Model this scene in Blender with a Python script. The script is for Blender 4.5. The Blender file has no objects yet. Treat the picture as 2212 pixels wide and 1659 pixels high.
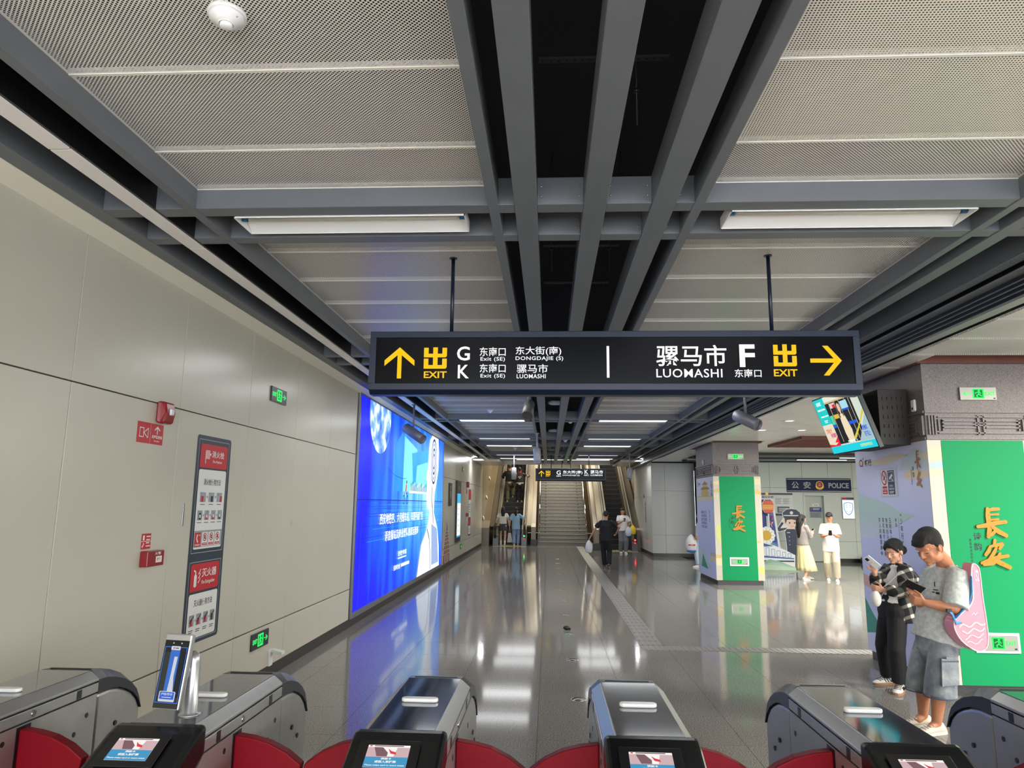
import bpy, bmesh, math, random
from mathutils import Vector, Matrix
random.seed(7)
scene = bpy.context.scene
COL = scene.collection
PI = math.pi

# ------------------------------------------------------------------ camera
CAM_H = 1.8
def cam_matrix(yaw, pitch, roll):
    cy, sy, cp, sp = math.cos(yaw), math.sin(yaw), math.cos(pitch), math.sin(pitch)
    f = Vector((sy*cp, cy*cp, sp)); r = Vector((cy, -sy, 0)); u = r.cross(f)
    cr, sr = math.cos(roll), math.sin(roll)
    r2 = r*cr + u*sr; u2 = -r*sr + u*cr
    m = Matrix((r2, u2, -f)).transposed().to_4x4()
    m.translation = (0, 0, CAM_H)
    return m
cd = bpy.data.cameras.new('camera'); cam = bpy.data.objects.new('camera', cd); COL.objects.link(cam)
cam.matrix_world = cam_matrix(math.radians(-3.02), math.radians(9.555), math.radians(.546))
cd.sensor_width = 36; cd.lens = 1536*36/2212; cd.clip_start = .05; cd.clip_end = 200
scene.camera = cam

# ------------------------------------------------------------------ world, lamps, exposure
w = bpy.data.worlds.new('station_air'); scene.world = w; w.use_nodes = True
w.node_tree.nodes['Background'].inputs[0].default_value = (.92, .95, 1.0, 1)
w.node_tree.nodes['Background'].inputs[1].default_value = 3.2
vs = scene.view_settings
vs.view_transform = 'Standard'; vs.look = 'None'; vs.gamma = 1; vs.exposure = 1.35; EMK = 2**-1.35; vs.use_curve_mapping = False
scene.cycles.use_denoising = True
scene.cycles.max_bounces = 8; scene.cycles.diffuse_bounces = 4; scene.cycles.glossy_bounces = 4
scene.cycles.transparent_max_bounces = 8; scene.cycles.transmission_bounces = 4
scene.cycles.sample_clamp_indirect = 4; scene.cycles.caustics_reflective = False; scene.cycles.caustics_refractive = False

def lamp(name, loc, size, power, color=(1, 1, 1), rot=(0, 0, 0), sizey=None, spread=180):
    l = bpy.data.lights.new(name, 'AREA'); l.energy = power; l.color = color; l.spread = math.radians(spread)
    l.size = size
    if sizey: l.shape = 'RECTANGLE'; l.size_y = sizey
    o = bpy.data.objects.new(name, l); COL.objects.link(o); o.location = loc; o.rotation_euler = rot
    return o
# unseen lamps added behind the viewer, facing down; floor bounce brightens the ceiling ahead
for y in (-1.2, -4.5):
    for x in (-1.5, 1.6, 4.8):
        lamp('concourse_fill', (x, y, 3.42), 1.4, 250, (1, .97, .92), sizey=.35, spread=118)
# linear fittings in the corridor bays
LIT = {8.4: 9, 10.4: 9, 14.7: 11, 18.85: 7, 21.2: 9, 25.25: 6.5, 27.2: 8}
for y, p in LIT.items():
    for x in (-1.18, 1.72):
        lamp('bay_lamp', (x, y, 3.47), 1.36, p*.8, (.97, .99, 1), sizey=.5)
# right hall downlights and linear fittings
for y in (9.2, 12.7, 14.3, 17.5):
    for x in (6.2, 8.6, 11.4):
        lamp('hall_lamp', (x, y, 3.22), .7, 46, (1, .98, .9))
for x in (6.6, 9.2, 11.8):
    lamp('office_lamp', (x, 21.6, 3.3), 1.6, 60, (1, 1, .93), sizey=.2)
# hall beside the viewer, right of the gates
for y in (1.5, 4.8):
    lamp('hall_side_lamp', (6.6, y, 3.2), 1.2, 150, (1, .95, .85), sizey=.6)
# stair shaft
lamp('shaft_light', (.6, 41.0, 7.0), 6, 260, (1, .9, .7), sizey=3)
lamp('shaft_light', (.6, 35.5, 5.3), 5.5, 95, (1, .92, .76), sizey=2)
lamp('shaft_light', (.6, 31.9, 4.25), 4.5, 45, (1, .95, .85), (math.radians(25), 0, 0), sizey=.4)  # added lamp at the entrance, no fitting there, brightens the escalator riders
# wall washers near the escalators
for x, sg in ((-2.6, 1), (3.3, -1)):
    lamp('wall_washer', (x, 26.4, 3.42), .5, 22, (.95, .97, 1), (0, math.radians(12*sg), 0), sizey=.12)

# ------------------------------------------------------------------ materials
def lin(c):
    c /= 255
    return c/12.92 if c <= .04045 else ((c+.055)/1.055)**2.4
def rgb(c): return (lin(c[0]), lin(c[1]), lin(c[2]), 1)
MATS = {}
def M(name, c=(128, 128, 128), rough=.5, metal=0, emit=0, var=0, vscale=8, bump=0, bscale=60, spec=.5, coat=0, alpha=1):
    """principled material; var = colour mottling by noise, bump = fine relief"""
    if name in MATS: return MATS[name]
    m = bpy.data.materials.new(name); m.use_nodes = True; MATS[name] = m
    nt = m.node_tree; b = nt.nodes['Principled BSDF']
    b.inputs['Base Color'].default_value = rgb(c); b.inputs['Roughness'].default_value = rough
    b.inputs['Metallic'].default_value = metal; b.inputs['Specular IOR Level'].default_value = spec
    b.inputs['Coat Weight'].default_value = coat; b.inputs['Coat Roughness'].default_value = .05
    b.inputs['Alpha'].default_value = alpha
    if emit:
        b.inputs['Emission Color'].default_value = rgb(c); b.inputs['Emission Strength'].default_value = emit*EMK
        b.inputs['Base Color'].default_value = (.01, .01, .01, 1); b.inputs['Specular IOR Level'].default_value = .08
    if var or bump:
        tc = nt.nodes.new('ShaderNodeTexCoord')
    if var:
        n = nt.nodes.new('ShaderNodeTexNoise'); n.inputs['Scale'].default_value = vscale; n.inputs['Detail'].default_value = 5
        nt.links.new(tc.outputs['Object'], n.inputs['Vector'])
        mx = nt.nodes.new('ShaderNodeMix'); mx.data_type = 'RGBA'
        k1 = rgb(tuple(max(0, x*(1-var)) for x in c)); k2 = rgb(tuple(min(255, x*(1+var)) for x in c))
        mx.inputs[6].default_value = k1; mx.inputs[7].default_value = k2
        nt.links.new(n.outputs[0], mx.inputs[0]); nt.links.new(mx.outputs[2], b.inputs['Emission Color' if emit else 'Base Color'])
    if bump:
        n2 = nt.nodes.new('ShaderNodeTexNoise'); n2.inputs['Scale'].default_value = bscale; n2.inputs['Detail'].default_value = 4
        nt.links.new(tc.outputs['Object'], n2.inputs['Vector'])
        bp = nt.nodes.new('ShaderNodeBump'); bp.inputs['Strength'].default_value = bump; bp.inputs['Distance'].default_value = .01
        nt.links.new(n2.outputs[0], bp.inputs['Height']); nt.links.new(bp.outputs[0], b.inputs['Normal'])
    return m
def nodes(m): return m.node_tree.nodes, m.node_tree.links, m.node_tree.nodes['Principled BSDF']
def math_node(nt, op, a, b=None, c=None):
    n = nt.nodes.new('ShaderNodeMath'); n.operation = op
    for i, x in enumerate((a, b, c)):
        if x is None: continue
        if hasattr(x, 'links') or hasattr(x, 'is_linked'): nt.links.new(x, n.inputs[i])
        else: n.inputs[i].default_value = x
    return n.outputs[0]
def ramp(nt, fac, stops):
    r = nt.nodes.new('ShaderNodeValToRGB'); e = r.color_ramp.elements
    while len(e) < len(stops): e.new(.5)
    for i, (p, c) in enumerate(stops): e[i].position = p; e[i].color = rgb(c)
    nt.links.new(fac, r.inputs[0]); return r.outputs[0]
def coords(nt, kind='Object'):
    tc = nt.nodes.new('ShaderNodeTexCoord'); s = nt.nodes.new('ShaderNodeSeparateXYZ')
    nt.links.new(tc.outputs[kind], s.inputs[0]); return tc.outputs[kind], s.outputs
def perforated(name, c, pitch, radius, diag):
    """sheet metal with real (alpha) round holes on a square or diagonal lattice, in object metres"""
    m = M(name, c, .27, 0, spec=.6); nt = m.node_tree; b = nt.nodes['Principled BSDF']
    co, s = coords(nt)
    if diag:
        k = 1/(pitch*1.0)
        u = math_node(nt, 'MULTIPLY', math_node(nt, 'ADD', s[0], s[1]), k); v = math_node(nt, 'MULTIPLY', math_node(nt, 'SUBTRACT', s[0], s[1]), k)
        rr = radius*1.414/pitch
    else:
        u = math_node(nt, 'MULTIPLY', s[0], 1/pitch); v = math_node(nt, 'MULTIPLY', s[1], 1/pitch); rr = radius/pitch
    def cen(x): return math_node(nt, 'SUBTRACT', math_node(nt, 'FRACT', math_node(nt, 'ADD', x, 500.0)), .5)
    u, v = cen(u), cen(v)
    d = math_node(nt, 'SQRT', math_node(nt, 'ADD', math_node(nt, 'MULTIPLY', u, u), math_node(nt, 'MULTIPLY', v, v)))
    a = math_node(nt, 'GREATER_THAN', d, rr)
    nt.links.new(a, b.inputs['Alpha'])
    return m
def granite(name, c, sc, rough, contrast=.25, spec=.5):
    m = M(name, c, rough, spec=spec); nt = m.node_tree; b = nt.nodes['Principled BSDF']
    co, s = coords(nt, 'Object')
    n = nt.nodes.new('ShaderNodeTexNoise'); n.inputs['Scale'].default_value = sc; n.inputs['Detail'].default_value = 3; n.inputs['Roughness'].default_value = .7
    nt.links.new(co, n.inputs['Vector'])
    lo = tuple(x*(1-contrast*1.5) for x in c); hi = tuple(min(255, x*(1+contrast)) for x in c)
    col = ramp(nt, n.outputs[0], [(.33, lo), (.47, c), (.58, c), (.68, hi)])
    nt.links.new(col, b.inputs['Base Color']); return m

# ------------------------------------------------------------------ mesh builder
GL = {}
def glyphs(s, bold=0.0, spacing=1.0, size=1.0):
    k = (s, bold, spacing)
    if k in GL: return GL[k]
    cu = bpy.data.curves.new('t', 'FONT'); cu.body = s; cu.offset = bold; cu.space_character = spacing; cu.resolution_u = 3
    o = bpy.data.objects.new('t', cu); COL.objects.link(o)
    dg = bpy.context.evaluated_depsgraph_get(); me = bpy.data.meshes.new_from_object(o.evaluated_get(dg))
    vs_ = [(v.co.x, v.co.y) for v in me.vertices]; fs = [tuple(p.vertices) for p in me.polygons]
    bpy.data.objects.remove(o); bpy.data.curves.remove(cu); bpy.data.meshes.remove(me)
    if not vs_: vs_ = [(0, 0), (1, 1)]
    x0 = min(v[0] for v in vs_); x1 = max(v[0] for v in vs_); y0 = min(v[1] for v in vs_); y1 = max(v[1] for v in vs_)
    nv = [((x-x0)/max(x1-x0, 1e-6), (y-y0)/max(y1-y0, 1e-6)) for x, y in vs_]
    GL[k] = (nv, fs, (x1-x0)/max(y1-y0, 1e-6)); return GL[k]
class B:
    def __init__(s): s.v = []; s.f = []; s.m = []; s.mats = []; s.sm = []
    def mi(s, m):
        if m not in s.mats: s.mats.append(m)
        return s.mats.index(m)
    def add(s, vs_, fs, m, smooth=False):
        o = len(s.v); k = s.mi(m); s.v += [tuple(x) for x in vs_]
        for f in fs: s.f.append(tuple(i+o for i in f)); s.m.append(k); s.sm.append(smooth)
        return s
    def box(s, x0, y0, z0, x1, y1, z1, m):
        return s.add([(x0, y0, z0), (x1, y0, z0), (x1, y1, z0), (x0, y1, z0), (x0, y0, z1), (x1, y0, z1), (x1, y1, z1), (x0, y1, z1)],
                     [(0, 3, 2, 1), (4, 5, 6, 7), (0, 1, 5, 4), (1, 2, 6, 5), (2, 3, 7, 6), (3, 0, 4, 7)], m)
    def quad(s, a, b, c, d, m): return s.add([a, b, c, d], [(0, 1, 2, 3)], m)
    def poly(s, pts, m): return s.add(pts, [tuple(range(len(pts)))], m)
    def prism(s, pts, vec, m, smooth=False):
        n = len(pts); vec = Vector(vec); a = [Vector(p) for p in pts]; b = [p+vec for p in a]
        fs = [tuple(range(n-1, -1, -1)), tuple(range(n, 2*n))]
        s.add(a+b, fs, m)
        return s.add(a+b, [(i, (i+1) % n, n+(i+1) % n, n+i) for i in range(n)], m, smooth)
    def loft(s, rings, m, caps=True, closed=True, smooth=True):
        n = len(rings[0]); vs_ = [p for r in rings for p in r]; fs = []
        for k in range(len(rings)-1):
            for i in range(n if closed else n-1):
                j = (i+1) % n; fs.append((k*n+i, k*n+j, (k+1)*n+j, (k+1)*n+i))
        s.add(vs_, fs, m, smooth)
        if caps:
            s.add(rings[0], [tuple(range(n-1, -1, -1))], m); s.add(rings[-1], [tuple(range(n))], m)
        return s
    def cyl(s, p0, p1, r0, r1, m, n=12, caps=True, smooth=True):
        p0 = Vector(p0); p1 = Vector(p1); d = (p1-p0).normalized(); a = d.orthogonal().normalized(); c = d.cross(a)
        rg = lambda p, r: [p+(a*math.cos(t)+c*math.sin(t))*r for t in [2*PI*i/n for i in range(n)]]
        return s.loft([rg(p0, r0), rg(p1, r1)], m, caps, True, smooth)
    def lathe(s, prof, o, ax, m, n=20):
        """prof = [(r, h)], around axis ax from o"""
        o = Vector(o); d = Vector(ax).normalized(); a = d.orthogonal().normalized(); c = d.cross(a)
        return s.loft([[o+d*h+(a*math.cos(2*PI*i/n)+c*math.sin(2*PI*i/n))*max(r, .0004) for i in range(n)] for r, h in prof], m)
    def ball(s, c, r, m, R=None, nu=16, nv=10):
        c = Vector(c); r = (r, r, r) if isinstance(r, (int, float)) else r
        rings = []
        for j in range(nv+1):
            t = -PI/2+PI*j/nv; ring = []
            for i in range(nu):
                p = 2*PI*i/nu; q = Vector((r[0]*math.cos(t)*math.cos(p), r[1]*math.cos(t)*math.sin(p), r[2]*math.sin(t)))
                if abs(j-nv/2) == nv/2: q = Vector((r[0]*1e-3*math.cos(p), r[1]*1e-3*math.sin(p), r[2]*math.sin(t)))
                ring.append(c+(R @ q if R else q))
            rings.append(ring)
        return s.loft(rings, m)
    def build(s, name, parent=None, loc=None, bevel=0, seg=2):
        me = bpy.data.meshes.new(name); me.from_pydata(s.v, [], s.f)
        for m in s.mats: me.materials.append(m)
        me.polygons.foreach_set('material_index', s.m); me.polygons.foreach_set('use_smooth', s.sm)
        bm = bmesh.new(); bm.from_mesh(me)
        if bevel or any(s.sm): bmesh.ops.remove_doubles(bm, verts=bm.verts, dist=1e-5)
        if bevel:
            ed = [e for e in bm.edges if len(e.link_faces) == 2 and e.calc_face_angle(0) > .6]
            bmesh.ops.bevel(bm, geom=ed, offset=bevel, segments=seg, affect='EDGES', profile=.5, clamp_overlap=True)
        bm.to_mesh(me); bm.free()
        o = bpy.data.objects.new(name, me); COL.objects.link(o)
        if parent: o.parent = parent
        if loc: o.location = loc
        return o
class Fr(B):
    """flat print / relief on a plane: origin o, right u, up v; layer l lifts by l*eps"""
    def __init__(s, o, u, v, eps=.0006):
        super().__init__(); s.o = Vector(o); s.u = Vector(u); s.vv = Vector(v); s.n = s.u.cross(s.vv).normalized(); s.eps = eps
    def P(s, a, b, l=1): return s.o+s.u*a+s.vv*b+s.n*(l*s.eps)
    def rect(s, a0, b0, a1, b1, m, l=1): return s.quad(s.P(a0, b0, l), s.P(a1, b0, l), s.P(a1, b1, l), s.P(a0, b1, l), m)
    def pol(s, pts, m, l=1): return s.poly([s.P(a, b, l) for a, b in pts], m)
    def ext(s, pts, m, l0, l1):
        return s.prism([s.P(a, b, l0) for a, b in pts], s.n*((l1-l0)*s.eps), m)
    def disc(s, a, b, r, m, l=1, n=20, ry=None):
        return s.pol([(a+r*math.cos(2*PI*i/n), b+(ry or r)*math.sin(2*PI*i/n)) for i in range(n)], m, l)
    def ring(s, a, b, r, w, m, l=1, n=24, ry=None, t0=0, t1=2*PI):
        k = (ry or r)/r
        for i in range(n):
            p, q = t0+(t1-t0)*i/n, t0+(t1-t0)*(i+1)/n
            s.pol([(a+r*math.cos(p), b+k*r*math.sin(p)), (a+r*math.cos(q), b+k*r*math.sin(q)), (a+(r-w)*math.cos(q), b+k*(r-w)*math.sin(q)), (a+(r-w)*math.cos(p), b+k*(r-w)*math.sin(p))][::-1], m, l)
        return s
    def line(s, pts, w, m, l=1):
        for (a, b), (c, d) in zip(pts[:-1], pts[1:]):
            dx, dy = c-a, d-b; L = math.hypot(dx, dy) or 1; nx, ny = -dy/L*w/2, dx/L*w/2
            s.pol([(a-nx, b-ny), (c-nx, d-ny), (c+nx, d+ny), (a+nx, b+ny)], m, l)
        return s
    def border(s, a0, b0, a1, b1, w, m, l=1):
        s.rect(a0, b0, a1, b0+w, m, l); s.rect(a0, b1-w, a1, b1, m, l); s.rect(a0, b0+w, a0+w, b1-w, m, l); return s.rect(a1-w, b0+w, a1, b1-w, m, l)
    def rrect(s, a0, b0, a1, b1, r, m, l=1):
        pts = []
        for cx, cy, t in ((a1-r, b0+r, -PI/2), (a1-r, b1-r, 0), (a0+r, b1-r, PI/2), (a0+r, b0+r, PI)):
            pts += [(cx+r*math.cos(t+i*PI/8), cy+r*math.sin(t+i*PI/8)) for i in range(5)]
        return s.pol(pts, m, l)
    def text(s, t, a0, b0, a1, b1, m, l=1, bold=.012, spacing=1.0):
        vs_, fs, asp = glyphs(t, bold, spacing)
        return s.add([s.P(a0+x*(a1-a0), b0+y*(b1-b0), l) for x, y in vs_], fs, m)
    def textc(s, t, a, b, h, m, l=1, bold=.012, spacing=1.0, maxw=None):
        vs_, fs, asp = glyphs(t, bold, spacing); wd = h*asp
        if maxw and wd > maxw: wd = maxw
        return s.text(t, a-wd/2, b-h/2, a+wd/2, b+h/2, m, l, bold, spacing)
    def vtext(s, t, a, b1, b0, w, m, l=1, bold=.008):
        n = len(t); st = (b1-b0)/n
        for i, ch in enumerate(t): s.text(ch, a-w/2, b1-st*(i+.9), a+w/2, b1-st*(i+.1), m, l, bold)
        return s
    def bars(s, a0, b0, a1, b1, m, rows=3, l=1, fill=.5):
        st = (b1-b0)/rows
        for i in range(rows): s.rect(a0, b1-st*(i+1)+st*(1-fill)/2, a1-(a1-a0)*(.25*((i*7) % 3)/2), b1-st*i-st*(1-fill)/2, m, l)
        return s
    def chu(s, a0, b0, a1, b1, m, l=1):
        W, H = a1-a0, b1-b0; t = .2
        R = lambda x0, y0, x1, y1: s.rect(a0+x0*W, b0+y0*H, a0+x1*W, b0+y1*H, m, l)
        for y0, y1 in ((0, .47), (.53, .98)):
            R(0, y0, .2, y1); R(.2, y0, 1-.06, y0+.17); R(.8, y0+.17, 1, y1); s.pol([(a0+.94*W, b0+y0*H), (a0+W, b0+(y0+.06)*H), (a0+W, b0+(y0+.17)*H), (a0+.94*W, b0+(y0+.17)*H)], m, l)
        R(.4, .17, .6, .53); R(.4, .70, .6, 1.0); return s
    def arrow(s, a0, b0, a1, b1, m, d='up', l=1):
        W, H = a1-a0, b1-b0
        up = [[(.43, 0), (.57, 0), (.57, .86), (.43, .86)], [(.5, 1), (.5, .80), (0, .40), (0, .58)], [(.5, 1), (1, .58), (1, .40), (.5, .80)]]
        for q in up:
            if d == 'up': p = q
            elif d == 'right': p = [(y, 1-x) for x, y in q]
            else: p = [(1-y, x) for x, y in q]
            s.pol([(a0+x*W, b0+y*H) for x, y in p], m, l)
        return s
ZUP = (0, 0, 1)
def left_fr(y, z, x=-2.9): return Fr((x, y, z), (0, 1, 0), ZUP)
def front_fr(x, y, z): return Fr((x, y, z), (1, 0, 0), ZUP)
def side_fr(x, y, z): return Fr((x, y, z), (0, -1, 0), ZUP)

def tag(o, label=None, cat=None, group=None, kind=None):
    if label: o['label'] = label
    if cat: o['category'] = cat
    if group: o['group'] = group
    if kind: o['kind'] = kind
    return o
def thing(name, label, cat, loc=(0, 0, 0), group=None):
    o = bpy.data.objects.new(name, None); COL.objects.link(o); o.location = loc; o.empty_display_size = .1
    return tag(o, label, cat, group)
def struct(o): o['kind'] = 'structure'; return o
def copy_tree(o, parent=None, loc=None):
    c = o.copy(); COL.objects.link(c); c.parent = parent
    if loc: c.location = loc
    for ch in list(o.children): copy_tree(ch, c)
    return c
def inst(o, parent, loc, name=None):
    c = bpy.data.objects.new(name or o.name.split('.')[0], o.data); COL.objects.link(c); c.parent = parent; c.location = loc; return c
# ------------------------------------------------------------------ common materials
wallm = M('wall_enamel', (198, 193, 178), .26, var=.02, vscale=1.5, spec=.5)
wallm2 = M('wall_enamel_far', (196, 198, 192), .3, var=.02, vscale=1.5)
jointm = M('joint_dark', (40, 36, 32), .8)
beamm = M('beam_grey', (106, 110, 116), .42, var=.05, vscale=5, bump=.02, bscale=30)
slatm = M('slat_grey', (142, 146, 144), .4, var=.04, vscale=4)
voidm = M('void_black', (9, 9, 11), .9)
darkm = M('dark_steel', (30, 32, 38), .5)
perfA = perforated('perforated_diagonal', (238, 235, 229), .0187, .0046, True)
perfB = perforated('perforated_square', (240, 235, 222), .0135, .0036, False)
plainm = M('panel_white', (238, 235, 228), .4)
plankm = M('plank_gloss', (236, 233, 224), .2, var=.03, vscale=2, spec=.6)
floorm = granite('floor_granite', (130, 126, 121), 100, .08, .5, .14)
basem = granite('baseboard_granite', (52, 48, 46), 120, .35, .3)
stonem = granite('column_granite', (122, 113, 110), 150, .45, .35)
trimm = M('trim_beige', (236, 230, 212), .4)
steelm = M('brushed_steel', (150, 150, 152), .3, 1, var=.05, vscale=20, bump=.02, bscale=90)
chrome = M('polished_steel', (200, 200, 200), .12, 1)
whitem = M('white_paint', (240, 240, 240), .4)
blackm = M('black_plastic', (16, 16, 18), .35)
brownm = M('brown_wood', (96, 48, 34), .5, var=.15, vscale=6)
tactm = M('tactile_steel', (126, 121, 115), .4, var=.1, vscale=30)
lampon = M('tube_light', (250, 252, 255), .4, emit=3)
lampdim = M('tube_dim', (235, 238, 240), .4, emit=1.1)
green_e = M('exit_green', (40, 235, 95), .4, emit=1.6)

# ------------------------------------------------------------------ floor
TX, TY = .797, .762
fl = B(); fl.box(-3.4, -6, -.25, 16, 46, -.0012, jointm)
floor = struct(fl.build('floor'))
t = B(); t.box(.002, .002, -.006, TX-.002, TY-.002, 0, floorm); tile0 = t.build('floor_tile', floor)
X0, Y0 = -.111-.797*4+.02, 8.162-.762*8
def tile_seen(x, y):
    d = y+.3
    return y < 13.5 and x < .66*y+.9 and x > -3.0
first = True; rest = B()
NX0, NX1, NY1 = 0, 24, 40
for j in range(-2, NY1):
    for i in range(NX0, NX1):
        x, y = X0+TX*i, Y0+TY*j
        if x < -3.35: continue
        if y > 24.6 and x > 4.0: continue
        if tile_seen(x, y) and y > 1.5:
            if first: tile0.location = (x, y, 0); first = False
            else: inst(tile0, floor, (x, y, 0))
        else:
            rest.box(x+.0025, y+.0025, -.006, x+TX-.0025, y+TY-.0025, 0, floorm)
tag(rest.build('floor_tile_field', floor), kind='stuff')

# tactile guide strips: bars on steel pads
def tactile(name, x0, y0, x1, y1, along, label):
    th = thing(name, label, 'tactile paving', ((x0+x1)/2, (y0+y1)/2, 0))
    L = (y1-y0) if along == 'y' else (x1-x0); n = max(1, round(L/.3)); st = L/n
    proto = None
    for k in range(n):
        b = B(); q = .145
        b.box(-q, -q, 0, q, q, .0025, tactm)
        for i in range(4):
            c = -.105+.07*i
            b.box(c-.016, -q+.01, .002, c+.016, q-.01, .006, tactm)
        off = -L/2+st*(k+.5)
        if proto is None: proto = b.build('guide_pad', th); o = proto
        else: o = inst(proto, th, (0, 0, 0), 'guide_pad')
        o.location = (0, off, 0) if along == 'y' else (off, 0, 0)
    return th
tactile('tactile_strip', 1.185, 9.75, 1.475, 31.6, 'y', 'ribbed grey tactile guide strip running along the corridor to the stairs')
tactile('tactile_strip', 1.185, 9.44, 6.2, 9.74, 'x', 'ribbed grey tactile guide strip branching right across the hall floor')
tactile('tactile_strip', -2.1, 31.0, -1.05, 31.3, 'x', 'short ribbed tactile strip before the left escalator')
tactile('tactile_strip', 2.3, 28.6, 3.2, 28.9, 'x', 'short ribbed tactile strip before the right escalator')

# ------------------------------------------------------------------ left wall
wl = B(); wl.box(-3.2, -6, 0, -2.93, 31.0, 4.4, jointm)
wall_left = struct(wl.build('wall_left'))
PW = 1.29; PY0 = 4.12-PW*8
def wall_panel(parent, x, y0, y1, z0, z1, m):
    b = B(); g = .003; b.box(0, g, g, .03, y1-y0-g, z1-z0-g, m)
    return b.build('wall_panel', parent, (x, y0, z0), .002, 1)
cache = {}
def add_panel(parent, y0, y1, z0, z1, m, x=-2.93):
    k = (round(y1-y0, 3), round(z1-z0, 3), m.name)
    if k in cache: return inst(cache[k], parent, (x, y0, z0), 'wall_panel')
    cache[k] = wall_panel(parent, x, y0, y1, z0, z1, m); return cache[k]
BOX0, BOX1 = 10.62, 19.45
for k in range(0, 30):
    a, b_ = PY0+PW*k, PY0+PW*(k+1)
    if a > 31.0: break
    if b_ > BOX0 and a < BOX1:
        if a < BOX0-.05: segs = [(a, BOX0)]
        elif b_ > BOX1+.05: segs = [(BOX1, b_)]
        else: continue
    else: segs = [(a, b_)]
    for p, q in segs:
        for z0, z1 in ((.12, .546), (.552, 2.51), (2.512, 3.47)): add_panel(wall_left, p, q, z0, z1, wallm)
bb = B(); bb.box(-2.93, -6, 0, -2.905, 31, .12, basem); struct(bb.build('baseboard_left'))
# beige cove under the ceiling
cv = B(); cv.prism([(-2.9, -6, 3.45), (-2.8, -6, 3.49), (-2.775, -6, 3.5), (-2.775, -6, 3.56), (-2.9, -6, 3.56)], (0, 37, 0), trimm); struct(cv.build('trim_1'))

# ------------------------------------------------------------------ ceiling of the corridor
ce = B(); ce.box(-3.2, -6, 4.25, 3.6, 31.5, 4.45, voidm); ceiling = struct(ce.build('ceiling'))
ZB, ZT, ZP = 3.5, 3.67, 3.625
PAIRS = [(-4.3, -4.18, -3.83, -3.72), (-.25, -.13, .22, .33), (3.88, 4.0, 4.35, 4.46), (8.1, 8.22, 8.6, 8.71), (10.15, 10.27, 10.65, 10.76), (14.42, 14.54, 14.86, 14.97), (18.6, 18.72, 19.0, 19.11), (20.9, 21.02, 21.4, 21.51), (25.0, 25.12, 25.4, 25.51), (26.95, 27.07, 27.4, 27.51)]
YEND = 30.9
def beam(x0, x1, y0=-6, y1=YEND, z0=ZB, z1=ZT, m=None, name='beam'):
    b = B(); b.box(0, 0, 0, x1-x0, y1-y0, z1-z0, m or beamm); return b.build(name, ceiling, (x0, y0, z0), .003, 1)
for x0, x1 in ((-.2, -.07), (.2, .33), (.59, .725)): beam(x0, x1, z1=3.68)
for x0, x1 in ((-.355, -.295), (.83, .89)): beam(x0, x1, z0=3.502, z1=3.66)
beam(-2.15, -2.09); beam(-2.775, -2.66, z0=3.503); beam(2.625, 2.685); beam(2.797, 2.905); beam(3.195, 3.292)
beam(-3.2, -2.775, z0=3.56, z1=3.7, m=voidm, name='cove_backing')
ST = [-2.66, -.2, -.07, .2, .33, .59, .725, 3.195]
CUT = [(-2.66, -.2), (-.07, .2), (.33, .59), (.725, 3.195)]
for pr in PAIRS:
    for a, b_ in ((pr[0], pr[1]), (pr[2], pr[3])):
        for x0, x1 in CUT: beam(x0, x1, a, b_, 3.506, 3.672, name='cross_beam')
# perforated panels
pc = {}
def perf_panel(x0, y0, W, L, m):
    k = (round(W, 3), round(L, 3), m.name)
    if k in pc: return inst(pc[k], ceiling, (x0, y0, ZP), 'ceiling_panel')
    b = B(); e = .016; z = 0
    q = lambda ax, ay, bx_, by, mm: b.quad((ax, ay, z), (bx_, ay, z), (bx_, by, z), (ax, by, z), mm)
    q(e, e, W-e, L-e, m)
    for ax, ay, bx_, by in ((0, 0, W, e), (0, L-e, W, L), (0, e, e, L-e), (W-e, e, W, L-e)): q(ax, ay, bx_, by, plainm)
    b.box(0, 0, -.003, W, .006, .03, plainm); b.box(0, L-.006, -.003, W, L, .03, plainm)
    pc[k] = b.build('ceiling_panel', ceiling, (x0, y0, ZP)); return pc[k]
bays = [(PAIRS[i][3], PAIRS[i+1][0]) for i in range(len(PAIRS)-1)]+[(PAIRS[-1][3], 30.9)]
for bi, (y0, y1) in enumerate(bays):
    y1 += .002; cuts = []
    if bi == 1: cuts = [.33, .66, 1.35, 2.04, 2.73, 3.42, y1]
    else:
        yy = y0+.49; cuts = [y0]
        while yy < y1-.1: cuts.append(yy); yy += .69
        cuts.append(y1)
    for c0, c1 in zip(cuts[:-1], cuts[1:]):
        if c1 < .5: continue
        perf_panel(-2.09, c0, 1.735, c1-c0, perfA)
        perf_panel(.89, c0, 1.735, c1-c0, perfB if (bi == 1 and c0 < 3.3) else perfA)
# hangers and rails in the dark gap
for y in (2.4, 3.1, 4.62, 5.6, 6.6):
    b = B(); b.box(-.05, y, 3.9, .57, y+.035, 3.91, darkm)
    for i in range(16): b.cyl((-.03+.038*i, y+.0175, 3.9), (-.03+.038*i, y+.0175, 3.8995), .007, .007, voidm, 8)
    b.build('hanger_rail', ceiling)
for x, y in ((.02, 4.7), (.5, 4.7), (.02, 5.7), (.5, 5.7), (.45, 3.4)):
    b = B(); b.cyl((x, y, 3.72), (x, y, 4.25), .006, .006, darkm, 8); b.cyl((x, y, 3.9), (x, y, 3.92), .014, .014, darkm, 8); b.build('hanger_rod', ceiling)
# screws on the cross beams
for pr in PAIRS[2:3]:
    for yf in (pr[0], pr[2]):
        for xs in (-.045, .175, .355, .565, .75):
            for z in (3.555, 3.615):
                b = B(); b.ball((xs, yf-.002, z), (.005, .004, .005), chrome, nu=8, nv=5); b.build('screw', ceiling)
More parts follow.
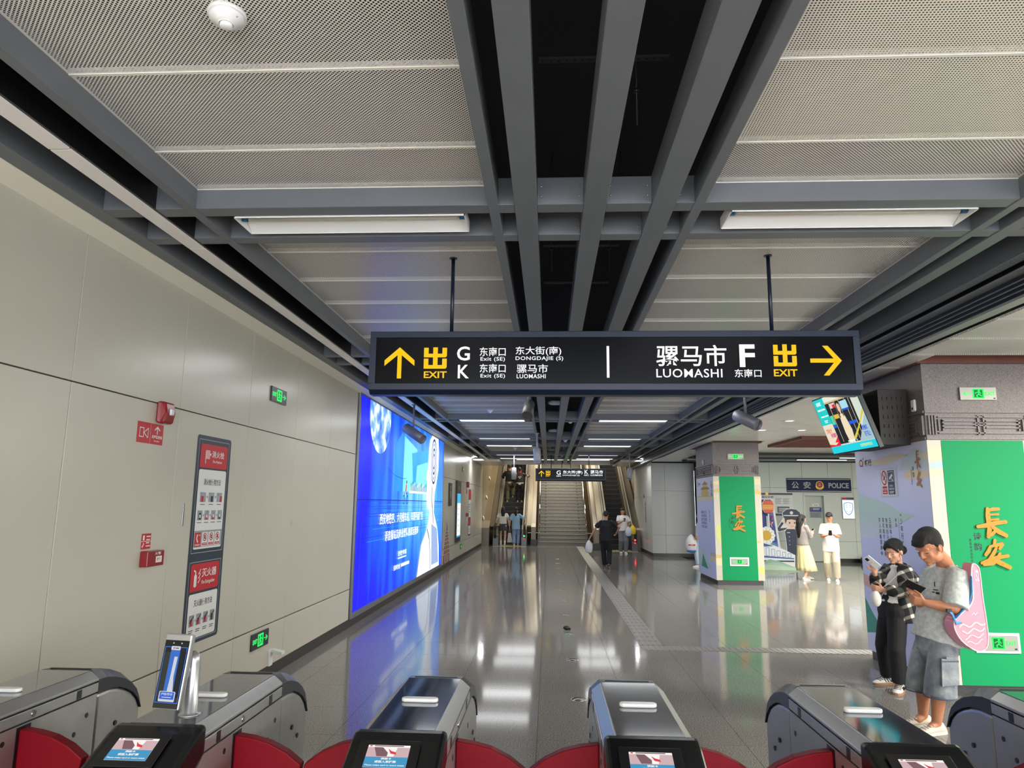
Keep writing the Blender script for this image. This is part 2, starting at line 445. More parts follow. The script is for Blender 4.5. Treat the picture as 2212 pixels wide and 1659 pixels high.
# left linear fitting running along the wall (unlit strip)
strip_m = M('strip_diffuser', (248, 242, 238), .4); stripk = M('strip_body', (22, 22, 24), .4)
lf = thing('linear_light', 'long unlit pale strip light in black housing along left wall ceiling', 'strip light', (-2.4, 3, 3.5))
edges = [-1.02, .36, 1.75, 3.138, 4.514, 5.91, 7.32, 8.72, 10.1, 11.5, 12.9, 14.3, 15.7, 17.1, 18.5, 19.9, 21.3, 22.7, 24.1, 25.5, 26.9, 28.3]
hb = B(); hb.box(-.07, -4.02, .004, .065, 25.3, .15, stripk); hb.build('housing', lf)
for a, b_ in zip(edges[:-1], edges[1:]):
    b = B(); b.box(-.055, a-3+.006, -.004, .05, b_-3-.006, .012, strip_m); b.build('diffuser', lf)

# ------------------------------------------------------------------ right edge: stepped vent and lower hall ceiling
vt = B(); vt.box(3.292, -6, 3.56, 3.6, 31, 4.3, voidm); struct(vt.build('ceiling_vent_void'))
vent = struct(thing('ceiling_vent_step', None, None, (3.4, 0, 3.4)))
for x0, x1, z0, z1 in ((3.335, 3.42, 3.47, 3.485), (3.385, 3.4, 3.419, 3.424), (3.385, 3.4, 3.381, 3.386), (3.385, 3.4, 3.343, 3.348), (3.383, 3.485, 3.29, 3.31)):
    b = B(); b.box(x0-3.4, -6, z0-3.4, x1-3.4, 31, z1-3.4, slatm); b.build('slat', vent)
b = B(); b.box(.02, -6, -.07, .05, 31, .2, darkm); b.build('fascia', vent)
b = B(); b.box(.085, -6, -.06, .19, 31, -.05, voidm); b.build('shadow_gap', vent)
HX0, HZ = 3.582, 3.29
hc = B()
# slab above with square openings round the two columns
hc.box(HX0, -6, HZ+.07, 16, 33, HZ+.3, voidm)
hall = struct(hc.build('ceiling_hall'))
cols = ((3.87, 7.5, 9.24), (3.87, 17.15, 19.1)); CW = 1.1
def hall_panel(x0, y0, x1, y1, m, seams=True):
    b = B(); b.box(x0, y0+.004, HZ, x1, y1-.004, HZ+.02, m); b.build('ceiling_plank', hall)
y = -6.0; st = .69
rows = [-6+.69*i for i in range(56)]
for r0 in rows:
    r1 = r0+.69
    if r1 < -2 or r0 > 24.4: continue
    near = r0 < 7.2
    m = perfA if near else plankm
    blocks = [(HX0, 14.0)]
    for cx, c0, c1 in cols:
        if r1 > c0-.04 and r0 < c1+.04:
            blocks = [(HX0, cx-.05), (cx+CW+.05, 14.0)]
    for x0, x1 in blocks:
        if x1-x0 < .02: continue
        for s0 in ([x0] if x1-x0 < 4 else [x0, 6.4, 9.2, 11.6]):
            s1 = min([q for q in (6.4, 9.2, 11.6, x1) if q > s0+.01])
            if x1-x0 < 4: s1 = x1
            hall_panel(s0, r0, s1, r1, m)
# cut-outs round the column tops: wooden frame with warm cove
warm = M('cove_glow', (255, 150, 70), .5, emit=1.6)
for ci, (cx, c0, c1) in enumerate(cols):
    tr = struct(thing('trim_%d' % (ci+2), None, None, (cx, c0, HZ)))
    for x0, y0, x1, y1 in ((-.06, -.06, CW+.06, -.035), (-.06, c1-c0+.035, CW+.06, c1-c0+.06), (-.06, -.035, -.035, c1-c0+.035), (CW+.035, -.035, CW+.06, c1-c0+.035)):
        b = B(); b.box(x0, y0, -.014, x1, y1, .1, brownm); b.build('frame_board', tr)
    for x0, y0, x1, y1 in ((-.2, .2, -.1, c1-c0-.1),):
        pass
# exposed wood lattice recess further right
for k, (wx, wy) in enumerate(((6.6, 15.6),)):
    b = B()
    rc = struct(thing('ceiling_recess', None, None, (wx, wy, HZ)))
    for x0, y0, x1, y1 in ((-1.2, -.1, 1.9, 0), (-1.2, 2.2, 1.9, 2.3), (-1.2, 0, -1.1, 2.2), (1.8, 0, 1.9, 2.2)):
        b = B(); b.box(x0, y0, -.06, x1, y1, .02, brownm); b.build('frame_board', rc)
    for i in range(12):
        b = B(); b.box(-1.05, .1+.175*i, -.03, 1.75, .13+.175*i, -.005, brownm); b.build('lattice_bar', rc)
# bands of slats ahead of the police office
pb = struct(thing('ceiling_slat_band', None, None, (4, 20.5, HZ)))
for i, (y0, y1) in enumerate(((.0, .1), (.22, .26), (.34, .38), (.46, .5), (.58, .62), (.74, .86), (1.6, 1.72), (2.5, 2.62), (3.3, 3.42))):
    b = B(); b.box(.4, y0, -.07, 10, y1, -.004, slatm if i % 2 else darkm); b.build('slat', pb)
b = B(); b.box(.4, 1.0, -.02, 10, 1.5, -.006, voidm); b.box(.4, 1.8, -.02, 10, 2.4, -.006, voidm); b.build('gap', pb)

# ------------------------------------------------------------------ far right corridor wall
wr = B(); wr.box(3.7, 26.03, 0, 5.2, 31.5, 3.5, jointm); wall_right = struct(wr.build('wall_right'))
for a, b_ in ((26.0, 27.3), (27.3, 28.6), (28.6, 29.9), (29.9, 31.2)):
    for z0, z1 in ((.12, .55), (.55, 2.1), (2.1, 3.4)):
        b = B(); b.box(3.67, a+.004, z0+.003, 3.7, b_-.004, z1-.003, wallm2); b.build('wall_panel', wall_right)
for a, b_ in ((3.67, 4.15), (4.15, 5.2)):
    for z0, z1 in ((.12, .75), (.75, 2.3), (2.3, 3.3)):
        b = B(); b.box(a+.003, 26.0, z0+.003, b_-.003, 26.03, z1-.003, wallm2); b.build('wall_panel', wall_right)
b = B(); b.box(3.69, 26.02, 0, 3.7, 31.2, .12, basem); b.box(3.69, 26.015, 0, 5.2, 26.03, .12, basem); struct(b.build('baseboard_right'))
# back wall with the police office
wb = B(); wb.box(5.2, 24.53, 0, 8.5, 24.9, 3.4, jointm); wb.box(9.2, 24.53, 0, 16, 24.9, 3.4, jointm); wb.box(8.5, 24.53, 2.2, 9.2, 24.9, 3.4, jointm)
wb.box(8.3, 24.9, 0, 9.4, 24.95, 3, jointm); wb.box(5.2, 24.53, 0, 5.23, 26.0, 3.4, jointm)
wall_back = struct(wb.build('wall_back'))
officem = M('office_panel', (208, 214, 202), .35)
for a, b_ in ((5.2, 6.3), (6.3, 7.4), (7.4, 8.47), (9.33, 10.12), (10.12, 11.3), (11.3, 12.6), (12.6, 14)):
    for z0, z1 in ((.12, .67), (.67, 2.41), (2.41, 3.3)):
        b = B(); b.box(a+.004, 24.5, z0+.004, b_-.004, 24.53, z1-.004, officem); b.build('wall_panel', wall_back)
b = B(); b.box(8.474, 24.5, 2.414, 9.326, 24.53, 3.296, officem); b.build('wall_panel', wall_back)
b = B(); b.box(8.474, 24.5, 2.224, 9.326, 24.53, 2.406, officem); b.build('wall_panel', wall_back)
b = B(); b.box(5.2, 24.515, 0, 8.47, 24.53, .12, blackm); b.box(9.33, 24.515, 0, 14, 24.53, .12, blackm); struct(b.build('baseboard_back'))
wh = B(); wh.box(14.0, -6, 0, 14.2, 24.5, 3.4, jointm); wall_hall = struct(wh.build('wall_hall'))
for k in range(23):
    for z0, z1 in ((.12, .67), (.67, 2.41), (2.41, 3.28)):
        b = B(); b.box(13.97, -5.9+1.3*k+.004, z0+.004, 14.0, -4.6+1.3*k-.004, z1-.004, officem); b.build('wall_panel', wall_hall)
# wall section between corridor mouth and office
dg = struct(thing('door_1', None, None, (9.0, 24.5, 0)))
doorm = M('door_grey', (190, 196, 186), .4)
b = B(); b.box(-.5, .16, .01, .16, .2, 2.16, doorm); leaf = b.build('leaf', dg, None, .004)
b = B(); b.box(-.53, -.012, 0, -.47, .2, 2.22, officem); b.box(.14, -.012, 0, .33, .2, 2.22, officem); b.box(-.47, -.012, 2.16, .14, .2, 2.22, officem); b.build('door_frame', dg)
b = B(); b.cyl((.1, .16, 1.0), (.1, .1, 1.0), .012, .012, steelm); b.cyl((.1, .1, 1.0), (0, .1, 1.0), .01, .01, steelm); b.build('door_handle', leaf)

# end of the corridor ceiling: bulkhead and lower lit band
bk = B(); bk.box(-2.9, 30.9, 3.48, 3.7, 31.05, 4.3, plainm); struct(bk.build('ceiling_bulkhead'))
for a, b_ in ((-2.88, -1.9), (2.75, 3.66)):
    sb = B(); sb.box(a, 27.6, 3.42, b_, 31, 3.5, plankm); struct(sb.build('ceiling_side_soffit'))
# ------------------------------------------------------------------ stairs, escalators and their shaft
shaftm = M('shaft_stone', (126, 111, 84), .3, var=.06, vscale=1.2, spec=.6)
stepm = granite('stair_granite', (146, 143, 136), 60, .55, .25)
combm = M('escalator_comb', (178, 160, 118), .35, .6)
stepk = M('escalator_step', (20, 19, 18), .5)
rubber = M('handrail_rubber', (12, 12, 13), .4)
skirtm = M('balustrade_steel', (112, 104, 86), .38, .7, var=.05, vscale=3)
s = B(); s.box(-3.4, 31.0, 0, -2.93, 46, 9, shaftm); struct(s.build('wall_shaft_left'))
s = B(); s.box(3.75, 31.2, 0, 4.2, 46, 9, shaftm); struct(s.build('wall_shaft_right'))
s = B(); s.box(-3.4, 46, 0, 4.2, 46.3, 9, shaftm); struct(s.build('wall_shaft_end'))
s = B(); s.prism([(-3.4, 31.05, 4.25), (-3.4, 46, 8.9), (-3.4, 46, 9.1), (-3.4, 31.05, 4.45)], (7.6, 0, 0), plankm); struct(s.build('ceiling_shaft'))
# wall light discs along the left shaft wall
discm = M('shaft_disc', (255, 236, 190), .3, emit=3)
for i in range(5):
    y = 32.0+1.5*i; z = 1.15+.62*1.5*i
    tt = thing('disc_light', 'gilt disc light beside the left escalator, %s counted from the bottom' % ['first', 'second', 'third', 'fourth', 'fifth'][i], 'wall light', (-2.93, y, z), 'round lights along the left escalator')
    b = B(); b.lathe([(.0, .05), (.07, .05), (.1, .03), (.11, 0)], (0, 0, 0), (1, 0, 0), chrome, 16); b.build('rim', tt)
    b = B(); b.lathe([(.0, .056), (.045, .054), (.05, .048)], (0, 0, 0), (1, 0, 0), discm, 14); b.build('lens', tt)
# stairs
st = thing('staircase', 'wide grey granite staircase rising between the two escalators', 'stairs', (.62, 32.0, 0))
RI, GO, N = .155, .29, 36
nose = M('nosing_strip', (70, 68, 64), .6); knob = M('nosing_stud', (92, 90, 84), .4, .6)
for i in range(N):
    b = B(); b.box(-1.12, GO*i, 0 if i == 0 else RI*i-.03, 1.12, GO*(i+1)+.03, RI*(i+1), stepm); b.box(-1.12, GO*i-.006, RI*(i+1)-.035, 1.12, GO*i+.001, RI*(i+1)-.022, nose)
    b.box(-1.12, GO*i+.02, RI*(i+1), 1.12, GO*i+.035, RI*(i+1)+.001, nose); o = b.build('stair_tread', st)
    if 2 < i < 24:
        b = B()
        for x in (-.78, .78): b.cyl((x, GO*i-.0, RI*(i+.55)), (x, GO*i-.012, RI*(i+.55)), .026, .024, knob, 10)
        b.build('stud', o)
def rail_line(x, y0, z0, y1, z1): return (x, y0, z0), (x, y1, z1)
SL = RI/GO
hr = thing('stair_handrail', 'polished steel handrail along the left side of the stairs', 'handrail', (-.42, 32.0, 0))
hr2 = thing('stair_handrail', 'polished steel handrail along the right side of the stairs', 'handrail', (1.66, 32.0, 0))
for h in (hr, hr2):
    for z in (.95, .72):
        b = B(); b.cyl((0, -.1, z), (0, 9, z+9*SL), .025, .025, chrome, 10); b.build('rail', h)
    for k in range(7):
        b = B(); b.cyl((0, .15+1.4*k, (.15+1.4*k)*SL), (0, .15+1.4*k, .95+(.15+1.4*k)*SL), .018, .018, chrome, 8); b.build('post', h)
def escalator(name, label, x0, x1, yb, n=30):
    """x0..x1 is the clear width between the balustrades; yb is where the steps start to rise"""
    e = thing(name, label, 'escalator', ((x0+x1)/2, yb, 0)); W = (x1-x0)/2; BW = .22; PITCH = .36; RS = .208; sl = RS/PITCH
    b = B(); b.box(-W-BW, -1.1, .001, W+BW, -.1, .012, combm); b.build('comb_plate', e)
    for i in range(n):
        b = B(); b.box(-W, PITCH*i-.1, RS*i-.12 if i else 0.0, W, PITCH*(i+1)-.1, RS*(i+1), stepk)
        b.box(-W, PITCH*i-.104, RS*(i+1)-.02, W, PITCH*i-.085, RS*(i+1)+.002, M('step_edge', (84, 74, 58), .5)); b.build('step', e)
    L = PITCH*n
    for sg in (-1, 1):
        xa, xb = sorted((sg*W, sg*(W+BW))); xc = sg*(W+BW*.62)
        b = B(); b.prism([(xa, -.75, .05), (xa, -.1, .05), (xa, L, L*sl+.1), (xa, L, L*sl+.85), (xa, 0, .86), (xa, -.6, .86), (xa, -.82, .7), (xa, -.86, .45)], (xb-xa, 0, 0), skirtm); bal = b.build('balustrade', e, None, .01)
        b = B(); rg = []
        path = [(-.55, .12), (-.86, .25), (-.97, .5), (-.9, .78), (-.7, .93), (-.4, .95), (0, .95)]+[(L*k/6, .95+L*k/6*sl) for k in range(1, 7)]
        for y, z in path: rg.append([(xc+.045*math.cos(a), y, z+.045*math.sin(a)) for a in [2*PI*i/8 for i in range(8)]])
        for k, (y, z) in enumerate(path[:6]):   # turn rings to follow the newel
            p0 = path[max(0, k-1)]; p1 = path[k+1]; t = Vector((0, p1[0]-p0[0], p1[1]-p0[1])).normalized(); nrm = Vector((1, 0, 0)).cross(t)
            rg[k] = [Vector((xc, y, z))+Vector((1, 0, 0))*.045*math.cos(a)+nrm*.045*math.sin(a) for a in [2*PI*i/8 for i in range(8)]]
        b.loft(rg, rubber); b.build('handrail', e)
        b = B(); b.prism([(xa-.01, -.98, 0), (xa-.01, -.1, 0), (xa-.01, -.1, .5), (xa-.01, -.8, .5), (xa-.01, -.92, .38)], (xb-xa+.02, 0, 0), M('newel_steel', (104, 104, 106), .32, .7)); b.build('newel_cover', e, None, .01)
        b = B(); b.prism([(sg*(W+BW), 0, .86), (sg*(W+BW), L, L*sl+.86), (sg*(W+BW), L, L*sl+.8), (sg*(W+BW), 0, .8)], (sg*.2, 0, 0), skirtm); b.build('outer_deck', e)
    return e
EL = escalator('escalator', 'left escalator carrying people upward beside the stone shaft wall', -2.18, -1.18, 32.1)
ER = escalator('escalator', 'right escalator, dark empty steps, near the white corridor wall', 2.42, 3.25, 29.6, 34)
for par, px, c1, c2 in ((EL, .62, (40, 240, 110), (240, 40, 40)), (ER, .53, (255, 60, 70), (255, 60, 70))):
    b = B(); b.ball((px, -.99, .44), (.04, .012, .04), M('signal_%d' % c1[0], c1, .4, emit=4)); b.ball((px, -.99, .33), (.03, .012, .03), M('signal_r%d' % c2[0], c2, .4, emit=2)); b.build('signal_light', par)
# stone side slopes beside the escalators
s = B(); s.prism([(-2.93, 31.6, 0), (-2.93, 32.2, 0), (-2.93, 44, 6.9), (-2.93, 44, 7.8), (-2.93, 32.4, 1.05), (-2.93, 31.6, .75)], (.32, 0, 0), shaftm); struct(s.build('trim_6'))
s = B(); s.prism([(-.78, 31.9, 0), (-.78, 44, 6.5), (-.78, 44, 7.4), (-.78, 32.3, .95), (-.78, 31.9, .8)], (.2, 0, 0), shaftm); struct(s.build('trim_7'))
s = B(); s.prism([(1.82, 29.4, 0), (1.82, 44, 7.4), (1.82, 44, 8.3), (1.82, 30.0, 1.0), (1.82, 29.4, .8)], (.2, 0, 0), shaftm); struct(s.build('trim_8'))
s = B(); s.prism([(3.5, 29.4, 0), (3.5, 44, 7.4), (3.5, 44, 8.3), (3.5, 30.0, 1.0), (3.5, 29.4, .8)], (.25, 0, 0), shaftm); struct(s.build('trim_9'))
for x, lab in ((-.66, 'left'), (1.9, 'right')):
    nb = B(); nb.box(-.14, -.1, 0, .14, .2, .26, granite('plinth_dark', (40, 38, 38), 80, .4)); tag(nb.build('stair_plinth', None, (x, 31.78 if x < 0 else 29.3, 0), .005), 'dark stone block at the %s foot of the stairs' % lab, 'plinth')

# ------------------------------------------------------------------ backlit wall advertisement
def grad_blue():
    m = M('lightbox_film', (30, 60, 240), .35, emit=1); nt = m.node_tree; b = nt.nodes['Principled BSDF']
    co, s = coords(nt)     # object metres: y along the wall, z up
    n = nt.nodes.new('ShaderNodeTexNoise'); n.inputs['Scale'].default_value = 1.3; n.inputs['Detail'].default_value = 6
    mp = nt.nodes.new('ShaderNodeMapping'); mp.inputs['Scale'].default_value = (1, 1.6, .25); nt.links.new(co, mp.inputs[0]); nt.links.new(mp.outputs[0], n.inputs['Vector'])
    dy = math_node(nt, 'SUBTRACT', s[1], 6.0); dz = math_node(nt, 'SUBTRACT', s[2], 1.95)
    d = math_node(nt, 'SQRT', math_node(nt, 'ADD', math_node(nt, 'MULTIPLY', math_node(nt, 'MULTIPLY', dy, dy), .022), math_node(nt, 'MULTIPLY', math_node(nt, 'MULTIPLY', dz, dz), .13)))
    d = math_node(nt, 'ADD', d, math_node(nt, 'MULTIPLY', math_node(nt, 'SUBTRACT', n.outputs[0], .5), .9))
    col = ramp(nt, d, [(.0, (150, 218, 245)), (.3, (64, 150, 232)), (.6, (22, 88, 222)), (.88, (16, 34, 205)), (1.0, (20, 16, 212))])
    nt.links.new(col, b.inputs['Emission Color']); b.inputs['Emission Strength'].default_value = 1.7*EMK
    return m
LB = thing('light_box', 'tall glowing blue poster light box with moon and white figure, left wall', 'advertisement', (-2.9, BOX0, 0))
b = B()
for y0, y1, z0, z1 in ((0, 8.83, .12, .2), (0, 8.83, 3.44, 3.5), (0, .05, .2, 3.44), (8.78, 8.83, .2, 3.44)): b.box(-.03, y0, z0, .03, y1, z1, M('box_frame', (150, 152, 156), .35, .7))
b.build('frame', LB)
b = B(); b.box(-.02, .05, .2, .012, 8.78, 3.44, grad_blue()); b.build('film', LB)
def em(n, c, k=1.15): return M('film_'+n, c, .4, emit=k*1.35, var=.22 if n[:5] == 'glass' else 0, vscale=1.1)
A = Fr((.013, -BOX0, 0), (0, 1, 0), ZUP, .002)
w1 = em('white', (250, 252, 255), 1.2); sea = em('sea', (14, 50, 200), 1.0); sea2 = em('sea_dark', (8, 30, 150), .9); cyan = em('cyan', (40, 170, 248)); sky = em('sky', (120, 205, 250)); pale = em('pale', (214, 238, 255)); navy = em('navy', (16, 26, 90), .8)
# horizon ripples, moon, glass blocks, skyline
for i in range(16):
    y = 1.84-.022*i-.0015*i*i; a = 10.7+.7*((i*37) % 7)/2; A.rect(a, y, min(19.3, a+6.2+((i*53) % 9)*.45), y+.005, sea2 if i % 3 else cyan, 1)
A.rect(10.67, 1.835, 19.38, 1.85, sea2, 2)
moonm = em('moon', (150, 190, 245), 1.1); nt = moonm.node_tree; n = nt.nodes.new('ShaderNodeTexNoise'); n.inputs['Scale'].default_value = 3.2; n.inputs['Detail'].default_value = 8
tc = nt.nodes.new('ShaderNodeTexCoord'); nt.links.new(tc.outputs['Object'], n.inputs[0]); nt.links.new(ramp(nt, n.outputs[0], [(.34, (40, 90, 220)), (.5, (120, 170, 240)), (.62, (235, 245, 255))]), nt.nodes['Principled BSDF'].inputs['Emission Color'])
pts = [(12.03+.78*math.cos(t), 3.3+.68*math.sin(t)) for t in [2*PI*i/32 for i in range(32)]]
A.pol([(a, min(b_, 3.438)) for a, b_ in pts], moonm, 2)
A.pol([(13.3, 2.01), (13.29, 2.88), (13.87, 3.17), (14.1, 3.12), (14.06, 2.02)], em('glass_a', (36, 130, 238)), 2)
A.pol([(14.06, 2.02), (14.1, 3.12), (15.49, 2.95), (15.61, 2.04)], em('glass_b', (110, 200, 250)), 2)
A.pol([(14.9, 2.83), (16.86, 3.03), (16.88, 2.04), (15.18, 2.01)], em('glass_c', (44, 150, 244)), 3)
A.pol([(15.35, 2.02), (15.5, 2.6), (16.86, 2.75), (16.86, 2.04)], sky, 4)
for i in range(26):
    y = 14.8+i*.076; h = .05+.11*((i*29) % 11)/10; A.rect(y, 2.04, y+.055, 2.08+h, em('tower', (30, 60, 140), .9) if i % 2 else pale, 5)
A.rect(14.7, 2.0, 16.85, 2.045, pale, 5)
# cyclist
A.ring(14.16, 1.86, .09, .02, navy, 6); A.ring(14.5, 1.86, .09, .02, navy, 6); A.line([(14.16, 1.86), (14.28, 2.0), (14.46, 1.98), (14.5, 1.86)], .02, navy, 6)
A.pol([(14.25, 2.0), (14.38, 2.03), (14.42, 2.15), (14.33, 2.17)], em('red', (225, 40, 50)), 7); A.disc(14.4, 2.21, .04, navy, 7); A.line([(14.3, 2.02), (14.33, 1.9)], .03, w1, 7)
for i in range(8): A.line([(12.6+.22*i, 2.42-.05*i+.004*i*i), (12.82+.22*i, 2.38-.05*i+.004*(i+1)**2)], .008, navy, 6)
# white figure in profile
fig = [(17.43, 3.44), (17.12, 3.3), (17.0, 3.1), (16.96, 2.79), (16.84, 2.57), (16.72, 2.37), (16.86, 2.3), (16.89, 2.22), (16.8, 2.12), (16.84, 2.0), (16.82, 1.9), (16.98, 1.69), (17.27, 1.62), (17.2, 1.4), (16.93, 1.17), (16.28, .86), (16.13, .64), (15.84, .2), (19.0, .2), (18.9, .7), (18.6, 1.15), (17.96, 1.57), (18.0, 1.9), (18.05, 2.06), (18.35, 2.4), (18.52, 2.65), (18.55, 3.1), (18.4, 3.44)]
A.pol(fig, em('figure', (228, 236, 250), 1.05), 6)
lines = em('figure_line', (40, 60, 110), .8); sh = em('figure_shade', (150, 172, 215), .95)
for r in (.42, .34, .25, .15): A.ring(17.75, 2.82, r, .045, lines if r != .34 else sh, 7, ry=r*1.35)
A.line([(17.6, 2.2), (17.55, 1.9), (17.75, 1.6), (17.9, 1.3)], .06, lines, 7); A.line([(17.95, 2.1), (17.8, 1.85), (17.7, 1.6)], .05, sh, 7)
A.line([(17.0, 1.2), (17.35, .95), (17.5, .6), (17.55, .22)], .05, lines, 7); A.line([(18.3, 3.3), (18.5, 2.9), (18.2, 2.4)], .05, sh, 7)
A.pol([(17.6, 1.3), (18.5, 1.15), (18.85, .3), (17.75, .3)], sh, 7)
for k in range(9): A.rect(11.0+.62*k, .22, 11.02+.62*k, 1.5-.1*(k % 3), em('streak', (28, 70, 245), 1.1), 1)
A.text('西安地铁四、六号线车站、车厢平面广告', 12.17, 1.42, 16.33, 1.615, w1, 9, .01)
A.text('语音报站及商业展陈独家运营商', 12.6, 1.12, 15.83, 1.305, w1, 9, .01)
A.text('西铁传媒', 13.78, .79, 14.58, .885, w1, 9, .01); A.bars(13.78, .735, 14.56, .765, w1, 1, 9, .8)
A.text('招商热线', 13.41, .55, 14.0, .645, w1, 9, .01); A.rect(14.08, .57, 14.9, .63, w1, 9)
A.build('printed_picture', LB)
# ------------------------------------------------------------------ hanging signs
signm = M('sign_navy', (12, 26, 50), .35, .1); signk = M('sign_face', (10, 11, 15), .2, spec=.15)
yel = M('sign_yellow', (255, 204, 8), .4, emit=1.0); wht = M('sign_white', (252, 253, 255), .4, emit=1.15)
def sign_body(name, label, x0, x1, y, z0, z1, depth, rods):
    s = thing(name, label, 'sign', ((x0+x1)/2, y, z0)); hw = (x1-x0)/2; h = z1-z0; f = .045
    b = B(); b.prism([(-hw, 0, 0), (-hw, .03, -.03), (-hw, depth-.03, -.03), (-hw, depth, 0), (-hw, depth, h), (-hw, 0, h)], (2*hw, 0, 0), signm); b.build('housing', s, None, .004)
    b = B(); b.box(-hw+f, -.004, f, hw-f, .01, h-f, signk); b.build('face', s)
    b = B()
    for x0_, z0_, x1_, z1_ in ((-hw, 0, hw, f), (-hw, h-f, hw, h), (-hw, f, -hw+f, h-f), (hw-f, f, hw, h-f)): b.box(x0_, -.012, z0_, x1_, 0, z1_, signm)
    b.build('front_frame', s, None, .003)
    for rx, rt in rods:
        b = B(); b.cyl((rx-(x0+x1)/2, depth*.5, h), (rx-(x0+x1)/2, depth*.5, rt-z0), .014, .014, signm, 10); b.cyl((rx-(x0+x1)/2, depth*.5, rt-z0-.012), (rx-(x0+x1)/2, depth*.5, rt-z0), .03, .03, signm, 12); b.build('hanger_rod', s)
    return s
S1 = sign_body('hanging_sign', 'large black hanging exit sign with yellow arrows nearest the fare gates', -1.305, 2.19, 5.03, 2.604, 3.035, .16, ((-.722, 3.63), (1.613, 3.63)))
def put(par, org, name, fn):
    P = front_fr(*org); fn(P); return P.build(name, par)
O1 = (-.4425, -.006, -2.604); o1 = lambda n, f: put(S1, O1, n, f)
o1('arrow_symbol', lambda P: P.arrow(-1.196, 2.687, -.976, 2.918, yel)); o1('exit_character', lambda P: P.chu(-.908, 2.759, -.740, 2.917, yel)); o1('arrow_symbol', lambda P: P.arrow(1.842, 2.709, 2.060, 2.923, yel, 'right')); o1('exit_character', lambda P: P.chu(1.588, 2.775, 1.749, 2.934, yel)); o1('divider_bar', lambda P: P.rect(.413, 2.693, .431, 2.924, wht))
for t_, x0, z0, x1, z1, m_, bo in (('EXIT', -.905, 2.690, -.738, 2.739, yel, .02), ('EXIT', 1.585, 2.703, 1.749, 2.754, yel, .02), ('G', -.667, 2.819, -.573, 2.923, wht, .015), ('K', -.658, 2.688, -.577, 2.787, wht, .015), ('东南口', -.502, 2.851, -.313, 2.917, wht, .006), ('Exit (SE)', -.495, 2.809, -.318, 2.845, wht, .008), ('东南口', -.500, 2.730, -.312, 2.794, wht, .006), ('Exit (SE)', -.493, 2.686, -.316, 2.721, wht, .008), ('东大街(南)', -.241, 2.853, .088, 2.922, wht, .006), ('DONGDAJIE (S)', -.241, 2.814, .102, 2.849, wht, .01), ('骡马市', -.232, 2.728, -.008, 2.792, wht, .006), ('LUOMASHI', -.232, 2.688, -.024, 2.719, wht, .01), ('骡马市', .765, 2.777, 1.261, 2.931, wht, .01), ('LUOMASHI', .763, 2.695, 1.227, 2.757, wht, .008), ('F', 1.351, 2.770, 1.459, 2.934, wht, .025), ('东南口', 1.312, 2.696, 1.499, 2.755, wht, .008)):
    o1('lettering', lambda P: P.text(t_, x0, z0, x1, z1, m_, 1, bo, 1.08 if len(t_) > 6 else 1.0))
S2 = sign_body('hanging_sign', 'smaller black exit sign hanging before the stairs at the far end', -.47, 1.98, 25.05, 2.62, 3.03, .16, ((.08, 3.5), (1.4, 3.5)))
def far(a0, b0, a1, b1):   # far sign face coordinates measured as fractions of its face
    X = lambda a: -.47+(a-305)/1775*2.45; Z = lambda b, a: 3.03-(b-255-(a-305)*.0225)/290*.41
    return X(a0), Z(b1, a0), X(a1), Z(b0, a0)
o2 = lambda n, f: put(S2, (-.755, -.008, -2.62), n, f)
o2('arrow_symbol', lambda P: P.arrow(*far(388, 312, 525, 462), yel)); o2('exit_character', lambda P: P.chu(*far(568, 315, 680, 425), yel))
for t_, bx_, m_ in (('EXIT', (568, 430, 672, 465), yel), ('G', (838, 318, 945, 422), wht), ('东南口', (830, 435, 950, 470), wht), ('东大街(南)', (1000, 318, 1490, 412), wht), ('DONGDAJIE (S)', (992, 420, 1420, 460), wht), ('K', (1545, 312, 1635, 415), wht), ('东南口', (1530, 427, 1650, 462), wht), ('骡马市', (1692, 322, 2010, 412), wht), ('LUOMASHI', (1692, 425, 1992, 465), wht)):
    o2('lettering', lambda P: P.text(t_, *far(*bx_), m_, 1, .012))
# small emergency exit panel behind the far sign, on two rods
ex = thing('hanging_exit_light', 'small green running man panel hanging behind the far exit sign', 'exit sign', (.67, 27.9, 2.98))
b = B(); b.box(-.22, 0, 0, .22, .04, .2, whitem); b.build('housing', ex, None, .004)
P = front_fr(0, -.001, 0); P.rect(-.12, .03, .12, .17, green_e); P.build('symbol', ex)
for x in (-.18, .18):
    b = B(); b.cyl((x, .02, .2), (x*.8, .02, .52), .012, .012, darkm, 8); b.build('hanger_rod', ex)

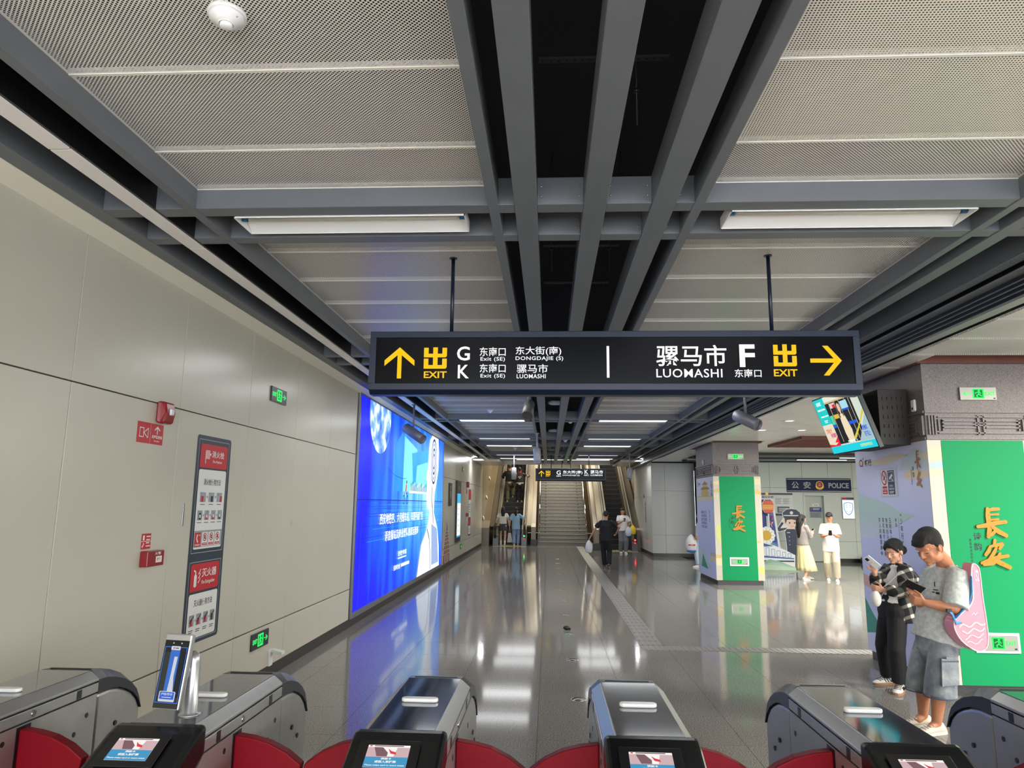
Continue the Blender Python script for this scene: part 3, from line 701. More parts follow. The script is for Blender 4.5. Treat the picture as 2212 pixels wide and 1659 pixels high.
# ------------------------------------------------------------------ running-man exit lights
exit_plate = M('exit_plate', (150, 150, 140), .4, .4); exit_dark = M('exit_dark', (70, 74, 74), .35, .5)
def exit_light(fr, label, W, H, d, plate, frame=None, cross=False, kind='exit_sign'):
    """fr = (frame builder, origin): plate of W x H, arrow side d"""
    mk, o = fr; t = thing('exit_light', label, 'exit sign', o)
    p = mk((0, 0, 0)); b = Fr(p.o, p.u, p.vv, 1)
    if frame:
        b.ext([(-W/2-frame, -H/2-frame), (W/2+frame, -H/2-frame), (W/2+frame, H/2+frame), (-W/2-frame, H/2+frame)], whitem, 0, .012); b.build('surround', t, None, .002)
        b = Fr(p.o, p.u, p.vv, 1)
    b.ext([(-W/2, -H/2), (W/2, -H/2), (W/2, H/2), (-W/2, H/2)], plate, 0, .018); b.build('plate', t, None, .002)
    g = Fr(p.o+p.n*.018, p.u, p.vv, .0006)
    if cross:
        a_, c_, e_ = .1*W, .2*W, .3*H; g.pol([(-c_, -.1*H), (-a_, -.1*H), (-a_, -e_), (a_, -e_), (a_, -.1*H), (c_, -.1*H), (c_, .1*H), (a_, .1*H), (a_, e_), (-a_, e_), (-a_, .1*H), (-c_, .1*H)], green_e)
        g.build('symbol', t); return t
    c = 0 if d == 'left' else 0
    g.border(-.16*W, -.38*H, .16*W, .38*H, .045*W, green_e); k = green_e
    g.rect(-.115*W, -.30*H, .115*W, .30*H, M('exit_field', (20, 150, 70), .4, emit=.7))
    g.disc(.02*W*(1 if d == 'left' else -1), .22*H, .03*W, k, 2); s = -1 if d == 'left' else 1
    g.line([(0, .14*H), (-.02*W*s, -.05*H), (.05*W*s, -.14*H), (.03*W*s, -.28*H)], .03*W, k, 2); g.line([(-.02*W*s, -.05*H), (-.06*W*s, -.16*H), (-.1*W*s, -.2*H)], .028*W, k, 2)
    g.line([(0, .12*H), (.07*W*s, .06*H), (.09*W*s, .0)], .022*W, k, 2); g.line([(0, .12*H), (-.06*W*s, .08*H), (-.07*W*s, -.02*H)], .022*W, k, 2)
    if d == 'left': g.arrow(-.43*W, -.17*H, -.2*W, .17*H, k, 'left'); g.text('EXIT', .19*W, -.14*H, .45*W, .14*H, k, 1, .03)
    else: g.arrow(.2*W, -.17*H, .43*W, .17*H, k, 'right'); g.text('EXIT', -.45*W, -.14*H, -.19*W, .14*H, k, 1, .03)
    g.rect(.4*W, -.42*H, .46*W, -.32*H, blackm); g.build('symbol', t); return t
LF = lambda o: Fr(o, (0, 1, 0), ZUP); FF = lambda o: Fr(o, (1, 0, 0), ZUP)
exit_light((LF, (-2.9, 7.395, 2.915)), 'green running man exit light high on the left wall', .42, .155, 'right', exit_dark)
exit_light((LF, (-2.9, 7.307, .435)), 'green running man exit light low on the left wall', .42, .155, 'right', exit_dark)
exit_light((LF, (-2.9, 24.05, 2.93)), 'small green exit light high on the far left wall', .36, .16, 'right', exit_dark, cross=True)
exit_light((LF, (-2.9, 23.85, .4)), 'small green exit light low on the far left wall', .36, .16, 'right', exit_dark, cross=True)
exit_light((FF, (4.42, 7.5, 2.965)), 'running man exit light on granite top of the near column', .365, .133, 'left', exit_plate)
exit_light((FF, (4.37, 7.495, .505)), 'white framed exit light low on green face of the near column', .376, .145, 'left', exit_plate, .022)
exit_light((FF, (4.41, 17.15, 2.95)), 'running man exit light on granite top of the far column', .375, .135, 'left', exit_plate)
exit_light((FF, (4.40, 17.145, .527)), 'white framed exit light low on green face of the far column', .377, .135, 'left', exit_plate, .03)

# ------------------------------------------------------------------ fire equipment on the left wall
red = M('fire_red', (176, 24, 36), .35); redd = M('alarm_red', (140, 16, 26), .25); navyp = M('poster_navy', (44, 54, 68), .35); white_p = M('print_white', (226, 226, 222), .45); ink = M('print_ink', (26, 30, 40), .5)
grey_p = M('print_grey', (150, 156, 160), .5); redp = M('print_red', (190, 30, 44), .45); photo = M('print_photo', (140, 148, 154), .5, var=.35, vscale=30)
a = thing('fire_alarm_sounder', 'red fire alarm sounder with clear strobe on left wall', 'alarm', (-2.9, 5.139, 2.447))
b = B(); b.prism([(0, -.065, -.075), (.03, -.065, -.085), (.06, -.05, -.08), (.07, -.04, 0), (.06, -.05, .075), (.03, -.065, .08), (0, -.065, .075)], (0, .13, 0), redd); b.build('body', a, None, .012, 3)
b = B(); b.box(.055, .0, -.02, .085, .045, .03, M('strobe_lens', (225, 225, 225), .1, spec=.8)); b.build('strobe', a, None, .01)
s = thing('alarm_notice', 'red square sticker with horn symbol and upward arrow under sounder', 'sign', (-2.9, 5.026, 2.28))
b = Fr((0, 0, 0), (0, 1, 0), ZUP); b.rect(-.172, -.075, .172, .075, redp, 1)
b.border(-.14, -.035, -.085, .035, .006, white_p, 2); b.line([(-.085, 0), (-.03, -.035), (-.03, .035), (-.085, 0)], .006, white_p, 2)
b.rect(-.002, -.07, .0, .07, white_p, 2); b.arrow(.055, .0, .125, .06, white_p, 'up', 2); b.text('发声警报器', .02, -.032, .16, -.008, white_p, 2, .02); b.text('Fire alarm', .055, -.055, .125, -.043, white_p, 2); b.build('sticker', s)
c = thing('call_point', 'small red manual fire call box on left wall', 'call point', (-2.9, 5.148, 1.386))
b = B(); b.box(0, -.11, -.055, .06, .11, .055, redd); b.build('body', c, None, .006)
b = Fr((.0605, 0, 0), (0, 1, 0), ZUP); b.rect(-.005, -.03, .075, .015, white_p); b.text('按下', .01, -.018, .06, .004, redp, 2); b.text('火警', -.02, .025, .06, .045, white_p, 1); b.build('label_plate', c)
n = thing('call_point_notice', 'small red sticker with phone symbols above the call box', 'sign', (-2.9, 5.10, 1.508))
b = Fr((0, 0, 0), (0, 1, 0), ZUP); b.rect(-.062, -.055, .062, .055, redp); b.bars(0, -.045, .055, .045, white_p, 4, 2, .35); b.rect(-.045, .008, -.022, .042, white_p, 2); b.line([(-.05, -.04), (-.035, -.03), (-.03, -.01)], .012, white_p, 2); b.rect(-.062, -.002, .062, .002, white_p, 2); b.build('sticker', n)
h = thing('hydrant_cabinet_panel', 'navy and red fire hydrant instruction poster on left wall cabinet', 'poster', (-2.9, 6.045, 0))
b = Fr((0, 0, 0), (0, 1, 0), ZUP, .001)
b.rrect(-.315, .65, .315, 2.345, .03, navyp, 1)
for z0, z1 in ((1.375, 2.31), (.68, 1.30)):
    W = .275
    for p in (((-W, z0), (W, z0)), ((-W, z1), (W, z1)), ((-W, z0), (-W, z1)), ((W, z0), (W, z1))): b.line(p, .006, grey_p, 2)
b.rrect(-.25, 2.075, .25, 2.275, .02, redp, 3)
b.rect(-.16, 2.11, -.15, 2.22, white_p, 4); b.rect(-.15, 2.15, -.08, 2.225, M('hose_pink', (220, 170, 170), .5), 4); b.rect(-.08, 2.18, -.06, 2.2, white_p, 4)
b.text('消火栓', -.045, 2.165, .185, 2.225, white_p, 4, .015); b.text('Fire Hydrant', -.02, 2.115, .15, 2.145, white_p, 4, .01)
b.rrect(-.25, 1.405, .25, 2.06, .02, white_p, 3); b.text('消火栓使用方法', -.155, 1.93, .155, 1.985, ink, 4, .012)
for i in range(3):
    x = -.15+.15*i; b.rect(x-.05, 1.79, x+.05, 1.87, photo, 4); b.rect(x-.03+.02*i, 1.79, x+.01+.02*i, 1.84, [redp, ink, redp][i], 5); b.bars(x-.04, 1.765, x+.04, 1.775, ink, 1, 4)
    if i < 2: b.arrow(x+.058, 1.82, x+.092, 1.845, ink, 'right', 4)
for i in range(4):
    x = -.18+.12*i; b.rect(x-.042, 1.64, x+.042, 1.72, photo, 4); b.rect(x-.02, 1.645, x+.02, 1.70-.01*i, [ink, redp, redp, navyp][i], 5); b.rect(x-.012, 1.66, x+.012, 1.685, white_p, 6); b.bars(x-.04, 1.615, x+.04, 1.625, ink, 1, 4)
    if i < 3: b.arrow(x+.046, 1.668, x+.074, 1.69, ink, 'right', 4)
b.rect(-.25, 1.42, .25, 1.555, grey_p, 4)
b.rect(-.235, 1.425, -.135, 1.54, redp, 5); b.line([(-.195, 1.525), (-.205, 1.49), (-.18, 1.46)], .016, white_p, 6); b.text('119', -.175, 1.51, -.145, 1.525, white_p, 6); b.bars(-.225, 1.432, -.145, 1.448, white_p, 2, 6)
for i in range(3):
    x = -.065+.115*i; b.rect(x-.05, 1.425, x+.05, 1.54, white_p, 5); b.ring(x, 1.5, .034, .008, redp, 6); b.line([(x-.024, 1.524), (x+.024, 1.476)], .008, redp, 7); b.rect(x-.012, 1.485, x+.012, 1.515, ink, 6); b.rect(x-.042, 1.432, x+.042, 1.452, redp, 6); b.bars(x-.03, 1.438, x+.03, 1.447, white_p, 1, 7)
b.rrect(-.25, 1.065, .25, 1.285, .02, redp, 3)
b.rrect(-.19, 1.1, -.145, 1.2, .015, white_p, 4); b.rect(-.178, 1.2, -.16, 1.225, white_p, 4); b.line([(-.17, 1.225), (-.2, 1.235)], .012, white_p, 4)
for i in range(3): b.line([(-.12, 1.13+.035*i), (-.1, 1.145+.035*i), (-.085, 1.17+.035*i)], .01, white_p, 4)
b.text('灭火器', -.06, 1.17, .2, 1.24, white_p, 4, .015); b.text('Fire Extinguisher', -.055, 1.105, .18, 1.145, white_p, 4, .01)
b.rrect(-.25, .69, .25, 1.045, .02, white_p, 3); b.text('灭火器使用方法', -.16, .94, .16, .995, ink, 4, .012)
for i in range(4):
    x = -.18+.12*i; b.rect(x-.042, .79, x+.042, .88, photo, 4); b.rect(x-.022, .795, x+.012, .85, redp if i != 3 else ink, 5); b.line([(x-.03, .82), (x+.03, .87)], .012, ink, 6); b.bars(x-.04, .735, x+.035, .765, ink, 2, 4, .4)
    if i < 3: b.arrow(x+.046, .82, x+.074, .842, ink, 'right', 4)
b.build('printed_sheet', h)
hd = B(); hd.box(0, 5.583, 1.6, .006, 5.603, 1.78, steelm); tag(hd.build('cabinet_pull', None, (-2.9, 0, 0), .002), 'thin steel pull strip on the wall cabinet door left of hydrant poster', 'handle')
sc = B(); sc.prism([(0, 0, 0), (0, .012, .02), (0, .018, .06), (0, .014, .09), (0, .004, .07), (0, -.004, .03)], (.0006, 0, 0), M('scuff_grey', (150, 146, 134), .7)); tag(sc.build('wall_scuff', None, (-2.8995, 8.02, 1.52)), 'grey scuff mark on left wall right of the hydrant poster', 'scuff')
# white socket with lifted lid near the floor
so = thing('wall_socket', 'white wall socket with raised lid under the low exit light', 'socket', (-2.9, 7.62, .2))
b = B(); b.box(0, -.04, -.08, .02, .04, .08, whitem); b.build('plate', so, None, .003)
b = B(); b.prism([(.02, -.03, .06), (.14, -.03, .03), (.14, -.03, .06), (.02, -.03, .085)], (0, .09, 0), M('lid_white', (214, 224, 216), .3)); b.build('lid', so, None, .004)
b = Fr((.0205, 0, .03), (0, 1, 0), ZUP); b.pol([(-.02, -.01), (.0, -.01), (-.01, .012)], yel if False else M('warn_yellow', (220, 190, 40), .5)); b.build('warning_mark', so)

# far left wall: stone pagoda decal, screens, red cabinet
pg = thing('pagoda_decal', 'red brown pagoda picture on left wall beside the blue light box', 'decal', (-2.9, 20.55, 0))
b = Fr((0, 0, 0), (0, 1, 0), ZUP, .001); br = M('decal_brown', (140, 76, 66), .5); brl = M('decal_light', (206, 188, 178), .5)
zb = .12; tiers = [(.62, .12, .40), (.5, .40, .52), (.44, .52, .64), (.38, .64, .75), (.32, .75, .85), (.26, .85, .94), (.2, .94, 1.02)]
for i, (wd, z0, z1) in enumerate(tiers):
    b.pol([(-wd, z0), (wd, z0), (wd*.94, z1-.03), (-wd*.94, z1-.03)], br, 1); b.rect(-wd*1.06, z1-.03, wd*1.06, z1, brl, 2)
    for k in range(3): b.rect(-wd*.6+wd*.5*k, z0+.02, -wd*.6+wd*.5*k+wd*.2, z1-.05, brl, 2)
b.pol([(-.1, 1.02), (.1, 1.02), (0, 1.3)], br, 1); b.ring(-.1, .25, .14, .03, brl, 3, ry=.12); b.ring(.3, .25, .12, .03, brl, 3, ry=.1); b.build('print', pg)
bd = thing('notice_strip', 'narrow dark vertical notice board on far left wall', 'notice board', (-2.9, 20.95, 2.05))
b = B(); b.box(0, -.28, -.33, .03, .28, .33, blackm); b.build('board', bd, None, .004)
b = Fr((.031, 0, 0), (0, 1, 0), ZUP); b.rect(-.1, -.12, .1, .1, grey_p); b.bars(-.2, .15, .2, .25, grey_p, 2); b.build('print', bd)
scn = thing('information_screen', 'tall lit white and blue information screen on far left wall', 'screen', (-2.897, 22.75, 0))
b = B(); b.box(0, -.5, .6, .05, .5, 2.5, blackm); b.build('casing', scn, None, .006)
P = Fr((.051, 0, 0), (0, 1, 0), ZUP); P.rect(-.42, .75, .42, 2.1, M('screen_white', (236, 248, 246), .3, emit=1.25)); P.rect(-.42, 1.8, .42, 2.1, M('screen_cyan', (30, 170, 220), .3, emit=1.2), 2); P.rect(-.42, .75, .42, .8, M('screen_cyan2', (30, 150, 220), .3, emit=1.0), 2)
for k in range(5): P.bars(-.3, .9+.17*k, .2, .98+.17*k, M('screen_grey', (180, 214, 214), .3, emit=.9), 2, 2)
P.rect(-.2, 2.2, -.05, 2.35, grey_p); P.bars(.0, 2.22, .3, 2.33, grey_p, 2); P.build('display', scn)
rc_ = thing('hydrant_cabinet_panel', 'distant red and white fire hydrant poster on far left wall', 'poster', (-2.9, 26.3, 0))
b = Fr((0, 0, 0), (0, 1, 0), ZUP, .002); b.rect(-.4, .65, .4, 2.3, navyp, 1); b.rect(-.34, 1.95, .34, 2.25, redp, 2); b.rect(-.34, 1.3, .34, 1.92, white_p, 2); b.rect(-.34, 1.02, .34, 1.26, redp, 2); b.rect(-.34, .7, .34, 1.0, white_p, 2); b.bars(-.25, 1.45, .25, 1.8, grey_p, 4, 3); b.bars(-.25, .76, .25, .9, grey_p, 2, 3); b.build('printed_sheet', rc_)
al2 = thing('fire_alarm_sounder', 'distant red fire alarm sounder on the far left wall', 'alarm', (-2.9, 25.3, 2.45)); b = B(); b.box(0, -.12, -.1, .08, .12, .1, redd); b.build('body', al2, None, .02); b = B(); b.box(0, -.1, -.32, .005, .1, -.18, redp); b.build('notice', al2)
cp2 = thing('call_point', 'distant red manual call box on the far left wall', 'call point', (-2.9, 25.3, 1.4)); b = B(); b.box(0, -.16, -.06, .07, .16, .06, redd); b.build('body', cp2, None, .01)
b = Fr((-2.899, 28.6, 1.85), (0, 1, 0), ZUP); b.rect(-.05, -.22, .05, .22, ink); b.rect(-.05, -.22, .05, -.1, redp, 2); tag(b.build('wall_notice'), 'thin dark vertical notice beyond the distant hydrant poster', 'sign')
b = Fr((3.669, 28.0, 0), (0, -1, 0), ZUP); b.rect(-.14, 1.2, .06, 2.2, white_p, 1); b.rect(-.14, 2.05, .06, 2.2, ink, 2); b.vtext('小心碰头注意', -.04, 2.0, 1.25, .12, ink, 3); b.rect(.22, 1.16, .42, 1.9, navyp, 1); b.vtext('前方施工', .32, 1.85, 1.2, .1, white_p, 2)
tag(b.build('vertical_notice'), 'white and navy vertical notices on the right corridor wall', 'sign')
for x, yy, n_ in ((-2.62, 26.4, 'left'), (3.35, 26.4, 'right')):
    b = B(); b.box(-.22, -.35, 0, .22, .35, .03, whitem); o = b.build('wall_washer_light', None, (x, yy, 3.4 if n_ == 'left' else 3.39), .004); tag(o, 'bright recessed wall light at the %s corridor wall' % n_, 'ceiling light')
    P = Fr((0, 0, -.001), (1, 0, 0), (0, -1, 0)); P.rect(-.18, -.3, .18, .3, lampon); P.build('diffuser', o)

# ------------------------------------------------------------------ ceiling fittings
def smoke(x, y, z, label, r=.055):
    t = thing('smoke_detector', label, 'smoke detector', (x, y, z))
    b = B(); b.lathe([(0, 0), (r*1.05, 0), (r*1.08, -.012), (r*1.02, -.016)], (0, 0, 0), (0, 0, 1), whitem, 24); b.build('base', t)
    b = B(); b.lathe([(r*1.0, -.014), (r*.97, -.03), (r*.6, -.042), (r*.55, -.046), (r*.35, -.046)], (0, 0, 0), (0, 0, 1), whitem, 24); b.build('cover', t)
    b = B(); b.lathe([(r*.46, -.044), (r*.46, -.05), (r*.40, -.05), (r*.40, -.046), (r*.36, -.046), (r*.36, -.058), (r*.3, -.062), (0, -.062)], (0, 0, 0), (0, 0, 1), whitem, 20); b.build('sensing_cap', t)
    b = B(); b.ball((r*.75, -r*.35, -.034), (.004, .004, .003), chrome, nu=8, nv=5); b.build('screw', t); return t
smoke(-1.219, 2.366, ZP, 'white round smoke detector on near left perforated ceiling', .066)
smoke(-1.16, 13.9, ZP, 'white smoke detector on left ceiling panel behind the large sign')
smoke(-1.1, 23.6, ZP, 'distant white smoke detector on left ceiling panel')
tube_w = M('tube_off', (200, 198, 188), .3)
def batten(x0, x1, y0, y1, lit, label, group=None):
    t = thing('tube_fitting', label, 'ceiling light', ((x0+x1)/2, (y0+y1)/2, 3.5), group); hw, hd = (x1-x0)/2, (y1-y0)/2
    z1 = .06
    b = B()
    b.box(-hw, -hd, 0, hw, -hd+.006, z1, whitem); b.box(-hw, hd-.006, 0, hw, hd, z1, whitem); b.box(-hw, -hd, 0, -hw+.006, hd, z1, whitem); b.box(hw-.006, -hd, 0, hw, hd, z1, whitem); b.box(-hw, -hd, z1, hw, hd, z1+.01, whitem)
    b.prism([(-hw+.01, hd-.008, .004), (-hw+.01, hd*.15, z1-.004), (-hw+.01, hd-.008, z1-.004)], (2*hw-.02, 0, 0), whitem); b.build('reflector', t)
    b = B(); b.cyl((-hw+.05, -.03, .035), (hw-.05, -.03, .035), .014, .014, lampon if lit else tube_w, 12); b.build('tube', t)
    for sx in (-1, 1):
        b = B(); b.cyl((sx*(hw-.01), -.03, .035), (sx*(hw-.045), -.03, .035), .017, .017, M('cap_blue', (22, 92, 140), .4), 10); b.build('tube_cap', t)
    if lit:
        P = Fr((0, 0, .004), (1, 0, 0), (0, -1, 0)); P.rect(-hw+.02, -hd+.01, hw-.02, hd-.01, lampon if lit > 1 else lampdim); P.build('diffuser', t)
    return t
batten(-1.92, -.505, 4.01, 4.275, 0, 'unlit white tube fitting between near left ceiling beams')
batten(1.065, 2.475, 4.0, 4.27, 0, 'unlit white tube fitting between near right ceiling beams')
nm = {8.1: 'first', 10.15: 'second', 14.42: 'third', 18.6: 'fourth', 20.9: 'fifth', 25.0: 'sixth', 26.95: 'seventh'}
for pr in PAIRS[3:]:
    lit = 1 if pr[0] in (18.6, 25.0) else 2
    for sd, (x0, x1) in (('left', (-1.86, -.5)), ('right', (1.03, 2.42))):
        batten(x0, x1, pr[1]+.02, pr[2]-.02, lit, '%s white tube fitting, %s row beyond the large hanging sign' % (('softly glowing' if lit == 1 else 'lit')+' '+sd, nm[pr[0]]))
lg = thing('linear_light', 'long continuous lit strip across ceiling before the stairs', 'strip light', (.55, 29.4, 3.6))
b = B(); b.box(-1.9, -.05, 0, 1.95, .05, .03, darkm); b.build('housing', lg)
for a, q in ((-1.88, .0), (.02, 1.93)):
    b = B(); b.box(a, -.035, -.012, q, .035, .001, lampon); b.build('diffuser', lg)
def spot(x, y, ztop, drop, aim, label, L=.34, r=.075, col=None):
    col = col or M('spot_grey', (112, 112, 122), .4, .2)
    t = thing('spot_light', label, 'spotlight', (x, y, ztop)); aim = Vector(aim).normalized()
    b = B(); b.cyl((0, 0, 0), (0, 0, -drop), .018, .018, col, 10); b.cyl((0, 0, 0), (0, 0, -.015), .05, .05, col, 14); b.build('stem', t)
    c = Vector((0, 0, -drop)); b = B(); b.lathe([(0, -L*.45), (r*.9, -L*.45), (r, -L*.42), (r, L*.55), (r*.86, L*.55), (r*.84, L*.48)], c, aim, col, 20); b.build('barrel', t)
    b = B(); b.lathe([(0, L*.45), (r*.83, L*.47)], c, aim, M('spot_bezel', (52, 52, 54), .4), 18); b.lathe([(0, L*.462), (r*.5, L*.478)], c, aim, M('spot_lens', (190, 186, 160), .2, emit=.5), 14); b.build('lens', t); return t
spot(-.31, 10.6, 3.62, .42, (-.06, -.8, -.55), 'dark cylinder spotlight hanging left of the central ceiling gap', .4, .085, M('spot_dark', (84, 82, 80), .4, .2))
spot(-2.36, 12.25, 3.5, .5, (.75, -.45, -.5), 'grey cylinder spotlight hanging before the blue light box', .46, .085)
spot(2.72, 9.94, 3.5, .52, (.55, -.75, -.45), 'grey cylinder spotlight hanging under the right ceiling edge', .4, .085)
spot(-.29, 17.3, 3.5, .52, (.05, -.35, -1), 'pale cylinder spotlight hanging mid corridor beside the ceiling gap', .34, .09, M('spot_pale', (188, 188, 194), .35))
spot(-1.24, 25.4, 3.5, .62, (.02, -.3, -1), 'pale cylinder spotlight hanging in front of the left escalator', .4, .09, MATS['spot_pale'])
spot(2.7, 24.1, 3.5, .66, (-.2, -.3, -1), 'pale cylinder spotlight hanging near the right corridor wall', .36, .09, MATS['spot_pale'])
for x, y, lab in ((.13, 13.2, 'near'), (.13, 18.3, 'middle'), (.1, 24.8, 'far')):
    t = thing('ceiling_speaker', '%s round white speaker in the central ceiling gap' % lab, 'speaker', (x-.0, y, 3.66)); b = B(); b.lathe([(0, -.02), (.12, -.02), (.15, -.005), (.15, .03)], (0, 0, 0), (0, 0, 1), whitem, 22); b.build('grille', t); b = B(); b.cyl((0, 0, .03), (0, 0, .4), .01, .01, darkm, 8); b.build('rod', t)
for x, y, lab in ((.46, 15.3, 'near'), (.46, 20.0, 'middle'), (.48, 26.2, 'far')):
    t = thing('camera_dome', '%s small white dome camera in the central ceiling gap' % lab, 'camera', (x, y, 3.6)); b = B(); b.lathe([(0, .02), (.075, .02), (.075, -.02), (.05, -.05)], (0, 0, 0), (0, 0, 1), whitem, 16); b.build('base', t); b = B(); b.ball((0, 0, -.045), (.045, .045, .04), whitem); b.build('dome', t); b = B(); b.cyl((0, 0, .02), (0, 0, .4), .012, .012, darkm, 8); b.build('rod', t)
dl = [(4.24, 12.72, 'front left'), (4.95, 12.72, 'front right'), (4.22, 14.32, 'rear left'), (5.0, 14.32, 'rear right'), (6.0, 11.0, 'outer front'), (6.4, 9.2, 'outermost')]
for x, y, lab in dl:
    t = thing('downlight', '%s round glowing downlight in the glossy right hall ceiling' % lab, 'ceiling light', (x, y, HZ)); b = B(); b.lathe([(.09, .01), (.09, -.006), (.075, -.008), (.07, .0)], (0, 0, 0), (0, 0, 1), whitem, 20); b.build('rim', t)
    b = B(); b.lathe([(0, -.003), (.072, -.003)], (0, 0, 0), (0, 0, 1), lampon, 18); b.build('lens', t)
for x0, x1, y, lab in ((7.7, 9.2, 22.6, 'front'), (8.6, 10.6, 21.6, 'middle'), (9.4, 11.2, 20.9, 'rear')):
    t = thing('linear_light', '%s lit strip light on slatted ceiling before the police office' % lab, 'strip light', ((x0+x1)/2, y, HZ-.06)); b = B(); b.box(-(x1-x0)/2, -.06, 0, (x1-x0)/2, .06, .05, darkm); b.build('housing', t); b = B(); b.box(-(x1-x0)/2+.01, -.05, -.012, (x1-x0)/2-.01, .05, .002, lampon); b.build('diffuser', t)
# ------------------------------------------------------------------ columns with printed wraps
greenm = M('wrap_green', (22, 150, 92), .5, spec=.15); creamm = M('wrap_cream', (206, 198, 180), .45)
def lavender():
    m = M('wrap_blue_cast', (176, 184, 222), .4); nt = m.node_tree; b = nt.nodes['Principled BSDF']; co, s = coords(nt)
    h = math_node(nt, 'MULTIPLY', s[2], .4)
    nt.links.new(ramp(nt, h, [(0, (214, 214, 242)), (.35, (200, 208, 243)), (.7, (206, 211, 243)), (1, (220, 218, 232))]), b.inputs['Base Color']); return m  # blue light of the light box put into the pale wrap's colour
lavm = lavender()
gold = M('letter_gold', (190, 128, 14), .45, .1); goldp = M('print_gold', (176, 128, 76), .5); goldedge = M('letter_edge', (110, 72, 14), .5)
hillg = M('print_hill_green', (190, 214, 206), .5); hills_ = M('print_hill_sage', (206, 216, 212), .5); sand = M('print_sand', (230, 214, 172), .5); hilld = M('print_hill_deep', (70, 150, 130), .5); wheat = M('print_wheat', (216, 186, 112), .5); pink = M('print_pink', (214, 168, 160), .5); lime = M('print_lime', (206, 214, 130), .5); bluish = M('print_blue', (178, 206, 206), .5)
CH = [  # brush strokes of the two characters on the column: (points, width) in metres from the column's measured layout
 ([(4.395, 1.80), (4.392, 1.72), (4.397, 1.60), (4.375, 1.515)], .044), ([(4.385, 1.775), (4.44, 1.79), (4.505, 1.795)], .036), ([(4.40, 1.735), (4.495, 1.742)], .026), ([(4.40, 1.683), (4.492, 1.694)], .026),
 ([(4.278, 1.617), (4.36, 1.63), (4.46, 1.655), (4.562, 1.668)], .042), ([(4.372, 1.53), (4.41, 1.545), (4.465, 1.59)], .034), ([(4.42, 1.62), (4.48, 1.57), (4.552, 1.53)], .046)]
AN = [([(4.436, 1.492), (4.425, 1.43)], .038), ([(4.385, 1.425), (4.365, 1.38), (4.33, 1.34)], .036), ([(4.385, 1.425), (4.45, 1.44), (4.506, 1.452), (4.47, 1.40)], .032),
 ([(4.445, 1.42), (4.41, 1.36), (4.37, 1.305), (4.345, 1.285)], .032), ([(4.284, 1.262), (4.35, 1.285), (4.44, 1.318), (4.55, 1.338)], .038), ([(4.385, 1.31), (4.46, 1.27), (4.556, 1.222)], .048), ([(4.468, 1.36), (4.44, 1.30), (4.39, 1.262), (4.30, 1.25)], .036)]
def brush(fr, strokes, X, Z, sc, m, l0, l1, squash=1.0):
    """thick brush strokes with rounded ends as raised (or flat) letters"""
    si = 0
    for pts, wd in strokes:
        q = [((a-4.42)*sc*squash+X, (z-1.51)*sc+Z) for a, z in pts]; wd *= sc
        for k, ((a, c), (d, e)) in enumerate(zip(q[:-1], q[1:])):
            dx, dy = d-a, e-c; L = math.hypot(dx, dy) or 1; dx /= L; dy /= L
            w0 = wd*(.36 if k == 0 else .52); w1 = wd*(.52 if k < len(q)-2 else .40); ov = wd*.22
            a_, c_, d_, e_ = a-dx*ov, c-dy*ov, d+dx*ov, e+dy*ov
            P_ = [(a_-(-dy)*w0*.6, c_-dx*w0*.6), (a-(-dy)*w0, c-dx*w0), (d-(-dy)*w1, e-dx*w1), (d_-(-dy)*w1*.6, e_-dx*w1*.6), (d_+(-dy)*w1*.6, e_+dx*w1*.6), (d+(-dy)*w1, e+dx*w1), (a+(-dy)*w0, c+dx*w0), (a_+(-dy)*w0*.6, c_+dx*w0*.6)]
            si += 1
            if l1 is None: fr.pol(P_, m, l0+.3*si)
            else: fr.ext(P_, m, l0, l1+.0005*si)
def mix(t):
    a_, c_ = (190, 214, 206), (216, 217, 238); return M('print_fade_%d' % round(t*9), tuple(p*(1-t)+q*t for p, q in zip(a_, c_)), .45)
def frieze(fr, W, H, par):
    """carved stone fret: raised bars on a recessed field"""
    b = Fr(fr.o, fr.u, fr.vv, 1); e = .026
    def bar(x0, y0, x1, y1, h=e): b.ext([(x0, y0), (x1, y0), (x1, y1), (x0, y1)], stonem, 0, h)
    bar(0, 0, W, .025*H/.3); bar(0, H-.025, W, H); t = .014
    for x in (.03, .06, .09):
        bar(x, .05, x+t, H-.05); bar(W-x-t, .05, W-x, H-.05)
    a0, a1 = .125, W-.125; mid = (a0+a1)/2
    bar(a0, H-.075, a1, H-.06); bar(a0, .06, a1, .075)
    for y in (.115, .15, .185): bar(a0+.04, y, mid-.05, y+t); bar(mid+.05, y, a1-.04, y+t)
    for x in (mid-.035, mid+.02): bar(x, .05, x+t, H-.05)
    for x in (a0, a0+.04, a1-.055, a1-t): bar(x, .09, x+t, H-.09)
    bar(mid-.06, .14, mid+.06, .152); bar(mid-.06, .165, mid+.06, .177)
    return b.build('frieze_relief', par)
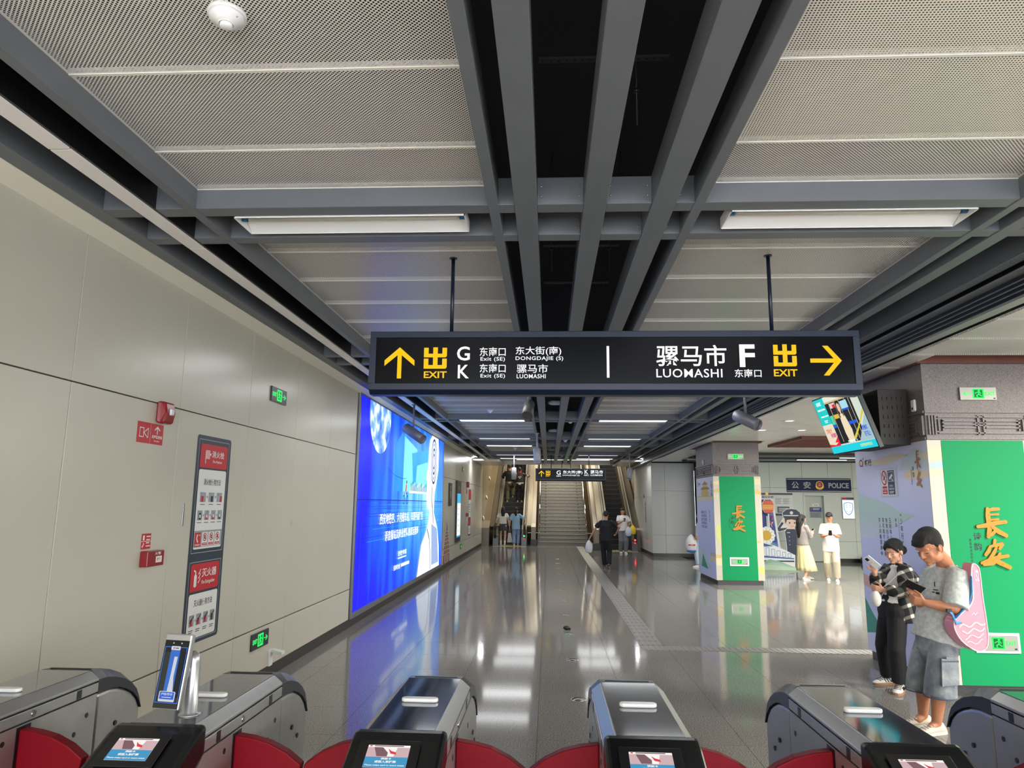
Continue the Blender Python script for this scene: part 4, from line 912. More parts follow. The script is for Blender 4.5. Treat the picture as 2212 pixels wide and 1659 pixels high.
def column(cx, y0, y1, label, near):
    W = CW; D = y1-y0
    c = thing('column', label, 'column', (cx, y0, 0)); struct(c)
    b = B(); b.box(.03, .03, 0, W-.03, D-.03, .105, basem); b.build('plinth', c)
    b = B(); b.box(.01, .01, 2.485, W-.01, D-.01, 3.6, stonem); b.box(.012, .012, .105, W-.012, D-.012, 2.485, stonem); b.build('shaft', c)
    for fr, w_ in ((Fr((.0, .01, 2.49), (1, 0, 0), ZUP), W), (Fr((.01, D, 2.49), (0, -1, 0), ZUP), D)): frieze(fr, w_, .3, c)
    # wraps: front (cream edges and green field), left side (pale, tinted blue)
    b = B(); b.box(0, 0, .105, W, .012, 2.485, creamm); b.build('front_wrap', c)
    b = B(); b.box(.14, -.004, .105, W-.15, .001, 2.482, greenm); b.build('green_panel', c)
    b = B(); b.box(0, .012, .105, .012, D, 2.485, lavm); b.build('side_wrap', c)
    P = Fr((-cx, 0, 0), (1, 0, 0), ZUP, .0012)
    z = lambda v: v
    fz = 2.31
    if near:
        P.pol([(3.872, 2.30), (4.005, 2.27), (4.005, 2.42), (3.872, 2.40)], sand, 1); P.pol([(3.872, 2.12), (4.005, 2.12), (4.005, 2.18), (3.872, 2.19)], sand, 1); P.pol([(3.872, 2.20), (4.005, 2.19), (4.005, 2.28), (3.872, 2.24)], bluish, 2)
        P.pol([(4.835, 2.25), (4.965, 2.2), (4.965, 2.45), (4.835, 2.40)], sand, 1)
    else:
        P.pol([(3.872, 2.12), (4.005, 2.10), (4.005, 2.18), (3.95, 2.2), (3.872, 2.16)], wheat, 1); P.pol([(3.872, 2.3), (4.005, 2.28), (4.005, 2.38), (3.872, 2.36)], sand, 1)
        for k in range(2): P.rect(3.872+.07*k, 2.0, 3.90+.07*k, 2.05, sand, 1)
        P.pol([(3.9, 1.3), (4.005, 1.42), (4.005, .85), (3.9, 1.1)], lime, 1); P.rect(3.872, .6, 4.005, .68, wheat, 1); P.rect(3.872, .44, 4.005, .6, sand, 1)
        P.pol([(4.83, 2.3), (4.965, 2.28), (4.965, 2.42), (4.83, 2.44)], sand, 1); P.pol([(4.83, 2.08), (4.965, 2.06), (4.965, 2.14), (4.87, 2.2), (4.83, 2.15)], wheat, 1); P.rect(4.83, .95, 4.90, 1.0, wheat, 1); P.pol([(4.83, .3), (4.965, .22), (4.965, .4), (4.83, .46)], lime, 1)
    P.build('front_print', c)
    P = Fr((-cx, -.0045, 0), (1, 0, 0), ZUP, 1)
    brush(P, CH, 4.42, 1.51, 1.0, gold, 0, .018); brush(P, AN, 4.42, 1.51, 1.0, gold, 0, .018)
    P.build('raised_letters', c)
    P = Fr((-cx, -.0045, 0), (1, 0, 0), ZUP, .0008)
    P.text('诗', 4.24, 1.482, 4.318, 1.562, ink); P.text('韵', 4.238, 1.383, 4.314, 1.460, ink); P.vtext('跟着唐诗游西安', 4.207, 1.50, 1.264, .022, ink); P.build('small_lettering', c)
    # side face: u = -Y (world), so pass negative world Y
    S = lambda pts: [(-a, b_) for a, b_ in pts]
    o = Fr((-.0005, -y0, 0), (0, -1, 0), ZUP, .0006)
    if near:
        Z = lambda pts, m, l=1: o.pol(S(pts), m, l)
        Z([(9.235, 2.36), (8.7, 2.35), (8.214, 2.40), (7.9, 2.36), (8.4, 2.28), (9.235, 2.34)][::1], sand, 1)
        Z([(8.15, 2.20), (8.02, 2.33), (7.80, 2.42), (7.52, 2.39), (7.52, 2.20)], hills_, 1); Z([(8.05, 2.15), (7.9, 2.2), (7.52, 2.17), (7.52, 2.11), (7.95, 2.1)], sand, 2); Z([(7.8, 2.36), (7.52, 2.36), (7.52, 2.29)], sand, 2)
        Z([(9.235, 1.985), (8.95, 1.92), (8.5, 1.85), (8.2, 1.76), (7.844, 1.708), (9.235, 1.71)], mix(0), 1)
        for k in range(9): z_ = 1.72-.032*k; Z([(9.235, z_), (7.86+.11*k, z_), (7.98+.11*k, z_-.033), (9.235, z_-.033)], mix(k/9), 2)
        Z([(9.235, 1.0), (8.7, .93), (8.4, .84), (8.3, .75), (9.235, .86)], pink, 1); Z([(9.235, .82), (8.9, .78), (8.4, .4), (9.235, .47)], lavm, 1)
        Z([(9.235, .72), (9.1, .6), (8.9, .45), (8.75, .38), (9.235, .3)], hilld, 2)
        o.ring(-9.08, 2.335, .045, .014, M('logo_red', (140, 40, 52), .5), 3, t0=.4, t1=5.4); o.line([(-9.04, 2.29), (-9.02, 2.35)], .02, MATS['logo_red'], 3); o.disc(-9.01, 2.385, .012, MATS['logo_red'], 3)
        o.text('畅行', -8.968, 2.29, -8.79, 2.37, ink, 3, .03)
        brush(o, CH, -7.71, 2.20, .65, goldp, 3, None, .6); brush(o, AN, -7.71, 2.20, .65, goldp, 3, None, .6)
        o.text('诗', -7.84, 2.18, -7.80, 2.235, ink, 3); o.text('韵', -7.835, 2.115, -7.795, 2.172, ink, 3); o.vtext('跟着唐诗游西安', -7.86, 2.20, 2.04, .022, ink, 3)
        o.vtext('少年行', -8.165, 1.69, 1.45, .055, ink, 3, .006); o.text('《', -8.19, 1.705, -8.145, 1.73, ink, 3); o.text('》', -8.19, 1.415, -8.145, 1.44, ink, 3)
        o.rect(-8.232, 1.42, -8.228, 1.69, ink, 3); o.vtext('李白', -8.29, 1.685, 1.58, .035, ink, 3)
        for xx, t_ in ((-8.43, '五陵年少金市东'), (-8.515, '银鞍白马度春风'), (-8.6, '落花踏尽游何处'), (-8.69, '笑入胡姬酒肆中')): o.vtext(t_, xx, 1.685, 1.24, .048, ink, 3, .004)
    else:
        Z = lambda pts, m, l=1: o.pol(S(pts), m, l)
        Z([(18.54, 2.13), (17.62, 2.13), (17.72, 2.03), (18.44, 2.03)], wheat, 1); Z([(18.62, 2.19), (17.52, 2.19), (17.75, 2.25), (18.4, 2.25)], goldp, 2); Z([(18.45, 2.13), (17.7, 2.13), (17.75, 2.19), (18.4, 2.19)], wheat, 2); Z([(18.35, 2.25), (17.8, 2.25), (17.85, 2.31), (18.3, 2.31)], wheat, 2); Z([(18.42, 2.31), (17.73, 2.31), (17.95, 2.37), (18.2, 2.37)], goldp, 2); Z([(18.15, 2.37), (18.0, 2.37), (18.075, 2.42)], goldp, 2)
        for k in range(12): o.rect(-19.05+.16*k, 2.005, -18.96+.16*k, 2.035, wheat, 1)
        o.rect(-19.09, 1.93, -17.16, 2.005, sand, 1)
        o.ring(-18.92, 2.34, .06, .02, M('logo_red', (140, 40, 52), .5), 3, t0=.4, t1=5.4); o.text('畅行', -18.83, 2.30, -18.6, 2.37, ink, 3, .03)
        brush(o, CH, -17.36, 2.20, .6, goldp, 3, None, .9); brush(o, AN, -17.36, 2.20, .6, goldp, 3, None, .9)
        for k, t_ in enumerate(('秦川雄帝宅', '函谷壮皇居', '绮殿千寻起', '离宫百雉余', '连甍遥接汉', '飞观迥凌虚', '云日隐层阙')): o.vtext(t_, -18.56+.09*k, 1.68, 1.24, .055, ink, 3)
        o.vtext('帝京篇', -17.65, 1.7, 1.4, .07, ink, 3)
        Z([(18.95, .42), (18.6, .78), (18.3, .65), (17.9, .42), (17.6, .3), (18.95, .3)], hillg, 1); Z([(18.75, .3), (18.55, .62), (18.2, .4), (18.0, .28)], hilld, 2)
        for k in range(5): o.rect(-17.7+.11*k, .62, -17.64+.11*k, .7, wheat, 2)
        o.rect(-17.72, .5, -17.16, .62, sand, 2)
    o.build('side_print', c); return c
c1 = column(3.87, 7.5, 9.24, 'square column in lavender and green poem wrap behind the waiting pair', True)
c2 = column(3.87, 17.15, 19.1, 'farther square column in green poem wrap before the police office', False)
for nm_, y, lab in (('near', 7.69, 'small white wall sensor on granite side of the near column'), ('far', 18.16, 'small white wall sensor on granite side of the far column')):
    t = thing('wall_sensor', lab, 'sensor', (3.88, y, 2.865)); b = B(); b.box(-.03, -.04, -.065, 0, .04, .065, whitem); b.build('body', t, None, .015); b = B(); b.ball((-.03, 0, -.03), (.006, .014, .014), darkm, nu=10, nv=6); b.build('lens', t)
t = thing('warning_sign', 'no smoking and camera notice stuck on lavender side of near column', 'sign', (3.868, 8.385, 2.078))
P = Fr((0, 0, 0), (0, -1, 0), ZUP, .001); P.rect(-.2, -.162, .2, .162, M('clear_film', (206, 206, 220), .2), 1); P.rect(-.175, -.145, .16, .145, white_p, 2)
P.ring(-.1, .055, .068, .014, redp, 4, ry=.085); P.line([(-.145, .115), (-.055, -.005)], .014, redp, 5); P.line([(-.13, .03), (-.07, .07)], .012, ink, 4); P.ring(-.075, .09, .02, .006, ink, 4); P.rect(-.155, -.13, -.04, -.04, redp, 4); P.text('禁止吸烟', -.145, -.09, -.05, -.06, white_p, 5, .02); P.bars(-.14, -.12, -.06, -.1, white_p, 1, 5)
P.rect(-.015, -.135, .145, .135, navyp, 4); P.border(.0, .01, .13, .12, .005, white_p, 5); P.pol([(.02, .05), (.09, .1), (.11, .075), (.04, .03)], white_p, 5); P.line([(.08, .05), (.09, .025), (.11, .025)], .012, white_p, 5); P.text('您已进入', .02, -.05, .11, -.025, white_p, 5); P.text('视频监控区域', .005, -.085, .125, -.06, white_p, 5); P.bars(.01, -.125, .12, -.095, white_p, 2, 5); P.build('sticker', t)

# ------------------------------------------------------------------ tilted television on the near column
tv = thing('television', 'tilted ceiling television showing station platform, left of the near column', 'television', (3.5, 8.35, 2.44))
up = Vector((-.223, 0, .65)).normalized(); uu = Vector((0, -1, 0)); nn = uu.cross(up)
T = Fr((0, 0, 0), uu, up, 1)
T.ext([(-.615, -.02), (.615, -.02), (.615, .70), (-.615, .70)], blackm, -.05, 0); T.build('casing', tv, None, .004)
T = Fr(nn*.001, uu, up, .0007)
def tm(n, c, k=1.0): return M('tv_'+n, c, .3, emit=k)
tc_ = tm('cyan', (20, 200, 216), 1.15); 
T.rect(-.6, 0, .6, .685, tm('teal', (18, 196, 190), 1.15), 1); T.rect(-.6, 0, .6, .085, tc_, 2)
T.rect(-.6, .085, -.29, .36, tm('cream', (236, 222, 196), 1.0), 2); T.pol([(-.6, .085), (-.29, .085), (-.29, .14), (-.42, .1), (-.6, .12)], tm('red', (226, 24, 48), 1.1), 3)
T.pol([(-.29, .15), (-.29, .2), (-.42, .13), (-.29, .13)], tm('red', (226, 24, 48)), 3)
T.text('文明出行', -.55, .25, -.38, .31, tm('orange', (236, 120, 60)), 3, .03); T.text('有你真好', -.46, .19, -.3, .25, tm('magenta', (206, 40, 120)), 3, .03)
T.text('西安地铁', -.53, .6, -.38, .65, tm('text', (225, 255, 250), 1.2), 3, .03); T.bars(-.55, .53, -.33, .57, MATS['tv_text'], 1, 3); T.bars(-.53, .45, -.3, .48, MATS['tv_text'], 1, 3); T.bars(-.48, .38, -.38, .42, MATS['tv_text'], 2, 3)
T.rect(-.29, .085, .6, .685, tm('pale', (214, 224, 206), 1.0), 2)
dk = tm('dark', (24, 34, 44), .7); 
T.rect(-.29, .1, .42, .6, dk, 3); T.rect(-.29, .6, .6, .62, tm('beige', (210, 190, 140)), 4)
for xx in (-.18, -.02, .1, .26, .36): T.rect(xx, .12, xx+.012, .6, MATS['tv_beige'], 4)
T.rect(-.28, .34, -.19, .45, tm('green', (90, 210, 170)), 4); T.rect(-.28, .3, -.19, .34, tm('blue', (30, 90, 220)), 5); T.rect(-.165, .53, -.03, .59, tm('pink', (240, 200, 200)), 4); T.rect(-.1, .53, -.03, .57, MATS['tv_red'], 5)
T.rect(-.16, .4, -.03, .45, tm('yellow', (226, 190, 60)), 4); T.rect(.12, .49, .3, .58, tm('ltblue', (170, 225, 240)), 4); T.rect(.12, .47, .3, .49, MATS['tv_blue'], 5); T.rect(.12, .3, .36, .335, MATS['tv_blue'], 5)
T.rect(-.29, .62, .6, .685, tm('roof', (232, 232, 214)), 3); T.rect(.0, .65, .02, .665, MATS['tv_red'], 4)
T.pol([(.1, .1), (.6, .4), (.6, .44), (.2, .14), (.05, .1)], tm('line', (220, 200, 70)), 5); T.pol([(.24, .09), (.6, .09), (.6, .38)], tm('floor', (168, 196, 206)), 4)
skn = tm('skin', (236, 190, 170)); drs = tm('dress', (240, 222, 188)); hrk = tm('hair', (24, 24, 30), .5)
T.pol([(-.01, .1), (.13, .1), (.17, .24), (.13, .40), (.1, .44), (.02, .44), (-.02, .36), (-.03, .22)], drs, 7); T.disc(.05, .52, .045, skn, 7, ry=.06); T.pol([(-.01, .5), (.0, .58), (.05, .605), (.1, .58), (.115, .42), (.095, .40), (.09, .55), (.05, .575), (.015, .55), (.015, .4), (-.005, .4)], hrk, 8); T.rect(.035, .44, .07, .47, skn, 7)
T.text('文明候车', .4, .2, .54, .26, MATS['tv_blue'], 6, .03); T.text('先下后上', .42, .13, .56, .19, MATS['tv_blue'], 6, .03); T.text('请在黄线外排队候车', -.05, .1, .2, .13, MATS['tv_text'], 9, .02); T.text('欢迎乘坐地铁出行', .2, .025, .5, .065, tm('tick', (214, 240, 140)), 4, .02)
T.build('display', tv)
b = B(); b.box(.05, -.55, .02, .36, .45, .62, M('bracket_black', (36, 32, 28), .6)); o = b.build('bracket_box', tv, None, .004)
P = Fr((.06, -.552, 0), (1, 0, 0), ZUP, .0008)
for r_ in range(5):
    for k in range(5): P.rect(.03+.05*k, .1+.1*r_, .038+.05*k, .14+.1*r_, voidm)
P.build('vent_slot', o)

# ------------------------------------------------------------------ police office frontage
ps = thing('police_sign', 'long navy police sign with gold emblem above the grey office door', 'sign', (9.0, 24.5, 2.5))
b = B(); b.box(-1.05, -.05, -.225, 1.05, 0, .235, M('police_navy', (18, 24, 66), .4, spec=.2)); b.build('board', ps, None, .003)
P = front_fr(-9.0, -.051, -2.5); P.rect(7.95, 2.69, 10.05, 2.705, white_p); P.rect(7.95, 2.3, 10.05, 2.315, white_p)
pw = M('police_white', (240, 240, 236), .4, emit=.25)
P.text('公', 8.1, 2.39, 8.345, 2.62, pw, 1, .02); P.text('安', 8.49, 2.39, 8.725, 2.62, pw, 1, .02); P.text('POLICE', 9.31, 2.41, 9.97, 2.585, pw, 1, .025)
gd = M('emblem_gold', (206, 160, 60), .35, .4); P.disc(9.02, 2.5, .13, gd, 1, ry=.14); P.disc(9.02, 2.52, .1, M('emblem_navy', (40, 34, 60), .4), 2); P.disc(9.02, 2.53, .075, redp, 3); P.disc(9.02, 2.55, .014, gd, 4); P.rect(8.985, 2.49, 9.055, 2.51, gd, 4); P.rect(8.96, 2.365, 9.08, 2.4, gd, 2)
for k in range(8): t_ = PI+.35+k*.35; P.disc(9.02+.125*math.cos(t_), 2.5+.135*math.sin(t_), .02, gd, 2)
P.build('lettering', ps)
t = thing('door_plate', 'small white room plate on the grey police office door', 'sign', (8.92, 24.655, 1.86)); P = front_fr(0, 0, 0); P.rect(-.115, -.05, .115, .05, white_p); P.text('警务室', -.05, -.03, .07, .0, ink, 2, .02); P.rect(-.09, .02, -.03, .03, redp, 2); P.build('plate', t)
t = thing('door_notice', 'blue and grey police notice on the office door', 'notice', (8.91, 24.655, 1.6)); P = front_fr(0, 0, 0); pn = M('notice_blue', (36, 60, 130), .4); P.rect(-.195, -.175, .195, .175, grey_p); P.rect(-.195, .03, .195, .175, pn, 2); P.disc(-.13, .12, .03, redp, 3); P.bars(-.08, .09, .15, .15, white_p, 2, 3); P.bars(-.17, -.15, .17, .0, M('line_dark', (96, 100, 108), .5), 7, 3); P.build('sheet', t)
lb = thing('shield_light_box', 'small glowing white light box with blue shield right of the door', 'light box', (9.91, 24.5, 1.73)); b = B(); b.box(-.2, -.05, -.33, .2, 0, .38, M('box_frame2', (150, 152, 156), .35, .7)); b.build('casing', lb, None, .004)
P = front_fr(0, -.051, 0); P.rect(-.185, -.31, .185, .29, M('shield_white', (240, 248, 255), .3, emit=1.3)); P.rect(-.19, .31, .19, .37, navyp); P.rect(-.19, .31, -.05, .37, redp, 2)
sb_ = M('shield_blue', (80, 160, 215), .3, emit=.9)
P.line([(-.14, .18), (0, .22), (.14, .18), (.14, .0), (.08, -.14), (0, -.2), (-.08, -.14), (-.14, .0), (-.14, .18)], .022, sb_, 2)
for xx, zz in ((-.05, .12), (.05, .12), (-.05, .06), (.06, .06), (-.05, -.08), (.05, -.08)): P.rect(xx-.012, zz-.012, xx+.012, zz+.012, sb_, 2)
P.build('display', lb)
nb_ = thing('notice_board', 'white police notice board with navy bands behind the red lantern cutout', 'notice board', (7.4, 24.5, 1.87)); b = B(); b.box(-.9, -.03, -.4, .72, 0, .4, white_p); b.build('board', nb_, None, .003)
P = front_fr(0, -.031, 0); P.rect(-.9, .3, .72, .37, navyp); P.rect(-.9, -.38, .72, -.31, navyp); P.disc(-.12, .335, .05, gd, 2); P.text('警务公示栏', -.4, .19, .1, .27, ink, 2, .02); P.bars(.15, .0, .36, .2, grey_p, 7, 2, .45); P.bars(.4, .0, .62, .2, grey_p, 7, 2, .45); P.bars(-.7, -.2, -.35, .1, grey_p, 8, 2, .45); P.rect(.2, -.28, .6, -.08, navyp, 2); P.bars(.24, -.25, .55, -.12, white_p, 3, 3); P.build('print', nb_)
b = B(); b.ball((0, 0, .13), (.26, .18, .17), blackm); b.ball((.1, -.05, .2), (.16, .14, .1), blackm); b.cyl((-.1, -.1, .25), (.1, -.12, .3), .015, .015, blackm, 8); o = b.build('holdall', None, (10.3, 24.1, -.02)); tag(o, 'black holdall on the floor against the office wall', 'bag')

# photo backdrop cutouts
def cutout(name, label, cat, loc, shapes, board, th=.02):
    t = thing(name, label, cat, loc); b = Fr((0, 0, 0), (1, 0, 0), ZUP, 1); b.ext(board, white_p, -th, 0); b.build('board', t)
    P = Fr((0, -.0, 0), (1, 0, 0), ZUP, .0012)
    for f in shapes: f(P)
    P.build('print', t); b = B(); b.box(-.1, .02, 0, .1, .12, .02, darkm); b.build('foot', t); return t
skb = M('cut_sky', (62, 104, 186), .45); skd = M('cut_sky_dark', (38, 60, 140), .45); tl = M('cut_teal', (86, 150, 150), .45); orr = M('cut_orange', (222, 96, 50), .45); orl = M('cut_glow', (240, 176, 70), .45); petal = M('cut_petal', (236, 236, 230), .45); yc = M('cut_yellow', (212, 168, 44), .45); trw = M('cut_train', (222, 228, 236), .45); trb = M('cut_train_blue', (44, 84, 150), .45); trl = M('cut_line', (70, 84, 104), .45)
cutout('backdrop_panel', 'tall blue sky display panel with fireworks, behind the lantern cutout', 'display panel', (6.78, 22.9, 0), [lambda P: P.pol([(-.5, .02), (.36, .02), (.16, 2.0), (-.5, 2.0)], skb, 1), lambda P: P.pol([(-.2, .7), (.27, .7), (.19, 1.5), (-.2, 1.6)], skd, 2), lambda P: P.pol([(-.5, .02), (.36, .02), (.3, .6), (0, .75), (-.5, .6)], tl, 3), lambda P: [P.line([(.12, 1.25), (.12+.09*math.cos(k), 1.25+.09*math.sin(k))], .012, [redp, white_p][k % 2], 4) for k in range(9)], lambda P: [P.line([(-.3, 1.75), (-.3+.1*math.cos(k), 1.75+.1*math.sin(k))], .012, white_p, 4) for k in range(8)], lambda P: P.rect(-.02, .1, .03, 1.5, white_p, 4)], [(-.54, 0), (.42, 0), (.22, 2.04), (-.54, 2.04)])
cutout('lantern_cutout', 'red and orange paper lantern cutout with tassel on display panel', 'cutout', (6.78, 22.72, 0), [lambda P: P.pol([(-.12, 1.6), (.12, 1.6), (.17, 1.72), (.17, 1.86), (.12, 1.97), (-.12, 1.97), (-.17, 1.86), (-.17, 1.72)], orr, 1), lambda P: P.pol([(-.165, 1.7), (.165, 1.7), (.165, 1.84), (-.165, 1.84)], orl, 2), lambda P: [P.line([(-.16, 1.66+.07*k), (0, 1.65+.07*k), (.16, 1.66+.07*k)], .008, redp, 3) for k in range(5)], lambda P: P.rect(-.09, 1.97, .09, 2.0, navyp, 2), lambda P: P.rect(-.09, 1.57, .09, 1.6, navyp, 2), lambda P: P.pol([(.08, 1.38), (.16, 1.38), (.12, 1.5)], redp, 2), lambda P: P.line([(.02, 1.57), (.12, 1.5)], .01, redp, 2)], [(-.02, 0), (.02, 0), (.02, 1.58), (.12, 1.6), (.18, 1.7), (.18, 1.9), (.1, 2.02), (-.1, 2.02), (-.18, 1.9), (-.18, 1.7), (-.12, 1.6), (-.02, 1.58)])
fl_pts = [(.24*math.cos(2*PI*i/48)*(1+.13*abs(math.cos(12*PI*i/48))), .92+.24*math.sin(2*PI*i/48)*(1+.13*abs(math.cos(12*PI*i/48)))) for i in range(48)]
cutout('flower_cutout', 'white petalled daisy cutout with plain yellow centre', 'cutout', (6.62, 22.5, 0), [lambda P: P.pol(fl_pts, petal, 1), lambda P: [P.line([(.14*math.cos(k*PI/6), .92+.14*math.sin(k*PI/6)), (.25*math.cos(k*PI/6), .92+.25*math.sin(k*PI/6))], .008, trl, 2) for k in range(12)], lambda P: P.disc(0, .92, .15, yc, 3)], [(-.03, 0), (.03, 0), (.03, .7)]+[p for p in fl_pts[37:]+fl_pts[:36]]+[(-.03, .7)])
def train(P):
    P.pol([(-.5, .2), (.78, .2), (.8, .35), (.5, .5), (.2, .62), (-.1, .7), (-.5, .7)], trw, 1); P.pol([(-.5, .3), (.78, .24), (.78, .27), (-.5, .36)], trb, 2)
    for k in range(7): a = -.36+.16*k; h = .3-.03*k; P.border(a, .36-.012*k, a+.1, .36-.012*k+h, .01, trl, 2)
    P.pol([(-.5, .7), (-.1, .7), (.2, .62), (-.05, .6), (-.3, .62)], trb, 2); P.disc(-.45, .5, .1, trb, 3, ry=.12); P.rect(-.5, .16, .78, .2, blackm, 2)
cutout('train_cutout', 'white metro train cutout with blue stripe standing on the floor', 'cutout', (6.55, 22.25, 0), [train], [(-.52, 0), (.8, 0), (.82, .36), (.5, .52), (.2, .64), (-.1, .72), (-.52, .72)])
hl = thing('hill_cutout', 'low translucent green layered hill cutouts on the floor by the train', 'cutout', (6.3, 21.4, 0))
for k, (yo, c) in enumerate(((.5, (150, 186, 166)), (.2, (168, 200, 178)), (-.1, (186, 210, 186)))):
    b = Fr((0, yo, 0), (1, 0, 0), ZUP, 1); pts = [(-.9, 0), (-.9, .3-.08*k), (-.55, .34-.09*k), (-.3, .2), (-.05, .14), (.2, .26-.06*k), (.5, .2-.05*k), (.9, .04), (.9, 0)]
    b.ext(pts, M('hill_green_%d' % k, c, .3, alpha=.85), 0, .012); b.build('hill_sheet', hl)
nv = M('cut_uniform', (34, 48, 74), .45); fc = M('cut_face', (236, 206, 190), .45); hk = M('cut_hair', (30, 28, 32), .45)
def officer(P):
    P.pol([(-.14, 0), (.14, 0), (.16, .6), (.2, 1.02), (.12, 1.1), (-.12, 1.1), (-.18, 1.02), (-.14, .6)], nv, 1)
    P.pol([(-.16, 1.08), (-.36, 1.02), (-.42, 1.1), (-.26, 1.32), (-.2, 1.28), (-.32, 1.12), (-.1, 1.14)], nv, 2); P.pol([(-.26, 1.31), (-.2, 1.27), (-.1, 1.42), (-.14, 1.46)], fc, 2)
    P.disc(.05, 1.3, .19, fc, 3, ry=.2); P.pol([(-.15, 1.25), (-.17, 1.45), (.05, 1.55), (.27, 1.45), (.25, 1.2), (.2, 1.36), (.05, 1.4), (-.1, 1.38)], hk, 4)
    P.pol([(-.2, 1.46), (.3, 1.46), (.32, 1.6), (.2, 1.7), (.05, 1.72), (-.1, 1.7), (-.22, 1.6)], nv, 5); P.pol([(-.2, 1.44), (.3, 1.44), (.28, 1.5), (-.18, 1.5)], hk, 6); P.rect(-.19, 1.5, .29, 1.53, white_p, 6); P.disc(.05, 1.6, .05, white_p, 6)
    P.disc(-.02, 1.29, .02, hk, 5, ry=.03); P.disc(.13, 1.29, .02, hk, 5, ry=.03); P.line([(.02, 1.19), (.06, 1.18), (.1, 1.19)], .01, redp, 5); P.rect(-.12, .98, -.02, 1.0, white_p, 3); P.rect(.0, .3, .01, 1.0, hk, 3)
    for zz in (.62, .74, .86): P.disc(-.05, zz, .012, white_p, 3)
cutout('officer_cutout', 'saluting navy uniform officer cutout standing behind the long haired woman', 'cutout', (7.55, 23.1, 0), [officer], [(-.16, 0), (.16, 0), (.18, .6), (.22, 1.04), (.16, 1.12), (.27, 1.25), (.29, 1.42), (.33, 1.6), (.2, 1.72), (.05, 1.74), (-.1, 1.72), (-.24, 1.6), (-.22, 1.44), (-.28, 1.34), (-.44, 1.1), (-.37, 1.0), (-.2, 1.06), (-.16, .6)])
